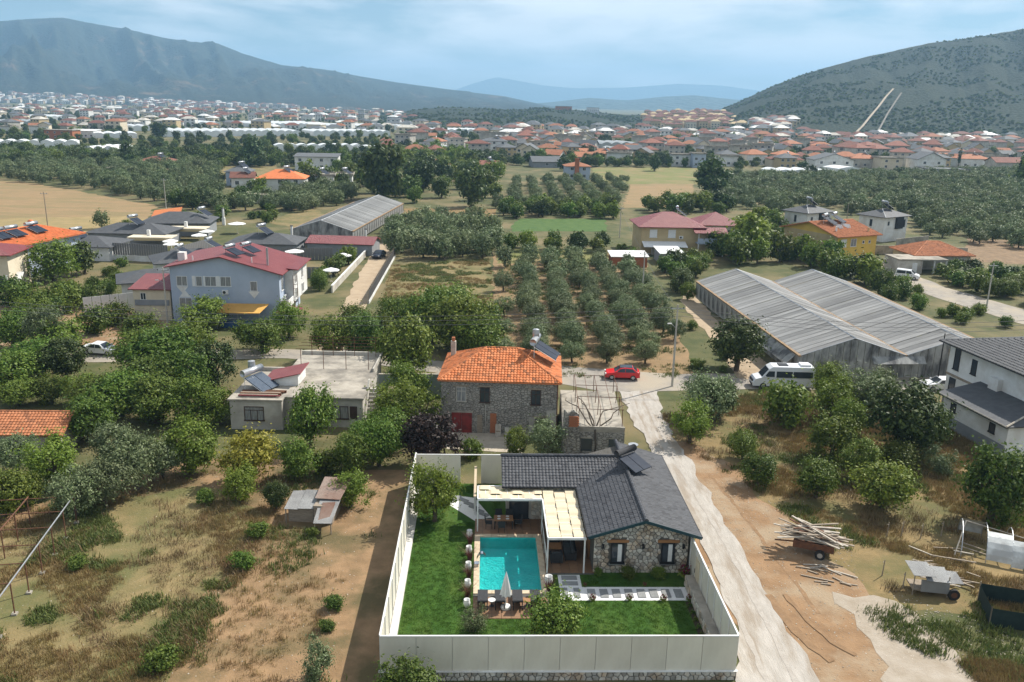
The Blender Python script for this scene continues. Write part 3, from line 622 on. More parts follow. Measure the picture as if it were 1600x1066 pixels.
# walls along the dirt lane
g0, g1 = G(576, 475), G(617, 402)
o = thing('lane_fence', g0, math.atan2(g1.y - g0.y, g1.x - g0.x), 'dark mesh fence on white kerb along the right side of the dirt lane', 'fence')
L = (g1 - g0).length; MB().box(0, -.12, 0, L, .12, .5).build('kerb', m_white, o)
n = int(L / 1.6)
me = MB().box(.05, -.02, .5, L / n - .02, .02, 1.9).mesh('mesh_panel', mat('dark_mesh', (.05, .052, .055), (.035, .037, .04), 4, .7)); mp = MB().box(-.05, -.05, .2, .05, .05, 2.3).mesh('post', m_wood)
for k in range(n): ob('mesh_panel', me, o, (k * L / n, 0, 0)); ob('post', mp, o, (k * L / n, 0, 0))
g0, g1 = G(520, 458), G(573, 400)
o = thing('garden_wall', g0, math.atan2(g1.y - g0.y, g1.x - g0.x), 'pale garden wall along the left side of the dirt lane', 'wall'); MB().box(0, 0, 0, (g1 - g0).length, .25, 1.2).build('wall', m_plast, o); MB().box(0, -.04, 1.2, (g1 - g0).length, .29, 1.3).build('coping', m_white, o)

# -- greenhouses
def ghmat(name, c1, c2, dark):
    return mat(name, c1, c2, 3.0, .6, .2, 10, spec=.25, c3=dark, s3=.22, stretch=(.12, 1.3, .3), rnd=.28)
m_gh = ghmat('dusty_greenhouse_glass', (.47, .465, .45), (.33, .325, .315), (.17, .168, .16))
m_gh2 = ghmat('grey_sheet', (.2, .2, .192), (.13, .13, .125), (.085, .085, .08))
m_ghw = mat('whitewashed_glass', (.68, .68, .65), (.5, .5, .48), 1.4, .5, stretch=(1.5, 1, .6), c3=(.22, .22, .22), s3=.5)
def translucent(m, f):
    N, L = m.node_tree.nodes, m.node_tree.links; b = N['Principled BSDF']; src = b.inputs['Base Color'].links[0].from_socket; t = N.new('ShaderNodeBsdfTranslucent'); L.new(src, t.inputs[0]); x = N.new('ShaderNodeMixShader'); x.inputs[0].default_value = f
    L.new(b.outputs[0], x.inputs[1]); L.new(t.outputs[0], x.inputs[2]); L.new(x.outputs[0], N['Material Output'].inputs[0])
translucent(m_ghw, .55); translucent(m_gh, .45)
def greenhouse(name, A, an, bays, bw, L, he, hr, m, lab, pw=1.0, front=True):
    """A: front-left corner, gable ends facing -y, bays side by side; each roof sheet is a part"""
    o = thing(name, (*A, 0), an, lab, 'greenhouse')
    for b in range(3): KEEP.append((*P3(A, an, bays * bw / 2, L * (b + .5) / 3)[:2], max(bays * bw / 2, L / 6) * 1.02))
    n = int(L / pw); p = L / n; sh = {}
    for k, (x0, z0, x1, z1) in enumerate(((0, he, bw / 2, hr), (bw, he, bw / 2, hr))):
        sh[k] = MB().slab([(x0, .015, z0), (x0, p - .035, z0), (x1, p - .035, z1), (x1, .015, z1)], .03).mesh('roof_sheet', m)
    F = MB(); gut = None
    for b in range(bays):
        for k in range(n):
            for q in (0, 1): ob('roof_sheet', sh[q], o, (b * bw, k * p, random.uniform(-.03, .03)))
        x = b * bw
        F.tube([(x + bw / 2, 0, hr), (x + bw / 2, L, hr)], .07, 4)
        for y in (0, L): F.tube([(x, y, he), (x + bw / 2, y, hr), (x + bw, y, he)], .05, 4)
    for b in range(bays + 1):
        MB().box(b * bw - .18, -.05, he - .12, b * bw + .18, L + .05, he + .05).build('gutter', mat('gutter_rust', (.30, .2, .11), (.22, .15, .09), 1, .9), o)
    F.build('frame', m_steel, o)
    for b in range(bays):          # gable glazing and side glazing, one pane each
        x0 = b * bw; k = max(4, int(bw / .85))
        for i in range(k):
            xa, xb = x0 + bw * i / k + .03, x0 + bw * (i + 1) / k - .03
            za, zb = (he + (hr - he) * (1 - abs((x - x0) / bw * 2 - 1)) - .05 for x in (xa, xb))
            MB().add([(xa, 0, .5), (xb, 0, .5), (xb, 0, zb), (xa, 0, za), (xa, .03, .5), (xb, .03, .5), (xb, .03, zb), (xa, .03, za)], [(0, 1, 2, 3), (7, 6, 5, 4), (0, 4, 5, 1), (1, 5, 6, 2), (2, 6, 7, 3), (3, 7, 4, 0)]).build('gable_pane', m_ghw, o)
    MB().box(0, -.08, 0, bays * bw, .1, .5).build('sill_wall', m_conc, o)
    k = int(L / 2.2); sp = MB().box(-.02, .04, .5, .02, L / k - .04, he - .1).mesh('side_pane', m_ghw)
    for i in range(k):
        ob('side_pane', sp, o, (0, i * L / k, 0)); ob('side_pane', sp, o, (bays * bw, i * L / k, 0))
    return o
an = -math.atan2(34.6 - 31.3, 42.6)
an = math.atan2(3.4, 42.6)
GHA = (33.6, 96.0)
gh = greenhouse('greenhouse', GHA, an, 2, 12.9, 43, 3.2, 5.3, m_gh, 'double-span glass greenhouse with dusty grey roofs behind the white van', 1.05)
MB().slab([(8.6, -.9, 2.4), (15, -.9, 2.4), (15, -.1, 3.1), (8.6, -.1, 3.1)], .04).build('vent_flap', m_ghw, gh)
for k in range(7): MB().slab([(-.05, 1 + k * 1.5, 3.1), (-.05, 2.4 + k * 1.5, 3.1), (-1.3, 2.4 + k * 1.5, 1.9), (-1.3, 1 + k * 1.5, 1.9)], .04).build('open_vent', m_ghw, gh)
greenhouse('greenhouse', (-49.5, 189), math.atan2(-4.5, 59) * 1 + 0, 1, 14, 55, 3.0, 5.2, m_gh2, 'long single-span greenhouse with grey sheet roof behind the dirt lane', 1.3)

# -- red-roofed yellow house
A, an = (27.3, 183.6), rad(2)
o = house('courtyard_house', A, an, 13.2, 11, 5.9, 'hip', 2.6, .8, m_tan, m_redsheet, 'tan two-storey house with dark red hip roof and white tin awning', wins=(('S', 2.6, 3.6, 1.6, 1.7, 'n', None, m_shut), ('S', 6.6, 3.6, 1.6, 1.7, 'n', None, m_shut)))
aircon(o, (8.6, -.02, 3.4), 0); heater(o, (9.2, 7.6, 7.3), rad(-10), .6, 1.2)
MB().slab([(.2, -3.0, 2.0), (9.6, -3.0, 2.0), (9.6, 0, 2.8), (.2, 0, 2.8)], .06).build('tin_awning', m_shut, o)
MB().slab([(11, -2.4, 5.0), (18.2, -2.4, 5.0), (18.2, .3, 5.9), (11, .3, 5.9)], .1).build('balcony_roof', m_redsheet, o)
MB().box(11.8, -2, 2.6, 17.6, 0, 2.8).box(11.8, -2.05, 2.8, 17.6, -1.95, 3.8).build('balcony', m_blue, o); MB().box(13.2, 0, 0, 17.6, 8, 5).build('annex_wall', m_tan, o)
for x in (12, 14.6, 17.4): MB().box(x - .08, -2, 0, x + .08, -1.84, 5).build('post', m_white, o)
house('rear_house', (41.2, 190.5), rad(0), 8.6, 9, 5.6, 'hip', 2.4, .7, m_white, m_redsheet, 'white house with dark red hip roof behind the tan one', wins=(('S', 6.8, 3.2, 1.2, 1.4), ('S', 3.8, 3.2, 1.2, 1.4)))
for px, py, w, d, h, m, mr, lab in ((956, 418, 7, 4, 2.2, m_brick, m_shut, 'small brick shed with white tin roof at the grove corner'), (1032, 413, 4.6, 6, 2.2, m_grey, m_shut, 'grey shed with pale tin roof between the vines'), (1018, 398, 5, 3.4, 2.4, m_plast, m_redsheet, 'little red-roofed shed below the tan house awning')):
    g = G(px, py); house('tin_shed', g, rad(4), w, d, h, 'shed', .5, .3, m, mr, lab, 'shed')
# -- yellow house with orange roof
A, an = (66.6, 176.0), rad(26)
o = house('yellow_house', A, an, 11.2, 15.5, 5.8, 'gx', 2.0, .8, m_yel, t_brown, 'yellow house with orange tiled roof carrying solar heaters', tiled=True, wins=(('S', 1.8, 3.4, 1.6, 1.6, 'v', None, m_shut), ('S', 4.6, 3.4, 1.6, 1.6, 'v', None, m_curt), ('S', 7.4, 3.9, .6, .6, 'n'), ('S', 9.2, 3.9, .6, .6, 'n'), ('W', 5, 3.4, 1.4, 1.4)))
MB().box(-.02, .02, 0, .06, 15.48, 5.7).build('side_wall_paint', m_tan, o)
heater(o, (3.0, 6.8, 7.3), rad(-60), .5, 1.3); heater(o, (6.2, 7.4, 7.4), rad(-60), .5, 1.3)
for x in (4.2, 6.4): MB().ext([(x - .7, 6.4), (x + .7, 6.4), (x, 7.5)], 'y', 3.2, 5.6).build('skylight', m_white, o)
MB().box(1.4, 2, 6.2, 1.7, 2.3, 7.4).build('chimney', m_white, o); MB().box(9.6, 1, 6.0, 9.9, 1.3, 7.0).build('chimney', m_tan, o)
# -- two white villas with charcoal hip roofs
for A, lab in (((72.5, 213.0), 'white villa with charcoal hip roof behind the yellow house, left one'), ((89.3, 207.5), 'white villa with charcoal hip roof near the olive field, right one')):
    an = rad(32)
    o = house('white_villa', A, an, 9, 7.2, 6.0, 'hip', 1.5, .7, m_white, t_grey, lab, 'house', 'white villas by the olive field', wins=(('S', 1.6, 3.9, .9, 1.1, 'n'), ('W', 3.5, 3.4, .9, 1.8, 'n'), ('S', 7.8, 3.2, .9, 2.0, 'n')))
    MB().box(4.2, -.5, 3.0, 6.8, .0, 6.0).build('dark_bay', m_dark, o); heater(o, (4.6, 3.6, 7.4), rad(-20), .6, 1.1)
    q = hip(9, 7.2, 6.04, 1.5, .7); MB().tube([q[0][0], q[1][0]], .07, 4).tube(q[1], .07, 4).build('hip_trim', m_white, o)
    MB().box(-1.5, -5, 0, 11, -4.8, 1.6).build('yard_wall', m_conc, o)
# -- small tiled house
o = house('tiled_cottage', (81.0, 171.5), rad(4), 11.5, 9, 2.9, 'hip', 2.2, .7, m_plast, t_brown, 'low white cottage with rust-orange hip roof near the side road', tiled=True, wins=(('S', 9.8, 1.1, 1.1, 1.1),))
o = thing('carport', (75.5, 166.5, 0), rad(3), 'flat-roofed concrete garage beside the orange cottage', 'garage'); MB().box(0, 0, 2.6, 10, 6, 2.85).build('roof', m_conc, o); MB().box(0, .2, 0, 5, 6, 2.6).build('wall', m_plast, o); MB().box(2.9, .14, .1, 3.9, .2, 2.1).build('door', m_shut, o)
for x in (7.4, 9.8): MB().box(x - .12, .2, 0, x + .12, .44, 2.6).build('post', m_white, o)
board_fence('block_wall', (76, 190, 0), (100, 188, 0), 2.0, m_conc, 'long grey block wall behind the orange cottage', 3.0, cat='wall', gap=.01, t=.25)

# -- big modern white house at the right edge
Lw = Vector((49.1 - 48.4, 78.7 - 92.2)); an = math.atan2(-8.9, 1.5)
A = (47.4, 89.3); o = thing('modern_house', (*A, 0), an, 'large white modern house with charcoal roof at right edge', 'house'); KEEP.append((53, 83, 9))
w, d = 13, 11     # x runs towards the camera, y to the right
part('wall', MB().box(0, 0, 0, w, d, 7), m_white, o)
part('plinth', MB().box(-.04, -.04, 0, w + .04, d + .04, 1.1), m_grey, o)
q, r = hip(w, d, 7.05, 1.8, .9); R = MB(); T = MB()
for f in ((q[0], q[1], r[1], r[0]), (q[2], q[3], r[0], r[1]), (q[1], q[2], r[1]), (q[3], q[0], r[0])):
    R.slab(f, .16); tiles(T, f[0], f[1], f[2], f[3] if len(f) > 3 else f[2], .42, .42)
ro = R.build('roof', t_grey, o); to = T.build('roof_tiles', t_grey, ro); to['kind'] = 'stuff'
MB().tube([(8.2, 3, 7.6), (8.2, 3, 8.7)], .16, 8).build('vent_pipe', m_white, ro)
part('band', MB().box(-.06, -.06, 3.45, w + .06, d + .06, 3.7), m_wood, o)
for u, z, ww, hh in ((1.3, 4.3, .9, 2.4), (4.0, 4.6, .8, 1.6), (1.1, 1.1, 1.0, 2.2), (3.6, 1.4, .9, 1.7)): window(o, 'S', w, d, u, z, ww, hh, m_dark, m_glass, 'n')
MB().box(7.0, -.55, 4.2, 8.3, -.02, 5.4).build('air_conditioner', m_white, o)
lw = MB().box(5.8, -4.3, 0, 15, -.07, 3.3); part('lean_to_wall', lw, m_white, o)
lr = MB().slab([(5.3, -4.9, 3.35), (15.4, -4.9, 3.35), (13.5, -.07, 4.3), (5.3, -.07, 4.3)], .14).slab([(15.4, -4.9, 3.35), (15.4, 4, 3.35), (13.2, 2, 4.3), (13.5, -.07, 4.3)], .14).build('lean_to_roof', t_grey, o)
MB().tube([(15.4, -4.9, 3.42), (13.5, -.07, 4.37)], .09, 5).tube([(5.3, -4.9, 3.4), (15.4, -4.9, 3.4)], .07, 5).build('roof_trim', m_whwood, lr)
MB().box(5.8, -4.34, 0, 15.04, -4.3, 1.3).build('lean_to_plinth', m_grey, o)
for u in (7.4, 13): 
    wd = window(o, 'S', w, d, u, 1.9, .8, .95, m_dark, m_glass, 'n'); wd.location.y = -4.3
# ------------------------------------------------------------------ the villa and its walled garden (local frame: x along the front wall, y to the back)
m_panel = mat('cream_panel', (.68, .645, .54), (.61, .575, .48), .5, .6, c3=(.59, .555, .46), s3=.8, rnd=.05, stretch=(.8, .8, .4))
m_stone = mat('pale_field_stone', (.50, .47, .41), (.38, .36, .31), 3, .9, .6, 9, c3=(.40, .31, .22), s3=1.2, rnd=.38)
m_mortar = mat('dark_mortar', (.13, .12, .105), (.09, .083, .072), 5, .95, .5)
m_lawn = mat('lawn', (.026, .078, .004), (.042, .105, .007), 2.2, .9, .9, 50, c3=(.062, .112, .012), s3=.5, stretch=(1, .35, 1))
m_trav = mat('travertine', (.56, .45, .31), (.48, .38, .26), 3, .6, .2, rnd=.1)
m_deck = mat('brown_floor_tile', (.26, .15, .085), (.2, .115, .065), 2, .55, .1, rnd=.12, stretch=(1, 5, 1))
m_peb = mat('white_pebbles', (.80, .79, .77), (.66, .65, .63), 14, .8, .9, 30)
m_slab = mat('grey_paver', (.25, .255, .25), (.2, .205, .2), 5, .8, .2, rnd=.08)
m_rattan = mat('charcoal_rattan', (.028, .028, .03), (.045, .045, .048), 9, .8, .3)
m_cush = mat('dark_cushion', (.05, .052, .055), (.07, .072, .075), 5, .9)
m_fab = mat('cream_shade_cloth', (.62, .53, .37), (.56, .475, .33), 2, .85)
m_chrome = mat('chrome', (.7, .71, .72), None, 3, .12, metal=1)
m_pool = mat('pool_mosaic', (.03, .58, .57), (.05, .66, .64), 6, .3, c3=(.06, .72, .68), s3=.8)
def glassmix(name, tint, bump=0, ior=1.33, rough=.02):
    m = bpy.data.materials.new(name); m.use_nodes = True; N, L = m.node_tree.nodes, m.node_tree.links; N.remove(N['Principled BSDF'])
    t = N.new('ShaderNodeBsdfTransparent'); t.inputs[0].default_value = (*tint, 1); g = N.new('ShaderNodeBsdfGlossy'); g.inputs['Roughness'].default_value = rough
    f = N.new('ShaderNodeFresnel'); f.inputs[0].default_value = ior; x = N.new('ShaderNodeMixShader'); L.new(f.outputs[0], x.inputs[0]); L.new(t.outputs[0], x.inputs[1]); L.new(g.outputs[0], x.inputs[2])
    L.new(x.outputs[0], N['Material Output'].inputs[0])
    if bump:
        tc = N.new('ShaderNodeTexCoord'); n = N.new('ShaderNodeTexNoise'); n.inputs['Scale'].default_value = 5; n.inputs['Detail'].default_value = 4; n.inputs['Distortion'].default_value = 1.2; L.new(tc.outputs['Object'], n.inputs['Vector'])
        b = N.new('ShaderNodeBump'); b.inputs['Strength'].default_value = bump; b.inputs['Distance'].default_value = .12; L.new(n.outputs['Fac'], b.inputs['Height']); L.new(b.outputs[0], g.inputs['Normal']); L.new(b.outputs[0], f.inputs['Normal'])
    MATS[name] = m; return m
m_water = glassmix('pool_water', (.82, 1.0, 1.0), 1.0); m_clear = glassmix('clear_glass', (.93, .96, .95), 0, 1.45)
def V(name, x, y, lab, cat, group=None, z=0, rz=0): return thing(name, VL(x, y, z), VA + rz, lab, cat, group)
# ground sheets
def vpatch(name, rects, z, m):
    mb = MB()
    for x0, y0, x1, y1 in rects: mb.add([(x0, y0, z), (x1, y0, z), (x1, y1, z), (x0, y1, z)], [(0, 1, 2, 3)])
    return struct(mb.build(name, m, None, VL(0, 0), VA))
px0, py0, px1, py1 = POOL
vpatch('lawn', [(.5, .05, px0, 25.3), (px1, .05, 19.7, 25.3), (px0, .05, px1, py0), (px0, py1, px1, 25.3)], .07, m_lawn)
fl = vpatch('terrace', [(5.0, 5.9, 9.9, 8.5), (9.9, 10.9, 13.2, 19), (5.0, 16.5, 9.9, 19)], .075, m_mortar)
ti = MB().box(.01, .01, 0, .59, .59, .03).mesh('floor_tile', m_deck)
for i in range(14):
    for j in range(23):
        x, y = 5.0 + i * .6, 5.7 + j * .6
        c = (x + .3, y + .3)
        if (c[0] < 9.6 and 5.9 < c[1] < 8.4) or (c[0] > 9.95 and 10.9 < c[1] < 19 and c[0] < 13.2) or (c[0] <= 9.95 and 16.6 < c[1] < 19): ob('floor_tile', ti, fl, (x, y, .077 + random.uniform(0, .003)))
# pool
po = V('swimming_pool', 0, 0, 'turquoise rectangular swimming pool with travertine edge', 'pool')
D = -.85
MB().add([(px0, py0, 0.05), (px1, py0, .05), (px1, py1, .05), (px0, py1, .05), (px0, py0, D), (px1, py0, D), (px1, py1, D), (px0, py1, D)], [(0, 4, 5, 1), (1, 5, 6, 2), (2, 6, 7, 3), (3, 7, 4, 0), (4, 7, 6, 5)]).build('basin', m_pool, po)
MB().add([(px0, py0, -.06), (px1, py0, -.06), (px1, py1, -.06), (px0, py1, -.06)], [(0, 1, 2, 3)]).build('water', m_water, po)
c1 = MB().box(.006, 0, .02, .594, .4, .12).mesh('coping_slab', m_trav)
k = 8
for i in range(k):
    w = (px1 - px0 + .8) / k; s = (w / .6, 1, 1)
    for y in (py0 - .4, py1): ob('coping_slab', c1, po, (px0 - .4 + i * w, y, 0), 0, s)
k = 12
for i in range(k):
    w = (py1 - py0) / k; s = (w / .6, 1, 1)
    for x in (px0, px1 + .4): ob('coping_slab', c1, po, (x, py0 + i * w, 0), math.pi / 2, s)
sp = V('pool_spout', 5.2, 12.3, 'curved chrome water spout on the pool edge', 'spout', None, .12)
MB().box(-.16, -.2, 0, .16, .2, .05).build('base', m_chrome, sp)
pts = [(-.05 + (1 - math.cos(a)) * .38, 0, .05 + math.sin(a) * .8) for a in [i * math.pi * .72 / 10 for i in range(11)]]
MB().add([(p[0], y, p[2]) for p in pts for y in (-.17, .17)] + [(p[0] + .03, y, p[2] - .03) for p in pts for y in (-.17, .17)], [(2 * i, 2 * i + 1, 2 * i + 3, 2 * i + 2) for i in range(10)] + [(22 + 2 * i, 24 + 2 * i, 25 + 2 * i, 23 + 2 * i) for i in range(10)]).build('neck', m_chrome, sp)
gr = V('glass_railing', 9.98, 11.0, 'frameless glass railing along the right pool edge', 'railing', None, .1)
for i in range(4): MB().box(-.015, .06 + i * 1.36, .05, .015, 1.36 + i * 1.36, 1.0).build('glass_panel', m_clear, gr)
for i in range(5): MB().tube([(0, i * 1.36 + .02, 0), (0, i * 1.36 + .02, 1.05)], .03, 6).build('post', m_white, gr)
MB().tube([(0, 0, 1.06), (0, 5.5, 1.06)], .035, 6).build('handrail', m_white, gr)
# stone cladding: each stone a piece
def clip(poly, nx, ny, c):
    out = []; n = len(poly)
    for i in range(n):
        a, b = poly[i], poly[(i + 1) % n]; da, db = a[0] * nx + a[1] * ny - c, b[0] * nx + b[1] * ny - c
        if da <= 0: out.append(a)
        if da * db < 0: t = da / (da - db); out.append((a[0] + (b[0] - a[0]) * t, a[1] + (b[1] - a[1]) * t))
    return out
def stones(parent, outline, holes, size, place, m, depth=.06, seed=1, name='stone'):
    """split the outline (u, z) into irregular stones; place(u, z, out) gives the local point"""
    r = random.Random(seed); us = [p[0] for p in outline]; zs = [p[1] for p in outline]; P = []
    ny = max(1, int((max(zs) - min(zs)) / size)); nx = max(1, int((max(us) - min(us)) / (size * 1.25)))
    for j in range(ny + 1):
        for i in range(nx + 1):
            u = min(us) + (i + .5 + (j % 2) * .5 - .25 + r.uniform(-.38, .38)) * (max(us) - min(us)) / nx; z = min(zs) + (j + .5 + r.uniform(-.36, .36)) * (max(zs) - min(zs)) / ny
            P.append((u, z))
    for i, (u, z) in enumerate(P):
        if any(a < u < b and c < z < d for a, c, b, d in holes): continue
        poly = list(outline)
        for j, (v, y) in enumerate(P):
            if j == i or abs(v - u) > 3 * size or abs(y - z) > 3 * size: continue
            nx_, ny_ = v - u, y - z; L = math.hypot(nx_, ny_)
            if L < 1e-6: continue
            poly = clip(poly, nx_ / L, ny_ / L, ((u + v) / 2 * nx_ + (z + y) / 2 * ny_) / L - .018)
            if len(poly) < 3: break
        if len(poly) < 3: continue
        cu, cz = sum(p[0] for p in poly) / len(poly), sum(p[1] for p in poly) / len(poly)
        if any(a < cu < b and c < cz < d for a, c, b, d in holes): continue
        if max(p[0] for p in poly) - min(p[0] for p in poly) < .08: continue
        dd = depth * r.uniform(.7, 1.3); n = len(poly)
        vs = [place(p[0], p[1], -.01) for p in poly] + [place(cu + (p[0] - cu) * .96, cz + (p[1] - cz) * .96, dd * .6) for p in poly] + [place(cu + (p[0] - cu) * .68, cz + (p[1] - cz) * .68, dd) for p in poly]
        MB().add(vs, [(i_, (i_ + 1) % n, n + (i_ + 1) % n, n + i_) for i_ in range(n)] + [(n + i_, n + (i_ + 1) % n, 2 * n + (i_ + 1) % n, 2 * n + i_) for i_ in range(n)] + [tuple(range(2 * n, 3 * n))]).build(name, m, parent)
# perimeter fence
def side(name, x, y, L, rz, n, lab, z0, z1, door=None, base=None, skip=()):
    o = V(name, x, y, lab, 'fence', 'cream panel fence of the villa', 0, rz); b = L / n
    me = MB().box(.012, -.03, z0, b - .012, .03, z1).mesh('panel', m_panel)
    for i in range(n):
        if i not in skip: ob('panel', me, o, (i * b, 0, 0))
    MB().box(0, -.05, z1, L, .05, z1 + .07).build('top_rail', m_white, o)
    pm_ = MB().box(-.03, .032, 0, .03, .09, z1).mesh('post', m_white)
    for i in range(n + 1): ob('post', pm_, o, (i * b, 0, 0))
    return o
f = side('panel_fence', 0, 0, 19.8, 0, 10, 'long cream panel fence on stone base nearest the camera', .6, 2.75)
MB().box(-.05, -.06, 0, 19.85, .2, .58).build('stone_base', m_mortar, f); MB().box(-.1, -.16, .56, 19.9, .04, .6).build('base_coping', m_white, f)
stones(f, [(0, 0), (19.8, 0), (19.8, .55), (0, .55)], [], .26, lambda u, z, q: (u, -.06 - q, z), m_stone, .08, 3)
side('panel_fence', 0, 25.4, 25.34, -math.pi / 2, 13, 'cream panel fence along the left side of the lawn', .05, 2.75)
f = side('panel_fence', 19.8, .06, 25.2, math.pi / 2, 16, 'cream panel fence between the villa and the gravel lane', .05, 2.75)
MB().box(8.6, .032, .2, 9.6, .08, 2.3).build('gate_leaf', m_fab, f); MB().tube([(9.4, .12, 1.1), (9.4, .12, 1.4)], .02, 5).build('handle', m_dark, f)
side('panel_fence', .06, 25.4, 7.2, 0, 4, 'short cream panel fence at the back left of the garden', .05, 2.6, skip=(2,))
struct(MB().box(.06, .06, 0, .52, 25.3, .3).build('kerb', mat('pale_kerb', (.62, .6, .56), (.5, .48, .44), 2, .9, .4, 9), None, VL(0, 0), VA))
rw = V('retaining_wall', 19.12, .1, 'low stone retaining wall inside the right fence', 'wall'); MB().box(.04, 0, 0, .6, 9.6, .78).build('core', m_conc, rw)
stones(rw, [(0, 0), (9.6, 0), (9.6, .75), (0, .75)], [], .3, lambda u, z, q: (.04 - q, u, z), m_stone, .05, 5)
# villa body
vo = V('villa', 0, 0, 'single-storey stone villa with charcoal tiled roof beside the pool', 'house'); KEEP.append((*VL(14, 17)[:2], 9))
X0, X1, YF, YB = 13.15, 19.6, 11.25, 24.3; XM = 16.5; ZE, ZR = 3.0, 4.2
MB().ext([(X0, 0), (X1, 0), (X1, ZE - .05), (XM, ZR - .2), (X0, ZE - .05)], 'y', YF, YB).build('wall', m_mortar, vo)
MB().box(7.4, 19.0, 0, X0 + .05, YB - .05, ZE - .1).build('wing_wall', m_plast, vo)
hs = [(1.1, .7, 2.15, 2.55), (4.55, .7, 5.6, 2.55)]
hw = X1 - X0
stones(vo, [(0, 0.02), (hw, .02), (hw, ZE - .1), (XM - X0, ZR - .26), (0, ZE - .1)], hs, .26, lambda u, z, q: (X0 + u, YF - q, z), m_stone, .07, 11)
stones(vo, [(0, .05), (2.4, .05), (2.4, 2.8), (0, 2.8)], [], .28, lambda u, z, q: (9.3 + u, 19.0 - q, z), m_stone, .06, 12)
for cxw in (1.62, 5.08):
    w_ = window(vo, 'S', 0, 0, X0 + cxw, .82, .9, 1.5, m_dark, m_glass, 'n', .1); w_.location.y = YF
    MB().box(X0 + cxw - .55, YF - .12, .68, X0 + cxw + .55, YF + .02, .8).build('sill', m_slab, vo); MB().box(X0 + cxw - .75, YF - .11, 2.36, X0 + cxw + .75, YF + .02, 2.56).build('lintel', m_wood2, vo)
    MB().box(X0 + cxw + .02, YF - .03, .9, X0 + cxw + .3, YF - .018, 2.2).build('curtain', m_shut, vo)
for u in (.62, 3.35, 6.1): MB().box(X0 + u - .07, YF - .2, 1.95, X0 + u + .07, YF - .03, 2.25).build('wall_lamp', m_dark, vo)
w_ = window(vo, 'S', 0, 0, 8.35, .1, 1.5, 2.3, m_dark, m_glass, 'v', .06); w_.location.y = 19.0
w_ = window(vo, 'S', 0, 0, 12.3, .6, .8, 1.8, m_dark, m_glass, 'n', .06); w_.location.y = 19.0
MB().box(X0 - .08, 13.2, .1, X0 + .01, 15.0, 2.3).build('door', m_wood2, vo)
MB().box(X0 - .06, 15.4, .1, X0 + .02, 18.2, 2.4).build('sliding_door', m_glass, vo)
E0, E1, YA, YE = 12.7, 20.3, 10.7, 24.7; YW, YR = 18.5, 21.6; XL = 7.0
faces = [[(E1, YA, ZE), (E1, YE, ZE), (XM, YE, ZR), (XM, YA, ZR)], [(E0, YW, ZE), (E0, YA, ZE), (XM, YA, ZR), (XM, YR, ZR)], [(XL, YW, ZE), (E0, YW, ZE), (XM, YR, ZR), (XL, YR, ZR)], [(XM, YE, ZE), (XL, YE, ZE), (XL, YR, ZR), (XM, YR, ZR)]]
R = MB(); T = MB()
for q in faces: R.slab(q, .12); tiles(T, *q, .31, .26, .04, .028)
caps(T, (XM, YA - .05, ZR + .06), (XM, YE, ZR + .06), .13); caps(T, (XL, YR, ZR + .06), (XM, YR, ZR + .06), .13)
ro = R.build('roof', t_char, vo); to = T.build('roof_tiles', t_char, ro); to['kind'] = 'stuff'
m_teal = mat('teal_fascia', (.012, .04, .05), (.016, .05, .06), 3, .5)
fb = MB()
for a, b in (((E0 - .03, ZE), (XM, ZR)), ((XM, ZR), (E1 + .03, ZE))):
    fb.add([(a[0], YA - .04, a[1] - .16), (b[0], YA - .04, b[1] - .16), (b[0], YA - .04, b[1] + .06), (a[0], YA - .04, a[1] + .06), (a[0], YA - .005, a[1] - .16), (b[0], YA - .005, b[1] - .16), (b[0], YA - .005, b[1] + .06), (a[0], YA - .005, a[1] + .06)], [(0, 1, 2, 3), (7, 6, 5, 4), (0, 4, 5, 1), (2, 6, 7, 3)])
fb.build('fascia', m_teal, ro)
MB().tube([(E0 - .06, YA, ZE - .02), (E0 - .06, YW, ZE - .02)], .07, 6).build('gutter', m_dark, ro); MB().tube([(XL, YW - .06, ZE - .02), (E0, YW - .06, ZE - .02)], .07, 6).build('gutter', m_dark, ro); MB().tube([(E1 + .06, YA, ZE - .02), (E1 + .06, YE, ZE - .02)], .07, 6).build('gutter', m_dark, ro)
heater(vo, (16.6, 20.1, 4.2), rad(-50), .34, .95, m_rattan, m_solar)
MB().lathe([(.02, 0), (.35, .12), (.4, .2), (.38, .2)], 12, (17.3, 21.2, 5.2)).build('satellite_dish', m_steel, vo)
# pergola
pg = V('pergola', 0, 0, 'cream woven-cloth pergola over the villa terrace', 'pergola'); pz = 2.72
fr = MB()
for a, b in (((5.2, 16.95), (10.0, 16.95)), ((5.2, 19.2), (7.2, 19.2)), ((10.0, 11.1), (12.55, 11.1))): fr.box(a[0], a[1] - .05, pz - .12, b[0] + .05, a[1] + .05, pz + .04)
fr.box(5.15, 17.0, pz - .12, 5.25, 19.2, pz + .04).box(9.95, 11.15, pz - .12, 10.05, 16.9, pz + .04)
fr.build('frame', m_white, pg)
for i in range(7): MB().box(10.05, 11.55 + i * .86, pz - .07, 12.6, 11.6 + i * .86, pz - .01).build('cross_bar', m_white, pg)
for i in range(6): MB().box(5.75 + i * .82, 17.0, pz - .07, 5.8 + i * .82, 18.5, pz - .01).build('cross_bar', m_white, pg)
for x, y in ((5.2, 16.95), (5.2, 19.15), (10.0, 16.95), (10.0, 11.1), (12.5, 11.1)): MB().box(x - .05, y - .05, .1, x + .05, y + .05, pz - .12).build('post', m_white, pg)
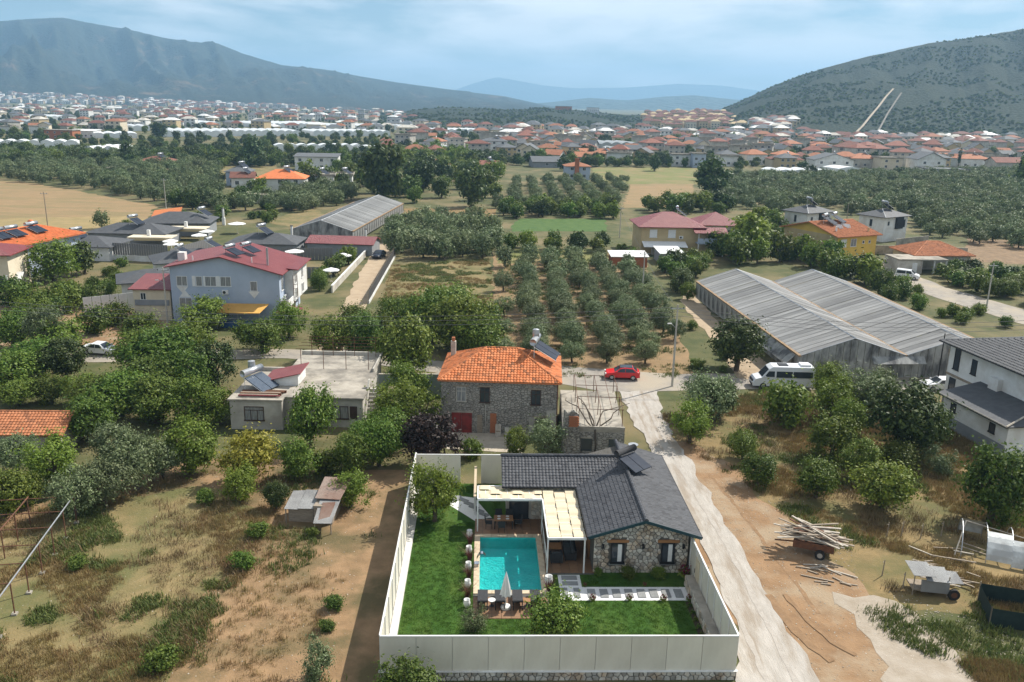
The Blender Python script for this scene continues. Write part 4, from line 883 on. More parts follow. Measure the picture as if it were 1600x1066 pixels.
def strip(p0, p1, w, per, ph, parent):
    """cloth strip woven over and under the bars"""
    p0, p1 = Vector((*p0, 0)), Vector((*p1, 0)); L = (p1 - p0).length; t = (p1 - p0) / L; s = Vector((-t.y, t.x, 0)) * w / 2; n = max(4, int(L / per * 8)); vs = []
    for i in range(n + 1):
        f = i / n * L; z = pz + .02 + max(-1, min(1, 2.2 * math.sin(math.pi * (f / per + ph)))) * .048; c = p0 + t * f
        vs += [(c + s).to_tuple()[:2] + (z,), (c - s).to_tuple()[:2] + (z,)]
    vs += [(x, y, z - .012) for x, y, z in vs]; m_ = 2 * (n + 1)
    MB().add(vs, [(2 * i, 2 * i + 1, 2 * i + 3, 2 * i + 2) for i in range(n)] + [(m_ + 2 * i, m_ + 2 * i + 2, m_ + 2 * i + 3, m_ + 2 * i + 1) for i in range(n)]).build('cloth_strip', m_fab, parent)
for i in range(3): strip((10.48 + i * .84, 11.15), (10.48 + i * .84, 18.45 if i < 3 else 17), .80, .86, i, pg)
for i in range(3): strip((5.28, 17.36 + i * .74), (10.0, 17.36 + i * .74), .73, .82, i, pg)
# furniture
def slatbox(mb, x0, y0, x1, y1, z0, z1, t=.05): mb.box(x0, y0, z0, x1, y1, z1); return mb
def chair(x, y, rz, lab):
    o = V('garden_chair', x, y, lab, 'chair', 'dining chairs under the pergola', .11, rz)
    MB().box(-.25, -.25, .4, .25, .25, .48).build('seat', m_rattan, o); MB().add([(-.25, .2, .48), (.25, .2, .48), (.25, .27, .48), (-.25, .27, .48), (-.25, .28, .95), (.25, .28, .95), (.25, .34, .95), (-.25, .34, .95)], [(0, 3, 2, 1), (4, 5, 6, 7), (0, 1, 5, 4), (1, 2, 6, 5), (2, 3, 7, 6), (3, 0, 4, 7)]).build('backrest', m_rattan, o)
    for sx in (-1, 1):
        for sy in (-1, 1): MB().tube([(sx * .23, sy * .23, 0), (sx * .21, sy * .21, .4)], .02, 5).build('leg', m_dark, o)
        MB().box(sx * .26 - .025, -.22, .62, sx * .26 + .025, .26, .66).build('armrest', m_rattan, o)
tb = V('dining_table', 7.15, 17.65, 'rectangular wooden dining table under the pergola', 'table', None, .11)
for i in range(5): MB().box(-.72, -.45 + i * .18, .7, .72, -.285 + i * .18, .75).build('top_plank', m_wood2, tb)
for sx in (-.66, .66):
    for sy in (-.38, .38): MB().box(sx - .035, sy - .035, 0, sx + .035, sy + .035, .7).build('leg', m_dark, tb)
for i, (x, y) in enumerate(((-.35, .2), (.3, .2), (-.35, -.2), (.3, -.2))):
    tag(MB().lathe([(.06, 0), (.13, .012), (.135, .02)], 12).build('plate', m_white, None, VL(7.15 + x, 17.65 + y, .862)), ['round white plate at the back left of the dining table', 'round white plate at the back right of the dining table', 'round white plate at the front left of the dining table', 'round white plate at the front right of the dining table'][i], 'plate', 'plates on the dining table')
chair(6.05, 17.5, math.pi / 2, 'dark rattan chair at the left end of the dining table'); chair(8.25, 17.6, -math.pi / 2, 'dark rattan chair at the right end of the dining table')
chair(6.8, 18.4, 0, 'dark rattan chair behind the dining table, left one'); chair(7.6, 18.4, 0, 'dark rattan chair behind the dining table, right one'); chair(7.0, 16.95, math.pi, 'dark rattan chair on the pool side of the dining table')
ct = V('coffee_table', 10.72, 14.0, 'low square wooden coffee table under the pergola', 'table', None, .11)
for i in range(5): MB().box(-.5, -.45 + i * .18, .4, .5, -.285 + i * .18, .45).build('top_plank', m_wood2, ct)
for sx in (-.44, .44):
    for sy in (-.39, .39): MB().box(sx - .04, sy - .04, 0, sx + .04, sy + .04, .4).build('leg', m_rattan, ct)
def lounge(name, x, y, w, rz, lab, cat, ns):
    o = V(name, x, y, lab, cat, None, .11, rz)
    MB().box(-w / 2, -.4, .08, w / 2, .4, .3).build('base', m_rattan, o); MB().box(-w / 2, .3, .3, w / 2, .42, .75).build('backrest', m_rattan, o)
    for sx in (-1, 1): MB().box(sx * w / 2 - (.1 if sx > 0 else 0), -.4, .3, sx * w / 2 + (.1 if sx < 0 else 0), .3, .58).build('armrest', m_rattan, o); [MB().box(sx * (w / 2 - .06) - .03, yy - .03, 0, sx * (w / 2 - .06) + .03, yy + .03, .08).build('leg', m_dark, o) for yy in (-.34, .34)]
    cw = (w - .2) / ns
    for i in range(ns): MB().box(-w / 2 + .11 + i * cw, -.38, .3, -w / 2 + .09 + (i + 1) * cw, .28, .43).build('seat_cushion', m_cush, o); MB().box(-w / 2 + .12 + i * cw, .12, .435, -w / 2 + .08 + (i + 1) * cw, .28, .8).build('back_cushion', m_cush, o)
lounge('sofa', 11.75, 13.6, 2.0, -math.pi / 2, 'dark rattan three-seat sofa with grey cushions under the pergola', 'sofa', 3)
lounge('armchair', 10.75, 12.65, .85, math.pi, 'dark rattan armchair in front of the coffee table', 'armchair', 1)
lounge('armchair', 10.75, 15.3, .85, 0, 'dark rattan armchair behind the coffee table', 'armchair', 1)
for i, (x, lab) in enumerate(((5.62, 'leftmost charcoal sun lounger by the pool'), (6.72, 'charcoal sun lounger behind the closed parasol'), (7.85, 'charcoal sun lounger right of the closed parasol'), (9.0, 'rightmost charcoal sun lounger by the pool'))):
    o = V('sun_lounger', x, 6.5, lab, 'sun lounger', 'sun loungers by the pool', .11)
    MB().box(-.33, .55, .26, .33, 1.9, .36).build('seat', m_rattan, o); MB().slab([(-.33, .55, .36), (.33, .55, .36), (.33, -.1, .82), (-.33, -.1, .82)], .07).build('backrest', m_rattan, o)
    for sx in (-.29, .29):
        for yy in (.1, 1.8): MB().box(sx - .03, yy - .03, 0, sx + .03, yy + .03, .3).build('leg', m_dark, o)
        MB().box(sx - .03, -.05, .2, sx + .03, 1.9, .26).build('side_rail', m_dark, o)
for x, m, lab in ((6.2, m_white, 'small round white side table left of the parasol'), (8.43, m_wood2, 'small wooden side table between the right loungers')):
    o = V('side_table', x, 7.1, lab, 'table', None, .11)
    (MB().lathe([(.24, .4), (.24, .44)], 14) if m is m_white else MB().box(-.22, -.22, .38, .22, .22, .42)).build('top', m, o); MB().tube([(0, 0, .02), (0, 0, .4)], .03, 6).build('stem', m_dark, o); MB().lathe([(.16, 0), (.16, .02)], 10).build('foot', m_dark, o)
um = V('closed_parasol', 7.08, 6.85, 'closed white parasol on white base between the sun loungers', 'parasol', None, .11)
MB().lathe([(.32, 0), (.34, .06), (.3, .16), (.08, .2)], 14).build('base', m_white, um); MB().tube([(0, 0, .15), (0, 0, 2.55)], .028, 6).build('pole', m_white, um)
vs = [(0, 0, 2.62)]; n = 24
for z, r in ((2.3, .1), (1.7, .24), (1.2, .34), (.98, .40)):
    for k in range(n): rr = r * (1 if k % 3 == 0 else (.72 if k % 3 == 1 else .8)); vs.append((rr * math.cos(2 * math.pi * k / n), rr * math.sin(2 * math.pi * k / n), z + (0 if k % 3 else -.04)))
MB().add(vs, [(0, 1 + k, 1 + (k + 1) % n) for k in range(n)] + [(1 + j * n + k, 1 + (j + 1) * n + k, 1 + (j + 1) * n + (k + 1) % n, 1 + j * n + (k + 1) % n) for j in range(3) for k in range(n)]).build('canopy', m_parasol, um)
pot = MB().lathe([(.13, 0), (.2, .08), (.28, .35), (.24, .55), (.2, .62), (.25, .68), (.21, .66), (.18, .5)], 14)
pm_ = pot.mesh('planter', m_white, True)
for i, y in enumerate((16.1, 13.75, 11.55, 9.3, 7.0)):
    tag(ob('planter', pm_, None, VL(4.62, y, .075), 0, .82), ['white vase planter farthest along the pool edge, near the pergola', 'second white vase planter from the pergola along the pool', 'middle white vase planter on the left pool edge', 'fourth white vase planter from the pergola', 'white vase planter beside the leftmost sun lounger'][i], 'planter', 'white planters along the pool')
tag(ob('planter', pm_, None, VL(10.0, 9.6, .075)), 'white vase planter at the right front pool corner', 'planter')
# stepping path
pt = vpatch('pebble_path', [(12.2, 7.75, 19.1, 9.35), (10.7, 7.75, 12.2, 10.85)], .082, m_peb)
s1 = MB().box(-.26, -.48, 0, .26, .48, .05).mesh('paver', m_slab)
for i in range(8): ob('paver', s1, pt, (12.75 + i * .82, 8.55, .085), rad(random.uniform(-1, 1)))
for x, y, sx, sy in ((11.0, 8.6, .75, 1.2), (11.8, 8.6, .75, 1.2), (11.45, 9.75, 2.0, .45), (11.45, 10.45, 2.0, .5)): ob('paver', s1, pt, (x, y, .085), 0, (sx, sy, 1))
pt = struct(MB().add([(2.7, 23.2, .082), (4.9, 22.6, .082), (6.3, 19.1, .082), (5.0, 18.6, .082), (2.7, 21.6, .082)], [(4, 3, 2, 1, 0)]).build('pebble_path', m_peb, None, VL(0, 0), VA))
for i in range(7): ob('paver', s1, pt, (3.2 + i * .42, 22.5 - (0 if i < 2 else (i - 1.4) * .62), .085), rad(0 if i < 2 else 50), (.85, .8, 1))
sl = V('garden_wall', 4.9, 19.6, 'thin white garden wall behind the pergola corner', 'wall'); MB().box(0, 0, 0, .14, 5.7, 1.6).build('wall', m_white, sl); MB().box(-.03, 0, 1.6, .17, 5.7, 1.66).build('coping', m_trav, sl)
bed = vpatch('flower_bed', [(18.72, .1, 19.1, 7.6)], .085, mat('bed_soil', (.05, .035, .02), None, 5, .95, .5))
# ------------------------------------------------------------------ old stone house and its neighbours
def rubble(name, c1, c2, joint, sc=3.2):
    m = bpy.data.materials.new(name); m.use_nodes = True; N, L = m.node_tree.nodes, m.node_tree.links
    b = N['Principled BSDF']; b.inputs['Roughness'].default_value = .92; b.inputs['Specular IOR Level'].default_value = .2
    tc = N.new('ShaderNodeTexCoord'); mp = N.new('ShaderNodeMapping'); mp.inputs['Scale'].default_value = (1, 1, 1.5); L.new(tc.outputs['Object'], mp.inputs[0])
    n0 = N.new('ShaderNodeTexNoise'); n0.inputs['Scale'].default_value = 2.5; L.new(mp.outputs[0], n0.inputs['Vector'])
    ad = N.new('ShaderNodeMix'); ad.data_type = 'RGBA'; ad.blend_type = 'ADD'; ad.inputs[0].default_value = .25; L.new(mp.outputs[0], ad.inputs[6]); L.new(n0.outputs['Color'], ad.inputs[7])
    v = N.new('ShaderNodeTexVoronoi'); v.inputs['Scale'].default_value = sc; L.new(ad.outputs[2], v.inputs['Vector'])
    e = N.new('ShaderNodeTexVoronoi'); e.feature = 'DISTANCE_TO_EDGE'; e.inputs['Scale'].default_value = sc; L.new(ad.outputs[2], e.inputs['Vector'])
    def mx(f, a, c):
        x = N.new('ShaderNodeMix'); x.data_type = 'RGBA'; L.new(f, x.inputs[0])
        for i, q in ((6, a), (7, c)):
            if isinstance(q, tuple): x.inputs[i].default_value = (*q, 1)
            else: L.new(q, x.inputs[i])
        return x.outputs[2]
    sp = N.new('ShaderNodeSeparateColor'); L.new(v.outputs['Color'], sp.inputs[0])
    col = mx(sp.outputs[0], c1, c2)
    r = N.new('ShaderNodeMapRange'); r.inputs[1].default_value = .02; r.inputs[2].default_value = .1; L.new(e.outputs['Distance'], r.inputs[0])
    col = mx(r.outputs[0], joint, col)
    n1 = N.new('ShaderNodeTexNoise'); n1.inputs['Scale'].default_value = .7; n1.inputs['Detail'].default_value = 6; L.new(tc.outputs['Object'], n1.inputs['Vector'])
    r1 = N.new('ShaderNodeMapRange'); r1.inputs[1].default_value = .5; r1.inputs[2].default_value = .72; r1.inputs[4].default_value = .6; L.new(n1.outputs['Fac'], r1.inputs[0])
    L.new(mx(r1.outputs[0], col, (.36, .33, .28)), b.inputs['Base Color'])
    bp = N.new('ShaderNodeBump'); bp.inputs['Strength'].default_value = .9; bp.inputs['Distance'].default_value = .08; L.new(r.outputs[0], bp.inputs['Height']); L.new(bp.outputs[0], b.inputs['Normal'])
    return m
m_rub = rubble('old_rubble_wall', (.40, .37, .32), (.27, .25, .22), (.16, .145, .125))
m_redgate = mat('red_gate', (.27, .035, .03), (.2, .03, .025), 2, .6, c3=(.14, .03, .025), s3=1)
m_brown = mat('brown_frame', (.075, .04, .03), (.05, .03, .022), 4, .7)
SA, SO = rad(-2.1), (-6.7, 77.9)
o = house('stone_house', SO, SA, 11.2, 8.2, 5.4, 'hip', 2.1, .3, m_rub, t_orange, 'two-storey rubble stone house with weathered orange hip roof and red gate', tiled=True,
          wins=(('S', 1.95, 3.25, .95, 1.45, 'c', m_plast, m_curt), ('S', 4.2, 3.2, .95, 1.5, 'c', m_brown), ('S', 9.1, 3.1, .95, 1.5, 'c', m_brown), ('S', 9.6, .3, .95, 1.5, 'v', m_brown), ('E', 2.4, 3.2, .9, 1.4, 'c', m_brown)))
for x in (1.0, 2.0): MB().box(x + .01, -.07, .05, x + .98, -.01, 2.1).build('gate_leaf', m_redgate, o)
MB().box(.9, -.09, 2.1, 3.1, .02, 2.3).build('gate_lintel', m_conc, o)
for u, z in ((1.95, 4.75), (4.2, 4.75), (9.1, 4.65), (9.6, 1.85)): MB().box(u - .75, -.055, z, u + .75, .01, z + .13).build('lintel', m_wood, o)
MB().box(8.5, -.045, .2, 9.05, .01, 1.85).build('white_patch', m_plast, o); MB().box(10.15, -.045, .1, 11.15, .01, 2.6).build('white_patch', m_plast, o)
MB().tube([(4.3, -.08, 0), (4.3, -.08, 3.0)], .05, 6).build('downpipe', m_plast, o); MB().tube([(11.15, -.1, 0), (11.15, -.1, 5.3)], .05, 6).build('downpipe', m_rust, o)
MB().box(3.5, -.055, .1, 4.0, .01, 1.9).build('side_door', m_wood, o); MB().box(4.75, -.055, .1, 5.35, .01, 2.1).build('brick_patch', m_brick, o)
heater(o, (9.0, 4.6, 6.55), rad(-10), .5, 1.25); MB().lathe([(.02, 0), (.32, .1), (.36, .5), (.32, .9), (.02, 1.0)], 12, (8.9, 4.9, 8.4)).build('water_tank', m_steel, o)
MB().box(.2, 6.6, 5.2, .7, 7.1, 7.3).build('chimney', m_plast, o); MB().box(.3, 6.7, 7.3, .6, 7.0, 7.7).build('chimney_pot', m_brick, o)
yd = struct(MB().add([P3(SO, SA, 1, -4.2, .03), P3(SO, SA, 8, -4.6, .03), P3(SO, SA, 8.6, 0, .03), P3(SO, SA, .4, 0, .03)], [(0, 1, 2, 3)]).build('yard_paving', mat('cracked_paving', (.46, .4, .31), (.36, .31, .24), 1.2, .9, .5)))
for x, h, m, lab in ((5.3, 1.25, m_whwood, 'upright pale wooden board beside the stone house'), (6.2, .95, m_plast, 'upright white panel beside the stone house')):
    g = P3(SO, SA, x, -.9); b = thing('leaning_board', g, SA, lab, 'board'); MB().slab([(0, 0, 0.02), (.55, 0, .02), (.55, .25, h), (0, .25, h)], .05).build('panel', m, b); MB().box(.05, .1, 0, .5, .16, h * .5).build('brace', m_wood, b)
# annex with ruined roof terrace
AO = (4.75, 72.6); o = thing('ruined_annex', (*AO, 0), rad(-1.5), 'ruined concrete annex with bare roof terrace and rusty pipe frame beside the gravel lane', 'ruin'); KEEP.append((8, 78, 6))
MB().box(0, 0, 0, 5.6, .3, 2.4).box(5.3, .3, 0, 5.6, 11, 2.4).box(0, .3, 0, .3, 11, 2.4).build('wall', m_rub, o)
MB().box(.02, .02, 2.4, 5.58, 11, 2.62).build('roof_slab', m_conc, o)
MB().box(0, -.02, 2.62, 5.6, .15, 2.95).build('parapet', m_conc, o)
MB().ext([(0, 0), (1.6, 0), (1.4, 4.2), (.9, 4.6), (.4, 4.3), (0, 4.7)], 'y', -.4, -.05).build('broken_wall', m_rub, o)
bk = MB().box(0, 0, 0, .19, .2, .09).mesh('brick', m_brick)
for i in range(9):
    for j in range(4): ob('brick', bk, o, (.5 + j * .21 + (i % 2) * .08, -.62, 3.1 + i * .11), random.uniform(-.06, .06))
for u, z, w_, h_ in ((2.2, .6, 1.0, 1.2), (4.6, .7, .8, 1.1)): MB().box(u - w_ / 2, -.03, z, u + w_ / 2, .02, z + h_).build('window_opening', m_glass, o); MB().box(u - w_ / 2 - .08, -.045, z + h_, u + w_ / 2 + .08, .02, z + h_ + .12).build('lintel', m_conc, o)
for x in (1.4, 3.4, 5.4):
    for y in (.6, 4, 7.4, 10.6): MB().tube([(x, y, 2.6), (x + random.uniform(-.06, .06), y, 4.4)], .035, 5).build('frame_post', m_rust, o)
for y in (.6, 4, 7.4, 10.6): MB().tube([(1.4, y, 4.4), (5.5, y, 4.4)], .03, 5).build('frame_bar', m_rust, o)
for x in (1.4, 2.4, 3.4, 4.4, 5.4): MB().tube([(x, .6, 4.43), (x, 10.8, 4.43)], .025, 5).build('frame_bar', m_rust, o)
m_bark = mat('bark', (.12, .095, .07), (.075, .06, .045), 6, .95, .6)
vn = thing('bare_vine', (*P3(AO, 0, 2.9, -.4)[:2], 0), 0, 'thick leafless vine climbing over the ruined annex roof', 'vine')
for k in range(5):
    a = random.uniform(.5, 2.4); pts = [(0, 0, 0), (.1, .1, 1.2), (0, .3, 2.6)]
    for t in range(6): p = pts[-1]; pts.append((p[0] + math.cos(a) * .7 + random.uniform(-.4, .4), p[1] + math.sin(a) * .9 + random.uniform(-.3, .3), min(3.9, p[2] + .35 + random.uniform(-.15, .3))))
    MB().tube(pts, .1, 5, True, .025).build('stem', m_bark, vn)
# white flat-roofed house
FO = (-27.0, 77.6); fa = rad(0)
o = thing('flat_roof_house', (*FO, 0), fa, 'low white flat-roofed house with roof terrace left of the stone house', 'house'); KEEP.append((-21, 83, 8))
MB().box(0, 0, 0, 5.0, 9, 2.95).build('front_block', m_plast, o); MB().box(5.0, 1.0, 0, 12.6, 9, 2.95).build('rear_block', m_plast, o); MB().box(3.4, 9, 0, 12.2, 15.4, 2.9).build('back_block', m_plast, o)
for b in ((-.15, -.15, 5.1, 9.1), (5.1, .8, 12.75, 9.1), (3.3, 9.1, 12.4, 15.5)): MB().box(b[0], b[1], 2.95, b[2], b[3], 3.1).build('roof_slab', m_conc, o)
for b in ((-.15, 8.9, 3.2, 9.1), (12.25, 9.2, 12.4, 15.5), (3.3, 15.3, 12.2, 15.5)): MB().box(b[0], b[1], 3.1, b[2], b[3], 3.5).build('parapet', m_plast, o)
window(o, 'S', 0, 0, 2.3, .95, 1.9, 1.4, m_brown, m_curt, '3')
w_ = window(o, 'S', 0, 0, 10.4, .9, 1.6, 1.3, m_brown, m_curt, 'v'); w_.location.y = 1.0
for x in (9.1, 11.7): MB().box(x - .35, .94, .9, x + .35, .99, 2.2).build('shutter', m_brown, o)
MB().ext([(2.4, 3.1), (5.6, 3.1), (5.6, 4.3), (2.4, 3.5)], 'y', 4.2, 7.4).build('stair_house', m_white, o)
MB().slab([(2.1, 3.9, 3.6), (5.9, 3.9, 4.5), (5.9, 7.8, 4.5), (2.1, 7.8, 3.6)], .08).build('red_roof', m_redsheet, o)
heater(o, (1.3, 3.6, 3.1), rad(-25), .45, 1.25, m_steel, m_solar2); MB().lathe([(.02, 0), (.35, .06), (.38, .5), (.35, 1.0), (.02, 1.1)], 12, (.9, 4.6, 4.5)).build('water_tank', m_steel, o)
for k in range(6): MB().box(.6 + random.uniform(-.2, .2), .5 + k * .28, 3.12 + random.uniform(0, .15), 4.6 + random.uniform(-.3, .4), .7 + k * .28, 3.2 + random.uniform(0.1, .16)).build('roof_plank', random.choice([m_rust, m_wood, m_redsheet]), o)
st = thing('stairway', (*P3(FO, fa, 12.8, 1.2)[:2], 0), fa, 'outside concrete stairway up to the flat roof', 'stairs')
for k in range(10): MB().box(0, k * .32, 0, 1.3, k * .32 + .32, .3 + k * .3).build('step', m_plast, st)
MB().ext([(0, 0), (3.3, 0), (3.3, 3.9), (3.0, 3.9), (0, .9)], 'x', -.16, -.02).build('side_wall', m_plast, st)
cv = thing('canvas_sheet', (*P3(FO, fa, 14.6, 3.4)[:2], 0), fa, 'tan canvas sheet hung beside the outside stairs', 'sheet'); MB().slab([(0, 0, 2.2), (1.5, .1, 1.6), (1.6, 1.4, 3.0), (0, 1.4, 3.1)], .03).build('sheet', m_tan, cv)
for x, y in ((.05, 0.05), (1.55, 1.35), (.05, 1.35)): MB().tube([(x, y, 0), (x, y, 2.2 if y < 1 else 3.0)], .03, 5).build('pole', m_rust, cv)
tr = thing('roof_trellis', (*P3(FO, fa, 4.5, 10.0)[:2], 3.1), fa, 'rusty vine trellis on the back of the flat roof', 'trellis')
for x in (0, 2.4, 4.8, 7.2):
    for y in (0, 5.0): MB().tube([(x, y, 0), (x, y, 2.2)], .035, 5).build('post', m_rust, tr)
for y in (0, 1.25, 2.5, 3.75, 5): MB().tube([(-.5, y, 2.2), (7.6, y, 2.2)], .025, 5).build('bar', m_rust, tr)
bw = thing('screen_wall', (-14.2, 87.5, 0), rad(3), 'blank grey-green plaster wall left of the stone house', 'wall'); MB().box(0, 0, 0, 7.0, .25, 2.6).build('wall', mat('grey_green', (.22, .27, .26), (.18, .22, .21), 1, .9), bw); MB().box(-.03, -.03, 2.6, 7.03, .28, 2.68).build('coping', m_conc, bw)
# tiled shed at left edge
house('tiled_shed', (-50, 70.3), rad(2), 10.2, 4.6, 2.1, 'gx', 1.1, .35, m_plast, t_brown, 'low shed with weathered orange tiles at left edge among the trees', 'shed', tiled=True)
# rusty sheet hut in the left field
m_tin = ribmat('old_tin', (.34, .34, .33), (.22, .215, .21), 7, 0, .5, .3); m_tinr = ribmat('rusty_tin', (.34, .25, .2), (.22, .11, .07), 7, 0, .7, .1)
hu = thing('tin_hut', (-16.9, 58.4, 0), rad(-3), 'collapsing hut of rusty corrugated sheets in the left field', 'hut'); KEEP.append((-15, 60, 3))
MB().box(.2, .6, 0, 2.1, 2.4, 1.2).box(2.2, .4, 0, 3.6, 3.4, 1.5).build('wall', m_wood, hu)
for q, m in (([(0, .2, 1.25), (1.1, .1, 1.3), (1.1, 2.6, 1.7), (0, 2.6, 1.6)], m_tin), ([(1.05, .15, 1.35), (2.2, .3, 1.3), (2.2, 2.7, 1.7), (1.05, 2.6, 1.75)], m_tin), ([(2.1, 1.2, 1.75), (4.1, 1.0, 1.8), (4.3, 3.9, 2.3), (2.1, 4.1, 2.2)], m_tinr), ([(2.6, -1.2, .9), (4.0, -1.3, 1.0), (4.1, 1.1, 1.75), (2.5, 1.2, 1.65)], m_tin), ([(2.9, -.9, 1.02), (3.7, -.9, 1.08), (3.8, .8, 1.7), (2.8, .8, 1.6)], m_tinr)): MB().slab(q, .03).build('roof_sheet', m, hu)
for x, y, h in ((2.7, -1.1, .9), (3.9, -1.1, 1.0), (.1, .3, 1.2)): MB().tube([(x, y, 0), (x, y, h)], .05, 5).build('post', m_wood, hu)
# pipe frame at left edge
fr = thing('pipe_frame', (-32.3, 58.0, 0), math.atan2(-13.9, 2.4), 'bare rusty pipe greenhouse frame at left edge', 'frame')
n = 7
for i in range(n):
    for j in range(3): MB().tube([(i * 2.4, -j * 3.2, 0), (i * 2.4, -j * 3.2, 2.2)], .045, 5).build('post', m_rust, fr)
    MB().tube([(i * 2.4, 0, 2.2), (i * 2.4, -6.6, 2.2)], .035, 5).build('cross_pipe', m_rust, fr); MB().box(i * 2.4 - .16, -.16, 0, i * 2.4 + .16, .16, .16).build('footing', m_conc, fr)
for j in range(3): MB().tube([(-.3, -j * 3.2, 2.24), (n * 2.4 - 2, -j * 3.2, 2.24)], .05, 5).build('long_pipe', m_steel if j == 0 else m_rust, fr)
# ---- junk on the right-hand lot
tl = thing('farm_trailer', (22.0, 55.9, 0), rad(-22), 'rusty two-wheeled farm trailer under a load of planks', 'trailer')
MB().box(-1.3, -.75, .55, 1.5, .75, .65).build('bed', m_rust, tl); MB().box(-1.3, -.8, .65, 1.5, -.74, 1.1).build('side_board', m_rust, tl); MB().box(-1.3, .74, .65, 1.5, .8, 1.1).build('side_board', m_rust, tl); MB().box(1.44, -.74, .65, 1.5, .74, 1.1).build('tail_board', m_rust, tl)
for y in (-.9, .9):
    w_ = MB().tube([(.6, y - .1, .36), (.6, y + .1, .36)], .36, 14).build('wheel', m_black, tl); MB().tube([(.6, y - .12, .36), (.6, y + .12, .36)], .19, 10).build('rim', m_plast, w_)
MB().tube([(-1.3, 0, .6), (-2.6, 0, .45)], .06, 5).build('drawbar', m_rust, tl)
tp = thing('timber_pile', (22.0, 55.9, 1.1), rad(-22), 'heap of pale planks and beams stacked on the rusty trailer', 'timber')
for k in range(44):
    L = random.uniform(1.8, 4.6); a = random.gauss(.05, .16) if k < 22 else random.uniform(-.9, .9); z = .04 + (k // 7) * .12 + random.uniform(0, .05)
    b = MB().box(-L / 2, -random.uniform(.05, .1), -.03, L / 2, .07, .035).build('plank', random.choice([m_whwood, m_wood, m_whwood, m_wood, m_rust, m_wood]), tp, (random.uniform(-.7, .8), random.uniform(-.7, .7), z)); b.rotation_euler = (random.uniform(-.1, .1), random.uniform(-.09, .09), a)
for k in range(40):
    u, v = random.random(), random.random(); g = G(1255 + 80 * u + 10 * v, 878 + 32 * v + 18 * u) if k < 14 else G(1435 + 85 * u, 855 + 65 * v)
    L = random.uniform(.5, 2.2); b = MB().box(-L / 2, -.05, 0, L / 2, .05, .05).build('loose_plank', random.choice([m_whwood, m_wood, m_wood]), None, (g.x, g.y, .05 + (.0 if k < 14 else random.uniform(0, .4)))); b.rotation_euler = (0, random.uniform(-.05, .05), random.uniform(-.9, .3))
    tag(b, 'loose weathered plank lying on the dirt below the trailer' if k < 14 else 'broken timber in the heap beside the plastic tunnel', 'plank', 'planks scattered by the trailer' if k < 14 else 'broken timber heap')
ca = thing('sheet_cart', (26.9, 50.5, 0), rad(-6), 'old cart boxed in with grey corrugated sheets', 'cart')
MB().box(0, 0, .35, 2.3, 1.3, .45).build('bed', m_wood, ca)
for q in ([(-.1, -.1, 1.5), (1.3, -.1, 1.5), (1.2, 1.5, 1.7), (-.2, 1.5, 1.7)], [(.7, -.25, 1.25), (2.2, -.25, 1.2), (2.3, 1.3, 1.5), (.9, 1.3, 1.55)], [(2.0, -.1, 1.1), (3.2, .1, 1.0), (3.1, 1.3, 1.2), (2.0, 1.3, 1.3)]): MB().slab(q, .03).build('sheet', m_tin, ca)
MB().slab([(.4, -.28, .45), (2.2, -.28, .4), (2.2, -.12, 1.2), (.4, -.12, 1.25)], .03).build('side_sheet', m_tin, ca)
for x in (0, 2.2): MB().tube([(x, 0, 0), (x, 0, 1.5)], .04, 5).build('post', m_wood, ca)
w_ = MB().tube([(2.5, -.35, .38), (2.5, -.15, .38)], .38, 14).build('wheel', m_black, ca); MB().tube([(2.5, -.37, .38), (2.5, -.13, .38)], .2, 10).build('rim', m_rust, w_)
pt = thing('plastic_tunnel', (32.6, 55.5, 0), rad(-24), 'broken plastic tunnel with bare hoops at right edge', 'greenhouse'); KEEP.append((35, 55, 3))
for k in range(5): MB().tube([(k * 1.6, 2.2 + 2.2 * math.cos(a), 1.9 * math.sin(a)) for a in [math.pi * i / 10 for i in range(11)]], .035, 5).build('hoop', m_steel, pt)
m_film = mat('torn_film', (.62, .63, .6), (.5, .51, .49), 3, .4, c3=(.4, .4, .38), s3=.8)
for k, (a0, a1) in enumerate(((0.1, 1.2), (1.9, 3.0), (2.1, 3.1))): 
    vs = [(k * 1.6 + u * 1.6, 2.2 + 2.22 * math.cos(a0 + (a1 - a0) * t / 5), 1.93 * math.sin(a0 + (a1 - a0) * t / 5)) for t in range(6) for u in (0, 1)]
    MB().add(vs, [(2 * i, 2 * i + 1, 2 * i + 3, 2 * i + 2) for i in range(5)]).build('film', m_film, pt)
MB().tube([(-.4, 0, .1), (.2, 2.2, 2.0), (4.5, 4.6, .4)], .05, 5).build('leaning_pipe', m_whwood, pt)
nt_ = thing('net_screen', tuple(G(1545, 978)), rad(-8), 'dark green shade-net pen at the lower right edge', 'pen'); KEEP.append((33, 47, 2.5))
for a, b in (((0, 0), (4, -.4)), ((0, 0), (.4, 3)), ((.4, 3), (4.2, 2.6))):
    MB().add([(a[0], a[1], 0), (b[0], b[1], 0), (b[0], b[1], 1.15), (a[0], a[1], 1.25)], [(0, 1, 2, 3)]).build('net', mat('shade_net', (.012, .024, .022), (.02, .035, .03), 3, .9), nt_); MB().tube([(a[0], a[1], 0), (a[0], a[1], 1.4)], .04, 5).build('post', m_wood, nt_)
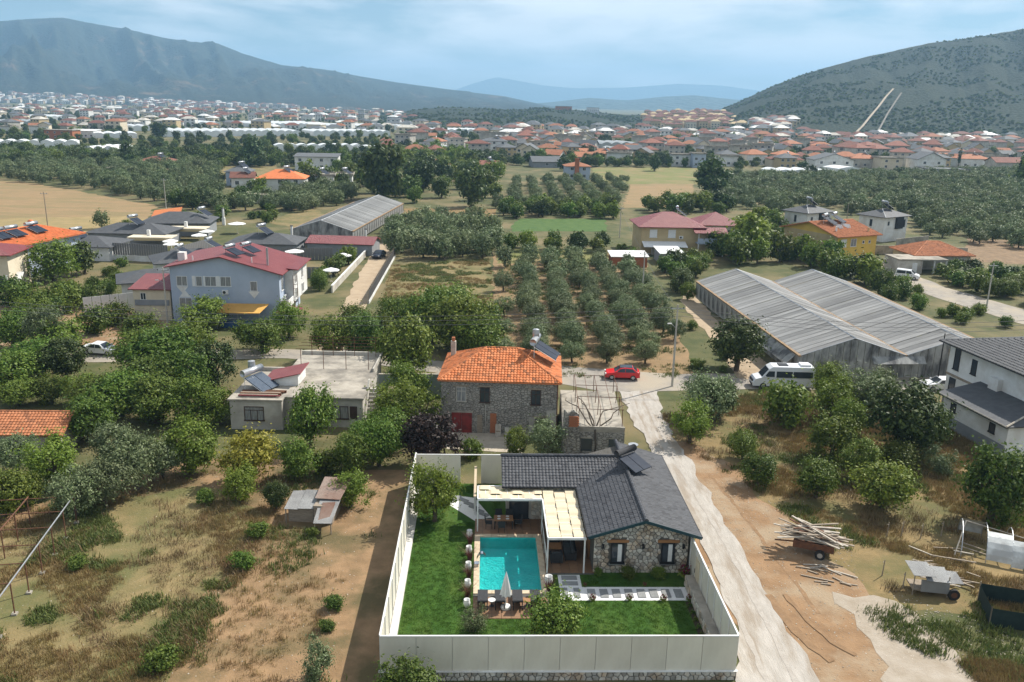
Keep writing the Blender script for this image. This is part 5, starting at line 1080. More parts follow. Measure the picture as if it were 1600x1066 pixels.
for i, (px, py) in enumerate(((1385, 840), (1408, 838), (1438, 842), (1470, 838), (1500, 845), (1378, 900), (1410, 920))):
    g = G(px, py); tag(MB().tube([(0, 0, 0), (.05, 0, 1.25)], .045, 6, True, .03).add([(-.05, -.05, 1.05), (.05, -.05, 1.05), (.05, .05, 1.1), (-.05, .05, 1.1)], [(0, 1, 2, 3)]).build('fence_post', m_wood, None, g), ['leaning fence post farthest left in the row behind the cart', 'second fence post of the row behind the cart', 'middle fence post of the row behind the cart', 'fourth fence post of the row behind the cart', 'fence post beside the plastic tunnel', 'lone fence post left of the cart', 'fence post at the near corner of the cart'][i], 'post', 'leaning fence posts on the right lot')
# ---- vehicles
def carpaint(name, c): return mat(name, c, tuple(x * .97 for x in c), 1, .25, spec=.6)
def vehicle(name, loc, rz, prof, w, zb, tap, sides, screens, wheels, r, paint, lab, cat, roofm=None, grp=None):
    """prof: side outline (x, z); zb: belt height above which the body narrows by tap"""
    o = thing(name, loc, rz, lab, cat, grp); hw = lambda z: w / 2 - max(0, z - zb) * tap
    n = len(prof); vs = [(x, -hw(z), z) for x, z in prof] + [(x, hw(z), z) for x, z in prof] + [(x, -hw(z) * .9, z + (.03 if z > .9 else 0)) for x, z in prof] + [(x, hw(z) * .9, z + (.03 if z > .9 else 0)) for x, z in prof]
    fs = [tuple(range(n)), tuple(range(2 * n - 1, n - 1, -1))]
    for i in range(n): j = (i + 1) % n; fs += [(i, 2 * n + i, 2 * n + j, j), (2 * n + i, 3 * n + i, 3 * n + j, 2 * n + j), (3 * n + i, n + i, n + j, 3 * n + j)]
    MB().add(vs, fs).build('body', paint, o)
    for poly in sides:
        for s in (-1, 1):
            m_ = len(poly); q = [(x, s * (hw(z) + .012), z) for x, z in poly]; MB().add(q + [(x, y - s * .03, z) for x, y, z in q], [tuple(range(m_)) if s < 0 else tuple(range(m_ - 1, -1, -1))] + [(i, m_ + i, m_ + (i + 1) % m_, (i + 1) % m_) for i in range(m_)]).build('side_window', m_glass, o)
    for (xa, za), (xb, zb_) in screens:
        d = Vector((zb_ - za, 0, -(xb - xa))).normalized() * .02
        if d.z < 0: d = -d
        q = [Vector((xa, -hw(za) * .86, za + .03)), Vector((xa, hw(za) * .86, za + .03)), Vector((xb, hw(zb_) * .84, zb_ + .03)), Vector((xb, -hw(zb_) * .84, zb_ + .03))]; MB().slab([p + d for p in q], .03).build('windscreen', m_glass, o)
    for x in wheels:
        for s in (-1, 1):
            y = s * (w / 2 - .1); wh = MB().tube([(x, y - .11, r), (x, y + .11, r)], r, 16).build('wheel', m_black, o); MB().tube([(x, y + s * .1, r), (x, y + s * .125, r)], r * .62, 12).build('rim', m_steel, wh)
    x0 = min(p[0] for p in prof); x1 = max(p[0] for p in prof)
    for s in (-1, 1): MB().box(x0 - .015, s * w * .36 - .17, .62, x0 + .12, s * w * .36 + .17, .78).build('headlight', m_white, o); MB().box(x1 - .1, s * w * .38 - .12, .75, x1 + .015, s * w * .38 + .12, .95).build('tail_light', m_redgate, o); MB().box(x0 + 1.25, s * (w / 2 + .1) - .09, zb + .02, x0 + 1.4, s * (w / 2 + .1) + .09, zb + .17).build('mirror', paint, o)
    MB().box(x0 - .03, -w * .3, .3, x0 + .05, w * .3, .5).build('bumper', m_black, o)
    return o
hatch = [(-2.0, .3), (-2.02, .6), (-1.85, .78), (-.95, .92), (-.3, 1.35), (.2, 1.43), (1.2, 1.38), (1.75, .98), (1.98, .9), (2.0, .32)]
hs_ = [[(-.72, .95), (-.25, 1.32), (.25, 1.38), (.28, .95)], [(.34, .95), (.32, 1.38), (1.1, 1.33), (1.5, .97)]]; hsc = [((-.92, .94), (-.33, 1.33)), ((1.24, 1.36), (1.72, 1.0))]
red = carpaint('red_paint', (.62, .012, .018)); whp = carpaint('white_car_paint', (.75, .76, .77)); nav = carpaint('navy_paint', (.015, .02, .04)); blk = carpaint('black_paint', (.012, .012, .014))
c = vehicle('hatchback', (13.0, 96.0, .035), rad(-3), hatch, 1.74, .92, .28, hs_, hsc, (-1.25, 1.22), .31, red, 'bright red hatchback with dark roof on the village road', 'car'); MB().box(-.3, -.58, 1.435, 1.15, .58, 1.475).build('roof', blk, c)
vp = [(-3.45, .35), (-3.48, .75), (-3.2, 1.15), (-2.5, 1.35), (-1.75, 2.3), (-1.3, 2.6), (3.3, 2.62), (3.45, 2.4), (3.45, .35)]
g = G(1222, 607); c = vehicle('minibus', (g.x, g.y + .5, .035), rad(-2), vp, 2.0, 1.4, .1, [[(-2.25, 1.45), (-1.75, 2.1), (-1.1, 2.1), (-1.1, 1.45)], [(-.9, 1.4), (-.9, 2.1), (.9, 2.1), (.9, 1.4)], [(1.0, 1.4), (1.0, 2.1), (3.2, 2.1), (3.2, 1.4)]], [((-2.48, 1.37), (-1.78, 2.27))], (-2.3, 2.0), .36, whp, 'white long minibus parked at the roadside in front of the greenhouse', 'van')
MB().box(-.6, -.5, 2.64, .5, .5, 2.7).build('roof_hatch', m_dark, c); MB().box(1.9, -.6, 2.65, 3.0, .6, 2.85).build('roof_unit', whp, c); MB().box(-3.5, -.7, .75, -3.44, .7, 1.05).build('grille', m_dark, c)
sed = [(-2.2, .3), (-2.22, .6), (-2.05, .8), (-1.05, .93), (-.4, 1.38), (.75, 1.4), (1.35, 1.02), (2.1, .95), (2.2, .6), (2.18, .3)]
ss = [[(-.8, .96), (-.35, 1.33), (.15, 1.35), (.15, .96)], [(.22, .96), (.22, 1.35), (.7, 1.34), (1.15, 1.0)]]; sc_ = [((-1.03, .95), (-.43, 1.36)), ((.78, 1.38), (1.32, 1.04))]
g = G(158, 553); vehicle('sedan', (g.x, g.y, .035), rad(172), sed, 1.8, .93, .3, ss, sc_, (-1.4, 1.35), .32, whp, 'white sedan parked under the trees at left', 'car')
g = G(592, 403); vehicle('sedan', (g.x, g.y, .045), rad(80), hatch, 1.8, .93, .3, hs_, hsc, (-1.25, 1.22), .32, nav, 'dark blue car parked at the far end of the dirt lane', 'car')
g = G(1470, 609); vehicle('sedan', (g.x, g.y, .035), rad(0), sed, 1.8, .93, .3, ss, sc_, (-1.4, 1.35), .32, whp, 'white sedan partly hidden behind the modern house', 'car')
mv = [(-2.1, .3), (-2.12, .7), (-1.9, .95), (-1.3, 1.05), (-.6, 1.7), (1.9, 1.78), (2.1, 1.2), (2.1, .3)]
g = G(1417, 436); vehicle('minivan', (g.x, g.y, .045), rad(150), mv, 1.8, 1.05, .15, [[(-1.0, 1.1), (-.55, 1.6), (.2, 1.62), (.2, 1.1)], [(.3, 1.1), (.3, 1.62), (1.8, 1.62), (1.9, 1.1)]], [((-1.28, 1.07), (-.63, 1.66))], (-1.3, 1.3), .33, whp, 'silver-white minivan parked beside the concrete garage', 'van')
g = G(285, 520); vehicle('sedan', (g.x, g.y, .045), rad(15), hatch, 1.8, .93, .3, hs_, hsc, (-1.25, 1.22), .32, blk, 'black car in the yard before the blue apartment house', 'car')
# ---- utility poles and wires
PT = {}
def pole(key, px, py, h, lab, m=None, arm=True, lamp=False, r=.14):
    g = G(px, py); o = thing('utility_pole', g, rad(8), lab, 'pole', 'utility poles')
    MB().tube([(0, 0, 0), (0, 0, h)], r, 8, True, r * .6).build('shaft', m or m_plast, o)
    if arm:
        MB().box(-.8, -.05, h - .5, .8, .05, h - .4).build('crossarm', m_steel, o)
        for x in (-.7, 0, .7): MB().lathe([(.04, 0), (.06, .06), (.03, .16)], 6, (x, 0, h - .4)).build('insulator', m_dark, o)
    if lamp: a = MB().tube([(0, 0, h * .72), (-.7, -.2, h * .78)], .03, 5).build('lamp_arm', m_steel, o); MB().box(-1.1, -.3, h * .78 - .04, -.65, -.1, h * .78 + .06).build('lamp_head', m_white, a)
    PT[key] = Vector((g.x, g.y, h - .3))
pole('a', 1050, 604, 9.6, 'grey concrete power pole with street lamp at the lane corner', lamp=True)
pole('b', 1463, 607, 6.6, 'slim dark pole between the greenhouse and the modern house', m_dark, False, r=.09)
pole('c', 1540, 488, 8.0, 'pole by the side road at right', m_plast)
pole('d', 1003, 470, 8.2, 'pole among the olive trees on the right of the grove', m_plast)
pole('e', 75, 356, 8.5, 'wooden power pole at the edge of the stubble field', m_wood)
pole('f', 262, 505, 8.0, 'pole in front of the cream outbuilding', m_plast, lamp=True)
pole('g', 968, 372, 7.5, 'pole beside the lane left of the tan house', m_plast)
pole('h', 260, 330, 9.0, 'pole behind the grey villas beside the olive trees', m_plast)
pole('i', 1322, 352, 6.0, 'short brown pole in front of the yellow house', m_wood, False)
pole('j', -60, 580, 9.0, 'pole at the far left of the village road', m_plast); pole('k', 1660, 610, 9.0, 'pole beyond the modern house', m_plast)
m_wire = mat('cable', (.12, .12, .12), None, 1, .6)
def wire(a, b, off, sag, lab):
    a, b = PT[a] + Vector(off), PT[b] + Vector(off); pts = [a.lerp(b, t / 14) - Vector((0, 0, sag * 4 * t / 14 * (1 - t / 14))) for t in range(15)]
    tag(MB().tube(pts, .022, 4, False).build('power_cable', m_wire), lab, 'cable', 'overhead cables')
for i, dz in enumerate((0, -.5, -1.0)):
    wire('j', 'a', (i * .5 - .5, 0, dz), 1.6, ['uppermost', 'middle', 'lowest'][i] + ' overhead cable above the road left of the lamp pole'); wire('a', 'k', (i * .5 - .5, 0, dz), 1.2, ['uppermost', 'middle', 'lowest'][i] + ' overhead cable above the road right of the lamp pole')
wire('a', 'd', (0, 0, 0), .8, 'overhead cable running back over the olive grove'); wire('d', 'g', (0, 0, 0), .8, 'overhead cable from the grove pole to the tan house')
# ------------------------------------------------------------------ vegetation
def crown(name, m, seed, n, leaf, clumps=60, shape=(1, 1, .85), zc=1.15, rc=.26, bottom=-.75, lobes=5, asp=.55, droop=0):
    """crown of unit radius: leaf faces spread through clumps in an uneven volume"""
    r = np.random.default_rng(seed); ld = r.normal(size=(lobes, 3)); ld /= np.linalg.norm(ld, axis=1)[:, None]
    C = []
    while len(C) < clumps:
        d = r.normal(size=3); d /= np.linalg.norm(d)
        k = .62 + .46 * max(0, (ld @ d).max()) ** 3 + r.uniform(-.1, .12)
        q = d * k * (r.uniform(.35, 1) ** .45) * (1 - rc * .6)
        if q[2] < bottom * .8: continue
        C.append(q)
    C = np.array(C); ci = r.integers(0, clumps, n); off = r.normal(size=(n, 3)); off /= np.linalg.norm(off, axis=1)[:, None]; off *= (np.abs(r.normal(size=n)) * .62 * rc)[:, None]
    cs = r.uniform(.7, 1.25, clumps)
    p = (C[ci] + off * cs[ci][:, None]) * np.array(shape)
    nr = off * 1.5 / rc * .6 + C[ci] * .5 + r.normal(size=(n, 3)) * .55 + np.array([0, 0, .25]); nr /= np.linalg.norm(nr, axis=1)[:, None]
    t = np.cross(nr, r.normal(size=(n, 3))); t[:, 2] -= droop; t -= nr * (t * nr).sum(1)[:, None]; t /= np.linalg.norm(t, axis=1)[:, None]; b = np.cross(nr, t)
    L = (leaf * r.uniform(.7, 1.3, n))[:, None]; p[:, 2] += zc
    V = np.stack([p - t * L * .5, p + b * L * asp * .5, p + t * L * .5, p - b * L * asp * .5], 1).reshape(-1, 3)
    me = bpy.data.meshes.new(name); F = np.arange(n * 4).reshape(-1, 4)
    me.vertices.add(n * 4); me.vertices.foreach_set('co', V.ravel()); me.loops.add(n * 4); me.loops.foreach_set('vertex_index', F.ravel()); me.polygons.add(n); me.polygons.foreach_set('loop_start', np.arange(0, n * 4, 4)); me.polygons.foreach_set('loop_total', np.full(n, 4))
    me.update(calc_edges=True); me.materials.append(m); return me
def trunk(seed, zc=1.15, r0=.09, limbs=5, sp=.5):
    r = random.Random(seed); mb = MB(); h = zc * .5; top = (r.uniform(-.06, .06), r.uniform(-.06, .06), h)
    mb.tube([(0, 0, -.05), (top[0] * .5 + .02, top[1] * .5, h * .5), top], r0, 7, True, r0 * .7)
    for k in range(limbs):
        a = 2 * math.pi * k / limbs + r.uniform(-.4, .4); q = sp * r.uniform(.7, 1.1)
        mb.tube([(top[0], top[1], h - .04), (math.cos(a) * q * .5, math.sin(a) * q * .5, h + (zc - h) * .6), (math.cos(a) * q, math.sin(a) * q, zc + r.uniform(.05, .35))], r0 * .5, 5, True, r0 * .14)
    return mb.mesh('trunk', m_bark, True)
L_olive = leafmat('olive_leaf', (.085, .122, .038), (.215, .25, .125), .22, .2, .015)
L_green = leafmat('green_leaf', (.052, .100, .010), (.160, .205, .032), .3, .3, .022)
L_light = leafmat('light_leaf', (.095, .155, .014), (.195, .255, .04), .2, .35, .015)
L_dark = leafmat('dark_leaf', (.030, .058, .010), (.085, .115, .024), .25, .2)
L_yel = leafmat('yellow_leaf', (.20, .21, .02), (.34, .32, .05), .15, .3)
L_pur = leafmat('purple_leaf', (.020, .013, .010), (.050, .030, .020), .1, .15)
L_red = leafmat('red_leaf', (.12, .02, .02), (.25, .04, .06), .2, .2); L_redg = leafmat('red_grass_blade', (.07, .022, .02), (.15, .06, .045), .2, .2)
L_dry = leafmat('dry_grass_blade', (.17, .12, .045), (.30, .215, .09), .25, .2); L_weed = leafmat('weed_blade', (.07, .105, .02), (.15, .17, .045), .25, .25)
L_brush = leafmat('brown_brush', (.13, .088, .04), (.21, .145, .065), .2, .1)
KIND = {}
def kind(k, m, hi, lo, nv=3, **kw):
    tk = dict(zc=kw.get('zc', 1.15), r0=kw.pop('r0', .09), sp=kw.pop('sp', .5)); s0 = len(KIND) * 50
    KIND[k] = dict(hi=[(trunk(s0 + i, **tk), crown('crown', m, s0 + i, hi[0], hi[1], **kw)) for i in range(nv)],
                   lo=[(trunk(s0 + i, limbs=3, **tk), crown('crown', m, s0 + 20 + i, lo[0], lo[1], **kw)) for i in range(nv)])
kind('olive_tree', L_olive, (8000, .085), (1800, .18), 5, clumps=85, rc=.3, zc=.92, asp=.42, lobes=7, bottom=-1, r0=.08)
kind('broadleaf_tree', L_green, (9000, .09), (1800, .2), 5, clumps=75, rc=.32, zc=.9, shape=(1, 1, .95), lobes=7, bottom=-1)
kind('light_tree', L_light, (7500, .095), (1800, .2), 4, clumps=60, rc=.33, zc=.98, shape=(1, 1, 1.05), lobes=9, bottom=-1)
kind('dark_tree', L_dark, (8000, .095), (1800, .2), 4, clumps=75, rc=.3, zc=.98, shape=(1, 1, 1.02), lobes=7, bottom=-1)
kind('shrub', L_green, (3600, .13), (900, .24), 4, clumps=36, rc=.38, zc=.62, shape=(1, 1, .8), bottom=-1, r0=.05)
kind('olive_shrub', L_olive, (4200, .11), (900, .24), 2, clumps=40, rc=.36, zc=.9, shape=(1, 1, 1.15), bottom=-1, asp=.35, r0=.05)
kind('yellow_shrub', L_yel, (6000, .1), (800, .25), 1, clumps=50, rc=.34, zc=.95, shape=(1, 1, 1), bottom=-1, r0=.06)
kind('purple_tree', L_pur, (7000, .1), (900, .25), 1, clumps=60, rc=.34, zc=.95, shape=(1, 1, .95), bottom=-1)
kind('cypress', L_dark, (3000, .16), (700, .3), 1, clumps=70, rc=.3, zc=2.6, shape=(.55, .55, 2.6), bottom=-1, r0=.08, sp=.2)
PLANTS = {k: [] for k in KIND}
def T(k, px, py, wpx, label, group=None, hf=1.0):
    g = G(px, py); depth = g.y * math.cos(PITCH) + CAM_H * math.sin(PITCH); R = wpx / 2 * depth / FOC
    PLANTS[k].append((g.x, g.y, R * 1.08, hf, label, group))
gA = 'trees left of the flat-roofed house'
for px, py, w in ((20, 545, 85), (60, 590, 95), (18, 615, 95), (105, 600, 85), (148, 645, 85), (226, 585, 90), (250, 592, 110), (300, 575, 90), (335, 606, 95), (190, 650, 105), (245, 660, 100), (302, 662, 95), (345, 662, 70), (140, 690, 90), (220, 545, 80), (95, 565, 80), (232, 625, 100), (290, 620, 90), (30, 634, 70), (82, 630, 66), (125, 632, 66), (55, 520, 70)): T(random.choice(['broadleaf_tree', 'broadleaf_tree', 'light_tree', 'dark_tree']), px, py, w, 'leafy green tree in the dense belt left of the flat-roofed house', gA, random.uniform(.72, .92))
T('olive_tree', 78, 560, 70, 'grey twiggy tree in the green belt near the white sedan', None, 1.4)
for px, py, w in ((120, 808, 88), (165, 792, 95), (215, 765, 105), (182, 738, 95), (255, 750, 75)): T('olive_tree', px, py, w, 'grey-green olive tree in the clump beside the left pipe frame', 'olive clump in the left field', 1.05)
T('olive_tree', 28, 742, 78, 'olive tree in front of the tiled shed at left edge'); T('light_tree', 86, 762, 88, 'fig tree with big bright leaves before the tiled shed'); T('broadleaf_tree', 8, 808, 85, 'green tree at left edge above the pipe frame'); T('broadleaf_tree', 45, 790, 60, 'small green tree behind the pipe frame')
T('light_tree', 300, 738, 88, 'thin light tree left of the yellow shrub'); T('yellow_shrub', 395, 752, 90, 'yellow-green tree in front of the flat-roofed house'); T('light_tree', 377, 782, 62, 'light green bush below the yellow tree'); T('dark_tree', 432, 795, 46, 'narrow dark bush left of the rusty tin hut'); T('broadleaf_tree', 466, 748, 72, 'green tree right of the yellow tree'); T('shrub', 508, 740, 60, 'low bush behind the rusty tin hut'); T('light_tree', 548, 792, 66, 'yellowish bush right of the rusty tin hut', None, .9)
for px, py, w in ((548, 742, 75), (592, 728, 85), (612, 700, 80), (560, 712, 60)): T('broadleaf_tree', px, py, w, 'leafy tree between the tin hut and the purple tree', 'trees left of the purple tree')
for px, py, w in ((618, 672, 75), (655, 680, 75), (638, 640, 70)): T('light_tree', px, py, w, 'bright ivy-covered tree left of the stone house', 'ivy trees left of the stone house', 1.1)
T('purple_tree', 670, 726, 100, 'dark purple-leaved tree in front of the stone house'); T('broadleaf_tree', 485, 696, 92, 'dense dark green tree against the flat-roofed house', None, 1.25)
T('shrub', 736, 716, 46, 'bright green bush just behind the villa back fence', None, 1.1); T('light_tree', 806, 712, 48, 'light bush in front of the stone house door'); T('olive_shrub', 850, 716, 68, 'rounded olive bush left of the ruined annex')
for px, py, w in ((520, 563, 80), (572, 560, 80), (555, 528, 62), (620, 528, 75), (672, 535, 95), (722, 548, 105), (757, 535, 70), (700, 515, 80), (600, 548, 70), (745, 560, 80)): T('broadleaf_tree', px, py, w, 'leafy roadside tree behind the flat-roofed house', 'trees along the village road')
T('broadleaf_tree', 636, 590, 108, 'large round dense tree between the flat house and the stone house'); T('light_tree', 318, 516, 76, 'feathery light tree in front of the blue apartment house', None, .7); T('broadleaf_tree', 410, 550, 86, 'round green tree by the apartment corner', None, .75); T('light_tree', 452, 528, 60, 'light tree right of the round one by the apartment corner'); T('dark_tree', 400, 488, 40, 'dark climbing shrub on the blue apartment wall', None, 1.2)
for px, py, w in ((42, 482, 58), (100, 488, 62), (150, 522, 58), (112, 472, 50), (145, 478, 48), (20, 478, 60), (180, 508, 50), (75, 500, 50)): T('shrub', px, py, w, 'green bush in the yards left of the apartment house', 'yard bushes at left', 1.1)
T('light_tree', 82, 440, 85, 'broad fig tree in front of the orange-roofed row house', None, .8); T('dark_tree', 132, 428, 52, 'dark tree beside the white villa end wall'); 
T('olive_tree', 1105, 658, 98, 'olive tree at the corner of the gravel lane'); T('light_tree', 1078, 692, 74, 'bright bush at the right edge of the gravel lane', None, .9); T('dark_tree', 1150, 580, 86, 'dark round tree in front of the greenhouse corner'); T('dark_tree', 1122, 650, 62, 'dark bush beside the lane-corner olive'); T('shrub', 1230, 662, 94, 'broad green bush in front of the white minibus', None, 1.1)
for px, py, w in ((1300, 655, 72), (1292, 622, 62), (1325, 680, 60)): T('light_tree', px, py, w, 'leafy tree right of the minibus', 'trees right of the minibus')
for px, py, w in ((1348, 645, 85), (1375, 628, 60)): T('olive_tree', px, py, w, 'silvery olive tree in front of the greenhouse gable', 'olives before the greenhouse gable')
T('dark_tree', 1405, 712, 125, 'big dark spreading tree beside the modern house'); T('dark_tree', 1445, 690, 80, 'dark tree touching the modern house')
for i, (px, py, w) in enumerate(((1160, 718, 56), (1182, 758, 62), (1275, 778, 78), (1300, 718, 86), (1342, 748, 76), (1376, 794, 98), (1398, 738, 62))):
    T('broadleaf_tree', px, py, w, ['small citrus tree nearest the gravel lane', 'low citrus tree in front of the one nearest the lane', 'dark round citrus tree left of the trailer', 'bright citrus tree behind the round one', 'middle citrus tree of the right-hand lot', 'largest citrus tree of the right-hand lot', 'citrus tree farthest right on the lot'][i], 'citrus trees on the right-hand lot', .95)
T('broadleaf_tree', 1545, 815, 128, 'large broad tree at right edge in front of the modern house', None, 1.1); T('olive_shrub', 1465, 740, 50, 'grey bush under the modern house')
# garden plants
def TV(k, x, y, R, label, group=None, hf=1.0): g = VL(x, y); PLANTS[k].append((g.x, g.y, R, hf, label, group))
TV('light_tree', 1.9, 18.6, 2.1, 'tall light green tree in the back left corner of the lawn', None, 1.25); TV('broadleaf_tree', 9.9, 3.3, 2.2, 'citrus tree on the lawn behind the front fence', None, .9); TV('olive_shrub', 5.1, 4.4, 1.05, 'small olive shrub left of the citrus on the lawn')
T('broadleaf_tree', 640, 1112, 112, 'glossy bush outside the front fence at bottom', None, .85)
for x, y, R, lab in ((13.5, 10.85, .4, 'small leafy plant at the left corner of the stone gable'), (15.5, 10.6, .62, 'leafy bush below the left gable window'), (17.5, 10.5, .66, 'leafy bush below the right gable window')): TV('shrub', x, y, R, lab, 'bushes along the stone gable', 1.2)
T('olive_shrub', 498, 1064, 72, 'tall grey-green shrub near the shadow of the left fence', None, 1.15)
for px, py, w, lab in ((402, 838, 40, 'small dark bush alone in the left field'), (322, 788, 40, 'low green bush in the left field below the trees'), (487, 838, 24, 'tiny bush in front of the tin hut'), (522, 950, 38, 'low green bush along the left fence path'), (378, 888, 46, 'loose weedy bush in the middle of the left field'), (120, 890, 36, 'dark tuft beside the pipe frame'), (250, 1045, 60, 'low bush at bottom left'), (510, 985, 30, 'little bush between the fence shadow shrubs')): T('shrub', px, py, w, lab, None, .9)
# groves and tree belts
def inpoly(px, poly):
    x, y = px; c = False; j = len(poly) - 1
    for i in range(len(poly)):
        if (poly[i][1] > y) != (poly[j][1] > y) and x < (poly[j][0] - poly[i][0]) * (y - poly[i][1]) / (poly[j][1] - poly[i][1]) + poly[i][0]: c = not c
        j = i
    return c
def PXY(x, y, z=0):
    v = Vector((x, y, z - CAM_H)); D = v.dot(_F); return (800 + FOC * v.dot(_r) / D, 533 - FOC * v.dot(_u) / D)
BLOCK = [[(590, 380), (618, 380), (600, 420), (548, 525), (490, 556), (520, 500)], [(1300, 380), (1350, 400), (1480, 450), (1640, 495), (1640, 522), (1470, 470), (1340, 422)], [(972, 325), (985, 288), (1083, 288), (1085, 325)], [(1290, 330), (1300, 395), (1380, 400), (1380, 345)], [(985, 335), (985, 395), (1160, 395), (1160, 335)], [(1362, 335), (1362, 375), (1430, 375), (1430, 335)], [(1232, 325), (1232, 355), (1296, 355), (1296, 325)], [(1405, 372), (1405, 440), (1505, 412), (1505, 372)]]
ORD = 'first second third fourth fifth sixth seventh eighth ninth tenth eleventh twelfth thirteenth fourteenth fifteenth sixteenth seventeenth eighteenth nineteenth twentieth twenty-first twenty-second twenty-third twenty-fourth twenty-fifth'.split()
def grove(k, poly, sp, R, label, group, jit=.25, hf=1.0, ang=0, row=None, keep=1.0, prob=1.0):
    P = [G(*p) for p in poly]; x0, x1 = min(p.x for p in P), max(p.x for p in P); y0, y1 = min(p.y for p in P), max(p.y for p in P)
    row = row or sp; ny = int((y1 - y0) / sp) + 1; nx = int((x1 - x0) / row) + 1
    for j in range(ny):
        for i in range(nx):
            if random.random() > prob: continue
            x = x0 + i * row + random.gauss(0, jit * row * .5) + ang * (j * sp); y = y0 + j * sp + random.gauss(0, jit * sp * .5); q = PXY(x, y)
            if not inpoly(q, poly) or any(inpoly(q, b) for b in BLOCK): continue
            r = random.uniform(*R)
            if any((x - a) ** 2 + (y - b) ** 2 < (c + r * .5) ** 2 for a, b, c in KEEP): continue
            kk = k if k != 'broadleaf_tree' else random.choice(['broadleaf_tree', 'broadleaf_tree', 'broadleaf_tree', 'light_tree', 'dark_tree'])
            PLANTS[kk].append((x, y, r * 1.12, hf * random.uniform(.85, 1.15), label % (ORD[min(j, 19)], ORD[min(i, 19)]) if '%s' in label else label, group))
grove('olive_tree', [(788, 408), (930, 405), (985, 420), (1060, 500), (1050, 575), (930, 580), (780, 572)], 3.7, (1.65, 2.2), 'olive tree %s from the road in the %s row of the central grove', 'central olive grove', .2, row=4.7)
grove('olive_tree', [(588, 366), (640, 350), (770, 350), (772, 404), (700, 408), (592, 402)], 4.6, (2.2, 2.9), 'olive tree in rank %s, file %s of the block behind the dry plot', 'olive block behind the dry plot', .3)
grove('olive_tree', [(1090, 282), (1640, 268), (1640, 402), (1440, 366), (1290, 345), (1140, 325)], 5.6, (1.9, 2.7), 'olive tree in the wide field behind the white villas', 'wide olive field at right', .35)
grove('olive_tree', [(772, 326), (800, 284), (985, 282), (965, 326)], 5.2, (1.6, 2.2), 'olive tree in the striped grove behind the green plot', 'striped olive grove', .2, row=6.5)
grove('olive_tree', [(-40, 275), (-40, 240), (230, 240), (350, 270), (340, 330), (250, 318), (120, 296)], 6.4, (2.0, 3.1), 'olive tree in the groves beyond the stubble field', 'left olive groves', .4)
grove('olive_tree', [(80, 372), (200, 350), (300, 342), (340, 320), (560, 310), (480, 330), (330, 335), (230, 352), (110, 378)], 6.5, (2, 2.8), 'olive tree in the strip behind the grey villas', 'olives behind the villas', .5, prob=.7)
grove('olive_tree', [(430, 330), (445, 306), (560, 300), (560, 318), (480, 332)], 5.5, (2.2, 3), 'olive tree beside the long grey greenhouse', 'olives by the long greenhouse', .4)
grove('broadleaf_tree', [(1085, 395), (1130, 380), (1180, 350), (1230, 370), (1290, 398), (1330, 420), (1400, 470), (1390, 480), (1300, 440), (1240, 412), (1150, 415)], 5.0, (2.0, 3.2), 'leafy tree in the belt behind the glass greenhouse', 'trees behind the glass greenhouse', .4)
grove('broadleaf_tree', [(1000, 415), (1075, 405), (1130, 412), (1085, 440), (1130, 500), (1095, 500), (1050, 450)], 4.6, (1.5, 2.4), 'low leafy tree along the track left of the greenhouse', 'trees along the side track', .4, hf=.85)
grove('broadleaf_tree', [(1420, 440), (1500, 420), (1640, 440), (1640, 492), (1500, 455)], 4.2, (1.6, 2.3), 'vine-covered tree in the rows along the side road', 'vine rows along the side road', .3, hf=.8)
grove('broadleaf_tree', [(790, 398), (795, 384), (955, 384), (962, 402)], 5, (1.7, 2.3), 'small orchard tree at the edge of the mown meadow', 'orchard row at the meadow', .3)
grove('broadleaf_tree', [(786, 352), (784, 330), (960, 328), (962, 342), (800, 342)], 4.6, (1.8, 2.6), 'leafy tree in the hedge behind the lush plot', 'hedge behind the lush plot', .4)
grove('broadleaf_tree', [(440, 300), (540, 262), (640, 240), (780, 262), (780, 318), (640, 318), (560, 300)], 9, (2.6, 4.4), 'leafy tree among the houses beyond the long greenhouse', 'trees beyond the long greenhouse', .5, prob=.7)
grove('broadleaf_tree', [(1000, 340), (985, 328), (1140, 318), (1180, 345), (1160, 352)], 6, (2, 3), 'leafy tree behind the red-roofed houses', 'trees behind the red roofs', .4)
grove('broadleaf_tree', [(490, 440), (510, 400), (560, 380), (565, 405), (530, 450), (500, 490)], 5, (1.2, 2.0), 'garden tree in the lots left of the dirt lane', 'garden trees by the dirt lane', .4)
grove('broadleaf_tree', [(1360, 425), (1300, 405), (1330, 398), (1410, 420), (1440, 452)], 5, (1.8, 2.6), 'leafy tree between the garage and the greenhouse', 'trees by the garage', .4, prob=.6)
grove('broadleaf_tree', [(240, 320), (330, 318), (420, 300), (430, 312), (330, 335)], 8, (2.2, 3.4), 'leafy tree behind the grey villas', 'trees behind the villas', .5)
grove('dark_tree', [(-40, 262), (-40, 236), (640, 230), (1640, 262), (1640, 272), (1080, 285), (700, 262), (420, 262)], 30, (2.0, 3.6), 'dark tree standing among the far fields', 'dark trees in the far fields', .9, prob=.4)
grove('broadleaf_tree', [(-40, 236), (-40, 196), (640, 196), (1640, 236), (1640, 264), (640, 232)], 44, (2.4, 4), 'distant tree among the town houses', 'distant town trees', .9, prob=.35)
for px, py, w, hf, lab in ((597, 312, 84, 1.15, 'huge dark tree behind the long greenhouse ridge'), (735, 324, 58, 1.2, 'tall dark tree beside the dry corn field'), (1110, 306, 64, 1, 'big dark tree at the corner of the ploughed field'), (660, 300, 46, 1.2, 'dark tree left of the corn field'), (395, 258, 42, 1, 'dark tree near the red-roofed far cottage'), (250, 218, 26, 1.1, 'round tree in the far left fields'), (200, 258, 30, 1.2, 'dark tree beside the white domes')): T('dark_tree', px, py, w, lab, None, hf)
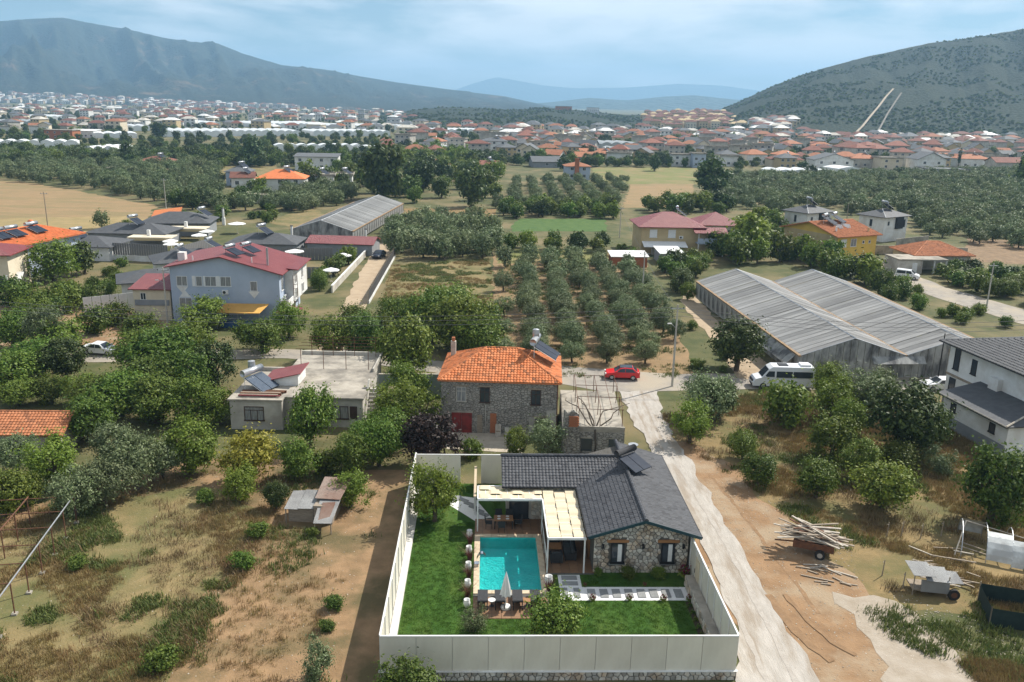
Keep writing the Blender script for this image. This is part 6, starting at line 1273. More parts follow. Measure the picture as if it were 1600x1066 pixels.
for nm, poly, sp, R, lab in (('bushes right of the glass greenhouse', [(1370, 470), (1400, 440), (1480, 470), (1600, 505), (1600, 525), (1490, 512)], 4.2, (1.0, 2.0), 'bush in the hedge right of the glass greenhouse'), ('bushes around the tan house', [(950, 402), (990, 388), (1130, 392), (1140, 412), (1040, 425)], 4.5, (1.0, 1.8), 'bush in the yards below the tan house'), ('bushes in the villa gardens', [(120, 455), (180, 412), (280, 412), (270, 470), (160, 500)], 5.5, (.8, 1.8), 'bush in the gardens below the board fence'), ('bushes by the straw field', [(100, 375), (240, 352), (345, 330), (480, 318), (440, 352), (360, 345), (240, 366)], 6, (1.0, 2.0), 'bush behind the grey villas by the field'), ('bushes between the yellow house and road', [(1180, 395), (1240, 350), (1300, 395), (1400, 440), (1340, 440)], 5.5, (1.2, 2.2), 'bush between the yellow house and the greenhouse'), ('bushes beyond the road corner', [(1085, 590), (1065, 500), (1110, 540), (1200, 590)], 4, (.5, 1.1), 'low bush on the verge left of the greenhouse')):
    grove('shrub', poly, sp, R, lab, nm, .8, prob=.7)
T('light_tree', 1168, 400, 66, 'bright green tree right of the red-roofed house', None, .95); T('cypress', 1592, 290, 22, 'tall cypress at right edge of the olive field'); T('light_tree', 1605, 292, 50, 'bright tree at right edge of the olive field'); T('cypress', 1497, 262, 12, 'dark cypress among the right-hand town roofs')
def scatter(name, meshes, pts, label, cat, seed=0):
    """one object carrying many small plants on its points"""
    me = bpy.data.meshes.new(name); me.from_pydata([p[:3] for p in pts], [], [])
    for nm, ix in (('sc', 3), ('rz', 4), ('hf', 5)):
        a = me.attributes.new(nm, 'FLOAT', 'POINT'); a.data.foreach_set('value', [p[ix] for p in pts])
    o = ob(name, me); o['kind'] = 'stuff'; o['label'] = label; o['category'] = cat
    c = bpy.data.collections.new(name + '_source')
    for i, m in enumerate(meshes): c.objects.link(bpy.data.objects.new(f'{name}_source', m))
    ng = bpy.data.node_groups.new(name, 'GeometryNodeTree'); N, L = ng.nodes, ng.links
    ng.interface.new_socket('Geometry', in_out='INPUT', socket_type='NodeSocketGeometry'); ng.interface.new_socket('Geometry', in_out='OUTPUT', socket_type='NodeSocketGeometry')
    gi, go = N.new('NodeGroupInput'), N.new('NodeGroupOutput'); ip = N.new('GeometryNodeInstanceOnPoints'); ci = N.new('GeometryNodeCollectionInfo')
    ci.inputs['Collection'].default_value = c; ci.inputs['Separate Children'].default_value = True; ci.inputs['Reset Children'].default_value = True
    ip.inputs['Pick Instance'].default_value = True
    def att(n): a = N.new('GeometryNodeInputNamedAttribute'); a.data_type = 'FLOAT'; a.inputs[0].default_value = n; return a.outputs[0]
    rv = N.new('FunctionNodeRandomValue'); rv.data_type = 'INT'; rv.inputs[4].default_value = 0; rv.inputs[5].default_value = len(meshes) - 1; rv.inputs['Seed'].default_value = seed
    cx = N.new('ShaderNodeCombineXYZ'); L.new(att('rz'), cx.inputs[2]); sx = N.new('ShaderNodeCombineXYZ'); s = att('sc'); L.new(s, sx.inputs[0]); L.new(s, sx.inputs[1])
    mm = N.new('ShaderNodeMath'); mm.operation = 'MULTIPLY'; L.new(s, mm.inputs[0]); L.new(att('hf'), mm.inputs[1]); L.new(mm.outputs[0], sx.inputs[2])
    L.new(gi.outputs[0], ip.inputs['Points']); L.new(ci.outputs[0], ip.inputs['Instance']); L.new(rv.outputs[2], ip.inputs['Instance Index']); L.new(cx.outputs[0], ip.inputs['Rotation']); L.new(sx.outputs[0], ip.inputs['Scale']); L.new(ip.outputs[0], go.inputs[0])
    md = o.modifiers.new('scatter', 'NODES'); md.node_group = ng
    return o
CAT = {'olive_tree': 'olive tree', 'broadleaf_tree': 'tree', 'light_tree': 'tree', 'dark_tree': 'tree', 'shrub': 'bush', 'olive_shrub': 'bush', 'yellow_shrub': 'tree', 'purple_tree': 'tree', 'cypress': 'cypress'}
_same = {}
for k, lst in PLANTS.items():
    for i, p in enumerate(lst): _same.setdefault((p[4], p[5]), []).append((PXY(p[0], p[1])[0], k, i))
for (lab, grp), mem in _same.items():
    if 1 < len(mem) <= 25 and len(lab.split()) <= 13:
        for n_, (q, k, i) in enumerate(sorted(mem)): p = PLANTS[k][i]; PLANTS[k][i] = (*p[:4], f'{lab}, {ORD[n_]} from left', grp)
for k, lst in PLANTS.items():
    lst.sort(key=lambda p: p[1])
    for x, y, R, hf, lab, grp in lst[:295]:
        tm, cm = random.choice(KIND[k]['hi' if y < 150 else 'lo'])
        o = ob(k, None, None, (x, y, 0), random.uniform(0, 6.28), (R * random.uniform(.86, 1.14), R * random.uniform(.86, 1.14), R * hf)); tag(o, lab, CAT[k], grp)
        ob('trunk', tm, o); ob('crown', cm, o)
    rest = lst[295:]
    if rest: scatter('far_' + k + 's', [c for t, c in KIND[k]['lo']], [(x, y, 0, R, random.uniform(0, 6.28), hf) for x, y, R, hf, *_ in rest], 'far ' + ('olive trees' if 'olive' in k else 'trees') + ' merging into one green mass across the plain', 'trees')
    print('PLANTS', k, len(lst))
# grass, weeds and dry brush
def tuft(m, n, h, w, sp, seed, curl=.5):
    r = random.Random(seed); mb = MB()
    for i in range(n):
        a = r.uniform(0, 6.28); x, y = r.gauss(0, sp), r.gauss(0, sp); l = h * r.uniform(.6, 1.2); c, s = math.cos(a), math.sin(a); q = curl * l * r.uniform(.3, 1)
        mb.add([(x - s * w, y + c * w, 0), (x + s * w, y - c * w, 0), (x + c * q * .35 + s * w * .6, y + s * q * .35 - c * w * .6, l * .6), (x + c * q * .35 - s * w * .6, y + s * q * .35 + c * w * .6, l * .6), (x + c * q, y + s * q, l)], [(0, 1, 2, 3), (3, 2, 4)])
    return mb.mesh('tuft', m)
def inpoly_np(px, py, poly):
    c = np.zeros(len(px), bool); j = len(poly) - 1
    for i in range(len(poly)):
        (xi, yi), (xj, yj) = poly[i], poly[j]
        if yi != yj: c ^= ((yi > py) != (yj > py)) & (px < (xj - xi) * (py - yi) / (yj - yi) + xi)
        j = i
    return c
def proj_np(x, y):
    v = np.stack([x, y, np.full(len(x), -CAM_H)], 1); D = v @ np.array(_F); return 800 + FOC * (v @ np.array(_r)) / D, 533 - FOC * (v @ np.array(_u)) / D
def fill(polys, n, smin, smax, hf=(.7, 1.3), clump=.0, thr=.5, seed=0):
    out = []
    for poly, k in polys:
        P = [G(*p) for p in poly]; m = int(n * k * 6); x = RNG.uniform(min(p.x for p in P), max(p.x for p in P), m); y = RNG.uniform(min(p.y for p in P), max(p.y for p in P), m)
        ok = inpoly_np(*proj_np(x, y), poly)
        if clump: ok &= fbm(x * clump, y * clump, 3, seed) > thr
        u, v = x - VO[0], y - VO[1]; ok &= ~((u > -.3) & (u < 20.5) & (v > -.4) & (v < 25.8))
        for a, b, cc in KEEP: ok &= (x - a) ** 2 + (y - b) ** 2 > (cc * .8) ** 2
        ix = np.nonzero(ok)[0][:int(n * k)]
        out += [(float(x[q]), float(y[q]), .03, random.uniform(smin, smax), random.uniform(0, 6.28), random.uniform(*hf)) for q in ix]
    return out
LF = [(-60, 1100), (-60, 830), (200, 760), (330, 735), (560, 735), (600, 780), (560, 900), (540, 1100)]
LFd = [(-60, 1100), (-60, 850), (160, 775), (430, 790), (400, 880), (300, 1000), (280, 1100)]
RL = [(1035, 650), (1180, 615), (1480, 635), (1640, 780), (1640, 960), (1480, 950), (1395, 925), (1300, 872), (1200, 778), (1080, 705)]
RB = [(1380, 920), (1500, 960), (1640, 940), (1640, 1110), (1560, 1100), (1460, 990)]
DP = [(612, 415), (765, 405), (775, 500), (590, 500)]; GV = [(780, 400), (1000, 400), (1090, 590), (770, 590)]
td = [tuft(L_dry, 26, .22, .012, .17, i) for i in range(4)]; tw = [tuft(L_weed, 24, .2, .02, .17, 10 + i, .8) for i in range(4)]; tb = [tuft(L_brush, 30, .34, .012, .22, 20 + i, .9) for i in range(3)]
scatter('dry_grass', td, fill([(LFd, .42), (LF, .25), (RL, 1.7), (RB, .3), (DP, .5)], 4600, .5, 1.5, (.5, 1.4), .22, .54, 5), 'dry straw-coloured grass over the fields', 'grass')
scatter('green_weeds', tw, fill([(LFd, .3), (LF, .2), (RL, .6), (RB, .06), (DP, .5), ([(1300, 925), (1480, 960), (1560, 1090), (1400, 1000)], .04), (GV, .4)], 4200, .5, 1.8, (.5, 1.3), .26, .58, 9), 'low green weeds growing in the fields', 'weeds')
scatter('brown_brush', tb, fill([(LFd, .5), (RL, 1.0)], 700, .7, 1.9, (.4, 1), .2, .56, 13), 'withered brown brush in the fields', 'brush')
# turf of the villa lawn
L_turf = leafmat('turf_blade', (.038, .102, .005), (.078, .155, .013), .3, .25, .012)
lx, ly = RNG.uniform(.6, 18.7, 16000), RNG.uniform(.1, 25.2, 16000)
ok = ~((lx > 4.95) & (lx < 9.95) & (ly > 5.85) & (ly < 19.2)) & ~((lx > 9.8) & (ly > 10.8)) & ~((lx > 10.65) & (ly > 7.7) & (ly < 10.9) & (lx < 12.25)) & ~((lx > 12.1) & (ly > 7.7) & (ly < 9.4)) & ~((lx > 7.0) & (ly > 18.5)) & ~((lx > 2.6) & (lx < 6.4) & (ly > 18.5) & (ly < 23.3))
tp_ = [VL(float(a), float(b)) for a, b in zip(lx[ok], ly[ok])]
scatter('lawn_turf', [tuft(L_turf, 26, .055, .008, .1, 60 + i, .9) for i in range(3)], [(p.x, p.y, .068, random.uniform(.8, 1.3), random.uniform(0, 6.28), random.uniform(.6, 1.3)) for p in tp_], 'short turf blades of the villa lawn', 'grass')
# fine rubble on bare dirt
def pebble(seed, m):
    bm = bmesh.new(); bmesh.ops.create_icosphere(bm, subdivisions=1, radius=.5); r = random.Random(seed)
    for v in bm.verts: v.co = Vector((v.co.x * r.uniform(.7, 1.2), v.co.y * r.uniform(.7, 1.2), v.co.z * r.uniform(.4, .8)))
    me = bpy.data.meshes.new('pebble'); bm.to_mesh(me); bm.free(); me.materials.append(m); return me
m_pebble = mat('field_pebble', (.45, .4, .33), (.33, .28, .22), 4, .9, rnd=.4)
GP = [(980, 620), (1027, 620), (1060, 690), (1124, 800), (1190, 905), (1302, 1100), (1160, 1100), (1150, 980), (1100, 850), (1030, 715)]
scatter('scattered_stones', [pebble(i, m_pebble) for i in range(4)], fill([(LF, .8), ([(1090, 720), (1300, 800), (1390, 985), (1520, 1110), (1270, 1110), (1180, 960)], 1.0), (RB, .6), (GP, .9), ([(690, 690), (800, 690), (800, 715), (690, 715)], .15), ([(765, 590), (1060, 596), (1060, 580), (765, 572)], .3)], 1300, .03, .11, (.6, 1)), 'small stones lying on the bare dirt', 'stones')
# red fountain grass, flowers and bed plants of the villa garden
tr_ = [tuft(L_redg, 80, .95, .016, .07, 40 + i, 1.1) for i in range(2)]
for i, y in enumerate((15.1, 12.8, 10.5, 8.2)):
    o = thing('fountain_grass', VL(4.68, y, .07), random.uniform(0, 6), ['red fountain grass nearest the pergola along the pool', 'second red fountain grass along the pool', 'third red fountain grass along the pool', 'red fountain grass nearest the sun loungers'][i], 'plant', 'red grasses along the pool'); ob('blades', tr_[i % 2], o); MB().lathe([(.12, 0), (.1, .06)], 8).build('root_ball', m_bark, o)
o = thing('fountain_grass', VL(9.95, 8.9, .07), 1, 'red fountain grass at the right front pool corner', 'plant'); ob('blades', tr_[0], o); MB().lathe([(.12, 0), (.1, .06)], 8).build('root_ball', m_bark, o)
cr_r = crown('flower', L_red, 901, 160, .22, clumps=14, rc=.4, zc=.75, bottom=-1); cr_g = crown('leaves', L_light, 902, 200, .3, clumps=14, rc=.4, zc=.45, shape=(1, 1, .6), bottom=-1)
for i, (x, y, R, lab) in enumerate(((12.7, 7.75, .3, 'reddish plant at the left end of the pebble path'), (15.1, 7.8, .28, 'pink flowering plant in the middle of the pebble path'), (17.3, 7.7, .32, 'red flowering plant right of the path middle'), (19.0, 7.75, .3, 'orange-red plant at the right end of the pebble path'), (19.3, 10.6, .6, 'red flowering bush at the right corner of the stone gable'), (12.4, 9.4, .2, 'tiny flowering plant where the paths cross'), (16.4, 9.45, .2, 'tiny flowering plant on the lawn side of the path'))):
    o = thing('flower_plant', VL(x, y, .07), 0, lab, 'flower', 'flowering plants of the villa garden'); o.scale = (R, R, R * 1.3); ob('flower', cr_r, o); ob('leaves', cr_g, o)
cr_b = crown('leaves', L_green, 905, 220, .3, clumps=14, rc=.4, zc=.5, bottom=-1)
for i in range(9):
    o = thing('bed_plant', VL(18.9, .8 + i * .78, .07), 0, f'low plant in the bed below the right fence, {ORD[i]} from the front', 'plant', 'bed plants below the right fence'); o.scale = (.26,) * 3; ob('leaves', cr_b, o); MB().lathe([(.1, 0), (.06, .3)], 6).build('stem', m_bark, o)
# ------------------------------------------------------------------ far houses, plastic greenhouses, the town
def at(px, py, z=0): g = G(px, py, z); return (g.x, g.y)
t_redfar = mat('far_red_roof', (.22, .088, .06), (.16, .065, .045), .6, .85, rnd=.25); t_orfar = mat('far_orange_roof', (.36, .15, .08), (.29, .12, .06), .6, .85, rnd=.25); t_grfar = mat('far_grey_roof', (.12, .125, .13), (.09, .095, .1), 1, .8)
def far(px, py, wpx, d, h, roof, rise, mw, mr, lab, ang=0, wins=2, sol=True):
    g = G(px, py); w = wpx * (g.y * math.cos(PITCH) + CAM_H * math.sin(PITCH)) / FOC
    ws = [('S', w * (i + .5) / wins, 1.0 + 2.9 * f, 1.4, 1.3) for i in range(wins) for f in range(max(1, int(h / 2.8)))]
    o = house('far_house', (g.x, g.y), rad(ang), w, d, h, roof, rise, .6, mw, mr, lab, 'house', None, wins=ws)
    if sol: heater(o, (w * .6, d * .5, h + rise * .6), rad(-30), .5, 1.3)
    return o
far(402, 306, 72, 11, 5.6, 'hip', 2.6, m_white, t_fresh, 'white house with bright orange hip roof and solar panels beyond the long greenhouse', 6, 3)
far(382, 318, 32, 7, 2.6, 'flat', .1, m_plast, m_cream, 'low flat shed in front of the orange-roofed far house', 6, 1, False)
far(475, 300, 46, 9, 5.4, 'flat', .5, m_white, m_conc, 'white flat-roofed house right of the orange-roofed one', 8, 2); far(522, 297, 28, 9, 5.0, 'flat', .5, m_white, m_conc, 'stepped white flat-roofed house beside the big dark tree', 8, 1)
far(461, 266, 66, 10, 6, 'shed', 1.0, m_white, t_grfar, 'long white two-storey building with grey roof', 4, 4, False)
far(354, 290, 36, 9, 5, 'hip', 2, m_blue, t_grfar, 'house with grey hip roof left of the red-roofed white house', 6, 2); far(362, 293, 34, 8, 3.6, 'gx', 1.6, m_white, t_redfar, 'small white house with red roof in front of the grey hip roof', 12, 2)
far(216, 263, 50, 10, 3.2, 'hip', 1.8, m_white, t_redfar, 'low white cottage with dark red roof in the left olive groves', 2, 3); far(170, 273, 24, 6, 2.6, 'flat', .1, m_plast, m_conc, 'tiny concrete hut in the left olive groves', 0, 1, False); far(215, 276, 38, 6, 2.4, 'flat', .1, m_grey, t_redfar, 'long low hut with red roof edge in the left olive groves', 0, 2, False)
far(652, 270, 49, 12, 3.4, 'hip', 2.4, m_cream, t_orfar, 'single-storey house with orange hip roof in the middle distance', 2, 4, False); far(746, 268, 34, 9, 3.2, 'gx', 1.6, m_white, t_redfar, 'white cottage with two red roofs in the middle distance', 6, 2)
far(700, 255, 30, 9, 3, 'hip', 1.8, m_plast, t_redfar, 'low house with dark red roof left of the white balcony house', 0, 1, False)
o = far(884, 281, 38, 9, 5.6, 'hip', 1.6, m_blue, t_orfar, 'two-storey house with brick chimney stack above the striped grove', 4, 2, False); MB().box(3.6, -.8, 0, 5.4, .0, 9.0).build('brick_stack', m_brick, o)
far(833, 262, 44, 14, 3, 'gx', 2.2, m_grey, t_grfar, 'grey barn with gable roof in the middle distance', 8, 1, False); far(925, 252, 36, 10, 4, 'hip', 2.4, m_cream, t_orfar, 'cream house with orange roof before the town', 2, 3)
far(752, 243, 40, 10, 8.5, 'hip', 1.8, m_white, t_grfar, 'tall white balcony house in the middle distance', 4, 3); far(636, 222, 26, 10, 8.5, 'flat', .5, m_white, t_grfar, 'white three-storey building beside the plastic greenhouses', 0, 3, False); far(657, 222, 24, 10, 5, 'gx', 2, m_white, t_orfar, 'white gabled house beside the plastic greenhouses', 0, 2, False); far(692, 226, 28, 10, 5, 'hip', 2.2, m_plast, t_redfar, 'house with rust-red roof beside the plastic greenhouses', 0, 2, False)
o = far(70, 217, 44, 12, 6, 'flat', .2, m_brick, m_conc, 'unfinished red brick building in the far left fields', 0, 4, False); far(105, 215, 42, 12, 5, 'shed', .8, m_white, m_white, 'white hall with row of windows in the far left fields', 0, 5, False)
far(1082, 262, 20, 9, 7, 'flat', .4, m_blue, m_conc, 'pale blue block at the town edge', 0, 2, False); far(1050, 260, 30, 9, 6, 'flat', .4, m_white, m_conc, 'open white house frame at the town edge', 0, 2, False)
far(1272, 268, 60, 14, 6, 'gy', 3, m_white, t_grfar, 'white gabled house with grey roof behind the olive field', 0, 3); far(1375, 265, 34, 12, 6, 'flat', .4, m_cream, m_conc, 'cream block behind the olive field', 0, 2, False); far(1330, 262, 42, 12, 5, 'hip', 2.6, m_plast, t_orfar, 'house with orange hip roof behind the olive field', 0, 3); far(1432, 268, 44, 14, 6.5, 'gy', 3.4, m_white, t_grfar, 'white gable-fronted house behind the olive field', 0, 2, False); far(1452, 276, 60, 14, 3.4, 'flat', .2, m_white, t_grfar, 'long low white building behind the olive field', 0, 5, False)
far(1205, 262, 50, 13, 4.4, 'hip', 2.4, m_cream, t_redfar, 'house with wide dark red roof behind the olive field', 0, 3); far(1500, 262, 46, 12, 5, 'hip', 2.4, m_white, t_orfar, 'white house with orange hip roof at far right', 0, 3); far(1555, 268, 44, 12, 5, 'gx', 2.4, m_plast, t_redfar, 'house with red gable roof at far right', 0, 3, False)
# hilltop buildings
for px, v, w, h, m, lab in ((868, .93, 30, 5, m_brick, 'long red building on top of the middle hill'), (917, .9, 22, 8, m_white, 'white block on top of the middle hill')):
    p = hill_point('middle_hill', px, v); o = house('hilltop_building', (p.x, p.y - 5, p.z - 4), 0, w, 14, h + 4, 'flat', .8, .2, m, m_conc, lab, 'building', wins=[('S', w * (i + .5) / 6, 4.6 + 3 * f, 2, 1.5) for i in range(6) for f in range(1 + (h > 6))])
m_film2 = mat('white_film', (.74, .76, .76), (.64, .66, .66), .08, .5, c3=(.55, .57, .57), s3=.03); m_film3 = mat('grey_film', (.36, .38, .38), (.3, .32, .32), .1, .5)
def tunnel(px0, px1, py, d, h, lab, m=None, per=6.4, ang=0):
    a, b = G(px0, py), G(px1, py); w = (b - a).length; n = max(1, int(w / per)); p = w / n; o = thing('plastic_greenhouse', a, math.atan2(b.y - a.y, b.x - a.x), lab, 'greenhouse', 'white plastic greenhouses of the plain')
    KEEP.extend([(a.x + (b.x - a.x) * (q + .5) / 8, a.y + d / 2 - 4, max(d / 2, w / 16) + 5) for q in range(8)]); prof = [(p * i / 6, h * .78 + h * .22 * math.sin(math.pi * i / 6)) for i in range(7)]
    me = MB().ext([(0, .05)] + prof + [(p, .05)], 'y', 0, d).mesh('bay', m or m_film2); 
    for i in range(n): ob('bay', me, o, (i * p, 0, 0))
    return o
for i, a in enumerate(((-60, 122, 231, 14, 4.5), (430, 568, 237, 12, 4.5), (566, 632, 240, 14, 4.5), (640, 706, 238, 12, 4), (255, 345, 214, 60, 5), (345, 470, 213, 50, 5), (490, 610, 213, 40, 5), (400, 520, 200, 90, 5), (0, 70, 197, 60, 5), (60, 120, 188, 80, 5), (520, 640, 203, 60, 5), (145, 215, 216, 30, 4), (195, 235, 205, 40, 5), (1215, 1302, 279, 16, 4), (1310, 1345, 274, 14, 4), (940, 1000, 236, 30, 6), (960, 1020, 243, 20, 5), (690, 760, 210, 40, 5), (300, 345, 198, 60, 5))):
    tunnel(*a, ['long white plastic greenhouse at the far left edge of the groves', 'white plastic greenhouse strip behind the white long building', 'shorter white plastic strip joined to the middle one', 'white plastic strip left of the orange hip-roofed house', 'wide plastic greenhouse left of the round tree', 'wide plastic greenhouse right of the round tree', 'broad plastic greenhouse before the central town', 'deep plastic greenhouse near the left town', 'grey-white plastic greenhouse at the left town edge', 'plastic greenhouse below the left mountain town', 'plastic greenhouse in front of the red town roofs', 'low plastic greenhouse behind the white hall', 'small plastic greenhouse behind the brick building', 'white plastic greenhouse at the edge of the wide olive field', 'short plastic greenhouse beside the olive-field one', 'grey-roofed hall in the middle of the town', 'second grey-roofed hall in the middle of the town', 'plastic greenhouse right of the white three-storey building', 'plastic greenhouse beyond the round tree'][i], m_film3 if i in (8, 15, 16) else None)
for i, px in enumerate((139, 155, 171)):
    g = G(px, 246); o = thing('dome_greenhouse', g, 0, ['left', 'middle', 'right'][i] + ' of the three white arched tunnels in the left groves', 'greenhouse', 'three arched tunnels'); p = 7.2
    MB().ext([(-p / 2 * math.cos(math.pi * k / 12), 5.5 * math.sin(math.pi * k / 12) + .02) for k in range(13)], 'y', 0, 24).build('film', m_film2, o); MB().tube([(-p / 2 * math.cos(math.pi * k / 12), -.05, 5.6 * math.sin(math.pi * k / 12)) for k in range(13)], .12, 4).build('end_hoop', m_steel, o)
# town houses: nearest ones single, the rest as one mass
TW = [m_white, m_plast, m_cream, m_plast, m_tan, m_white]; TR = [t_redfar, t_orfar, t_grfar, t_grfar, t_redfar, t_grfar]
TOWN = []; GRID = {}
def zone(poly, n, sp, hmax=8.0):
    c = 0; tr = 0; P = [G(*p) for p in poly]; x0, x1 = min(p.x for p in P), max(p.x for p in P); y0, y1 = min(p.y for p in P), max(p.y for p in P)
    while c < n and tr < n * 25:
        tr += 1; px, py = random.uniform(min(p[0] for p in poly), max(p[0] for p in poly)), random.uniform(min(p[1] for p in poly), max(p[1] for p in poly))
        if not inpoly((px, py), poly): continue
        g = G(px, py)
        ck = (int(g.x // sp), int(g.y // sp))
        if any((g.x - t[0]) ** 2 + (g.y - t[1]) ** 2 < sp * sp for dx in (-1, 0, 1) for dy in (-1, 0, 1) for t in GRID.get((sp, ck[0] + dx, ck[1] + dy), ())) or any((g.x - a) ** 2 + (g.y - b) ** 2 < (q + 5) ** 2 for a, b, q in KEEP): continue
        GRID.setdefault((sp, *ck), []).append((g.x, g.y)); TOWN.append((g.x, g.y, 0, random.uniform(9, 16), random.uniform(8, 12), random.choice([3.2, 5.5, 6, 6, 8.5]) if hmax > 6 else random.choice([3.2, 5.5]), random.uniform(-.5, .5))); c += 1
zone([(1090, 258), (1100, 224), (1640, 240), (1640, 262), (1200, 264)], 130, 12); zone([(770, 250), (760, 214), (1110, 218), (1100, 252), (960, 256)], 115, 12)
zone([(600, 216), (640, 200), (980, 204), (1110, 212), (1110, 222), (760, 216)], 85, 15); zone([(560, 240), (620, 226), (790, 222), (790, 244), (700, 256)], 22, 16)
zone([(-60, 212), (-60, 176), (640, 186), (620, 210), (300, 204)], 140, 20); zone([(1100, 226), (1120, 206), (1640, 222), (1640, 242)], 200, 14)
zone([(-60, 178), (-60, 166), (620, 174), (640, 190)], 260, 26)
for _ in range(430):    # houses climbing the foot of the west mountain
    px = random.uniform(-60, 460); v = random.uniform(0, .12) * (1 - max(0, px) / 560); p = hill_point('west_mountain', px, v); TOWN.append((p.x, p.y, p.z, random.uniform(10, 18), 11, random.choice([6, 8.5, 11]), random.uniform(-.5, .5)))
for _ in range(210):    # yellow estate on the shoulder of the middle hill
    px = random.uniform(1000, 1190); v = random.uniform(.1, .85); p = hill_point('middle_hill', px, v); TOWN.append((p.x, p.y, p.z - 1, 11, 9, random.choice([8, 11]), random.uniform(-.2, .3), 1))
for _ in range(40): px = random.uniform(1175, 1240); v = random.uniform(.05, .25); p = hill_point('east_hill', px, v); TOWN.append((p.x, p.y, p.z - 2, 14, 10, 9, .1))
TOWN.sort(key=lambda t: t[1])
PROTO = []
for i in range(12):
    w, d, h = [(9, 8, 3.2), (11, 8, 5.6), (8, 8, 6.2), (11, 9, 8.5), (9, 9, 5.6), (12, 9, 5.2)][i % 6]; rf = ['hip', 'gx', 'hip', 'flat', 'gy', 'hip'][i % 6]
    if i >= 6: rf = ['gx', 'hip', 'gy', 'hip', 'hip', 'flat'][i % 6]
    mw, mr = TW[i % 6], (m_conc if rf == 'flat' else TR[(i * 5 + i // 6) % 6]); nm = {t_redfar: 'red', t_orfar: 'orange', t_grfar: 'grey', m_conc: 'flat concrete'}[mr]
    lab = f"{ {m_white: 'white', m_cream: 'cream', m_plast: 'greyish', m_tan: 'tan'}[mw] } town house, {int(h // 2.8) or 1}-storey, with {nm} { {'hip': 'hip', 'gx': 'side-gabled', 'gy': 'front-gabled', 'flat': 'terrace'}[rf] } roof in the distant town"
    o = house('town_house', (0, 0, 0), 0, w, d, h, rf, .5 if rf == 'flat' else 2.3, .6, mw, mr, lab, 'house', 'houses of the distant town', wins=[('S', w * (k + .5) / 3, 1.0 + 2.8 * f, 1.5, 1.3) for k in range(3) for f in range(max(1, int(h // 2.7)))], keep=False)
    PROTO.append(snap(o))
used = set()
for i, t in enumerate(TOWN[:285]):
    k = PROTO[random.randrange(12)]; root, parts = TREE[k]; full = i < 110
    if k not in used and full: used.add(k); root.location = (t[0], t[1], t[2]); root.rotation_euler = (0, 0, t[6]); continue
    r = root.copy(); COL.objects.link(r); r.location = (t[0], t[1], t[2]); r.rotation_euler = (0, 0, t[6]); s = random.uniform(.85, 1.15); r.scale = (s, s, random.uniform(.9, 1.1))
    for p, subs in parts:
        if not full and p.name.startswith('window'): continue
        c = p.copy(); COL.objects.link(c); c.parent = r
        for q in subs: e = q.copy(); COL.objects.link(e); e.parent = c
for k in PROTO:
    if k not in used:
        for p, subs in TREE[k][1]:
            for q in subs: bpy.data.objects.remove(q)
            bpy.data.objects.remove(p)
        bpy.data.objects.remove(TREE[k][0])
def mass(rest):
    V, Fc, MI = [], [], []; ms = [m_white, m_cream, m_plast, m_tan, t_redfar, t_orfar, t_grfar, m_glass]
    for t in rest:
        x, y, z, w, d, h, a = t[:7]; c, s = math.cos(a), math.sin(a); n = len(V); wi = random.choice([0, 0, 1, 2, 2, 3]); ri = random.choice([4, 4, 5, 6, 6, 2, 0])
        if len(t) > 7: wi, ri = random.choice([1, 3, 3]), random.choice([4, 4, 3])
        L = [(0, 0, -3), (w, 0, -3), (w, d, -3), (0, d, -3), (0, 0, h), (w, 0, h), (w, d, h), (0, d, h), (-.6, -.6, h + .05), (w + .6, -.6, h + .05), (w + .6, d + .6, h + .05), (-.6, d + .6, h + .05), (w * .3, d / 2, h + 2.4), (w * .7, d / 2, h + 2.4)]
        nf = int(h // 2.8) or 1; wf = []
        for f in range(nf):
            for k in range(3): u = w * (k + .25) / 3; b = len(L); L += [(u, -.06, 1 + f * 2.8), (u + w * .14, -.06, 1 + f * 2.8), (u + w * .14, -.06, 2.3 + f * 2.8), (u, -.06, 2.3 + f * 2.8)]; wf.append((b, b + 1, b + 2, b + 3))
        V += [(x + c * p - s * q, y + s * p + c * q, z + r) for p, q, r in L]
        fs = [((0, 1, 5, 4), wi), ((1, 2, 6, 5), wi), ((2, 3, 7, 6), wi), ((3, 0, 4, 7), wi), ((8, 9, 13, 12), ri), ((10, 11, 12, 13), ri), ((9, 10, 13), ri), ((11, 8, 12), ri), ((11, 10, 9, 8), wi)] + [(q, 7) for q in wf]
        for f, m in fs: Fc.append(tuple(n + k for k in f)); MI.append(m)
    me = bpy.data.meshes.new('far_town'); me.from_pydata(V, [], Fc)
    for m in ms: me.materials.append(m)
    me.polygons.foreach_set('material_index', MI); o = ob('far_town', me); o['kind'] = 'stuff'; o['label'] = 'far town spread over the plain to the foot of the mountains'; o['category'] = 'town'
mass(TOWN[285:])
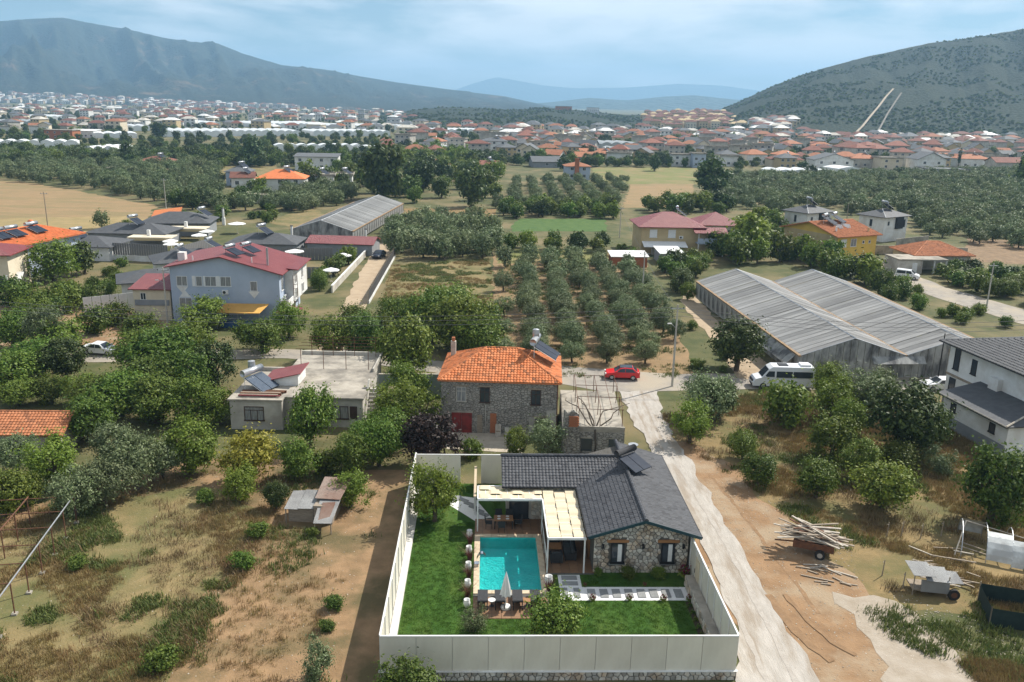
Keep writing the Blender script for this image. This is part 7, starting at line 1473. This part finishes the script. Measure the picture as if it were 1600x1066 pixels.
# trees between the far houses and scrub on the hills
pts = []; N_ = 7000
px = RNG.uniform(-80, 1680, N_); py = np.maximum(RNG.uniform(168, 262, N_), 168 + px / 1600 * 34); gg = [G(a, b) for a, b in zip(px, py)]; gx = np.array([g.x for g in gg]); gy = np.array([g.y for g in gg]); ok = ~((px < 720) & (py > 192) & (py < 242) & (RNG.random(N_) < .6))
for t in TOWN[:285]: ok &= (gx - t[0]) ** 2 + (gy - t[1]) ** 2 > 40
for a, b, q in KEEP: ok &= (gx - a) ** 2 + (gy - b) ** 2 > (q + 2) ** 2
for b in BLOCK: ok &= ~inpoly_np(px, py, b)
pts += [(float(gx[i]), float(gy[i]), 0, random.uniform(1.3, 3.5), random.uniform(0, 6.28), random.uniform(.8, 1.3)) for i in np.nonzero(ok)[0]]
for hill, n, sz in (('east_hill', 9000, (1.1, 2.6)), ('middle_hill', 4000, (1.2, 2.8))):
    us = HZ[hill][0]; ho = bpy.data.objects[hill]; co = np.empty(len(ho.data.vertices) * 3); ho.data.vertices.foreach_get('co', co); co = co.reshape(-1, 3); nu = len(us); nv = len(co) // nu
    i = RNG.uniform(0, nu - 1.01, n); j = RNG.uniform(0, (nv - 10) * .999 - 1, n); i0, j0 = i.astype(int), j.astype(int); a, b = (i - i0)[:, None], (j - j0)[:, None]
    q = (co[j0 * nu + i0] * (1 - a) + co[j0 * nu + i0 + 1] * a) * (1 - b) + (co[(j0 + 1) * nu + i0] * (1 - a) + co[(j0 + 1) * nu + i0 + 1] * a) * b
    ok = fbm(q[:, 0] / 90, q[:, 1] / 90, 3, 7) > .45
    pts += [(float(p[0]), float(p[1]), float(p[2]) - .6, random.uniform(*sz), random.uniform(0, 6.28), random.uniform(.6, .9)) for p in q[ok]]
scatter('distant_greenery', [c for t, c in KIND['dark_tree']['lo']] + [c for t, c in KIND['broadleaf_tree']['lo'][:2]], pts, 'distant trees and scrub between the town houses and on the hills', 'trees')
m_scar = mat('bare_cut', (.38, .32, .24), (.3, .25, .18), .05, .95)
scar('quarry_track', 'east_hill', [(1352, .04), (1362, .1), (1372, .18), (1384, .27), (1394, .36), (1404, .43)], 2.8, m_scar); scar('quarry_track', 'east_hill', [(1386, .03), (1392, .1), (1400, .2), (1410, .3), (1418, .38)], 2.2, mat('grey_cut', (.2, .18, .15), (.15, .135, .11), .05, .95))
# ------------------------------------------------------------------ air
def haze():
    m = bpy.data.materials.new('haze_air'); m.use_nodes = True; N, L = m.node_tree.nodes, m.node_tree.links
    N.remove(N['Principled BSDF']); v = N.new('ShaderNodeVolumePrincipled'); L.new(v.outputs[0], N['Material Output'].inputs['Volume'])
    v.inputs['Color'].default_value = (.40, .70, 1, 1); v.inputs['Density'].default_value = 1.5e-4; v.inputs['Anisotropy'].default_value = .1
    o = MB().box(-12000, -700, -4, 12000, 15300, 640).build('haze', m); o['kind'] = 'stuff'; o['label'] = 'pale blue summer haze over the plain'; o['category'] = 'haze'
haze()
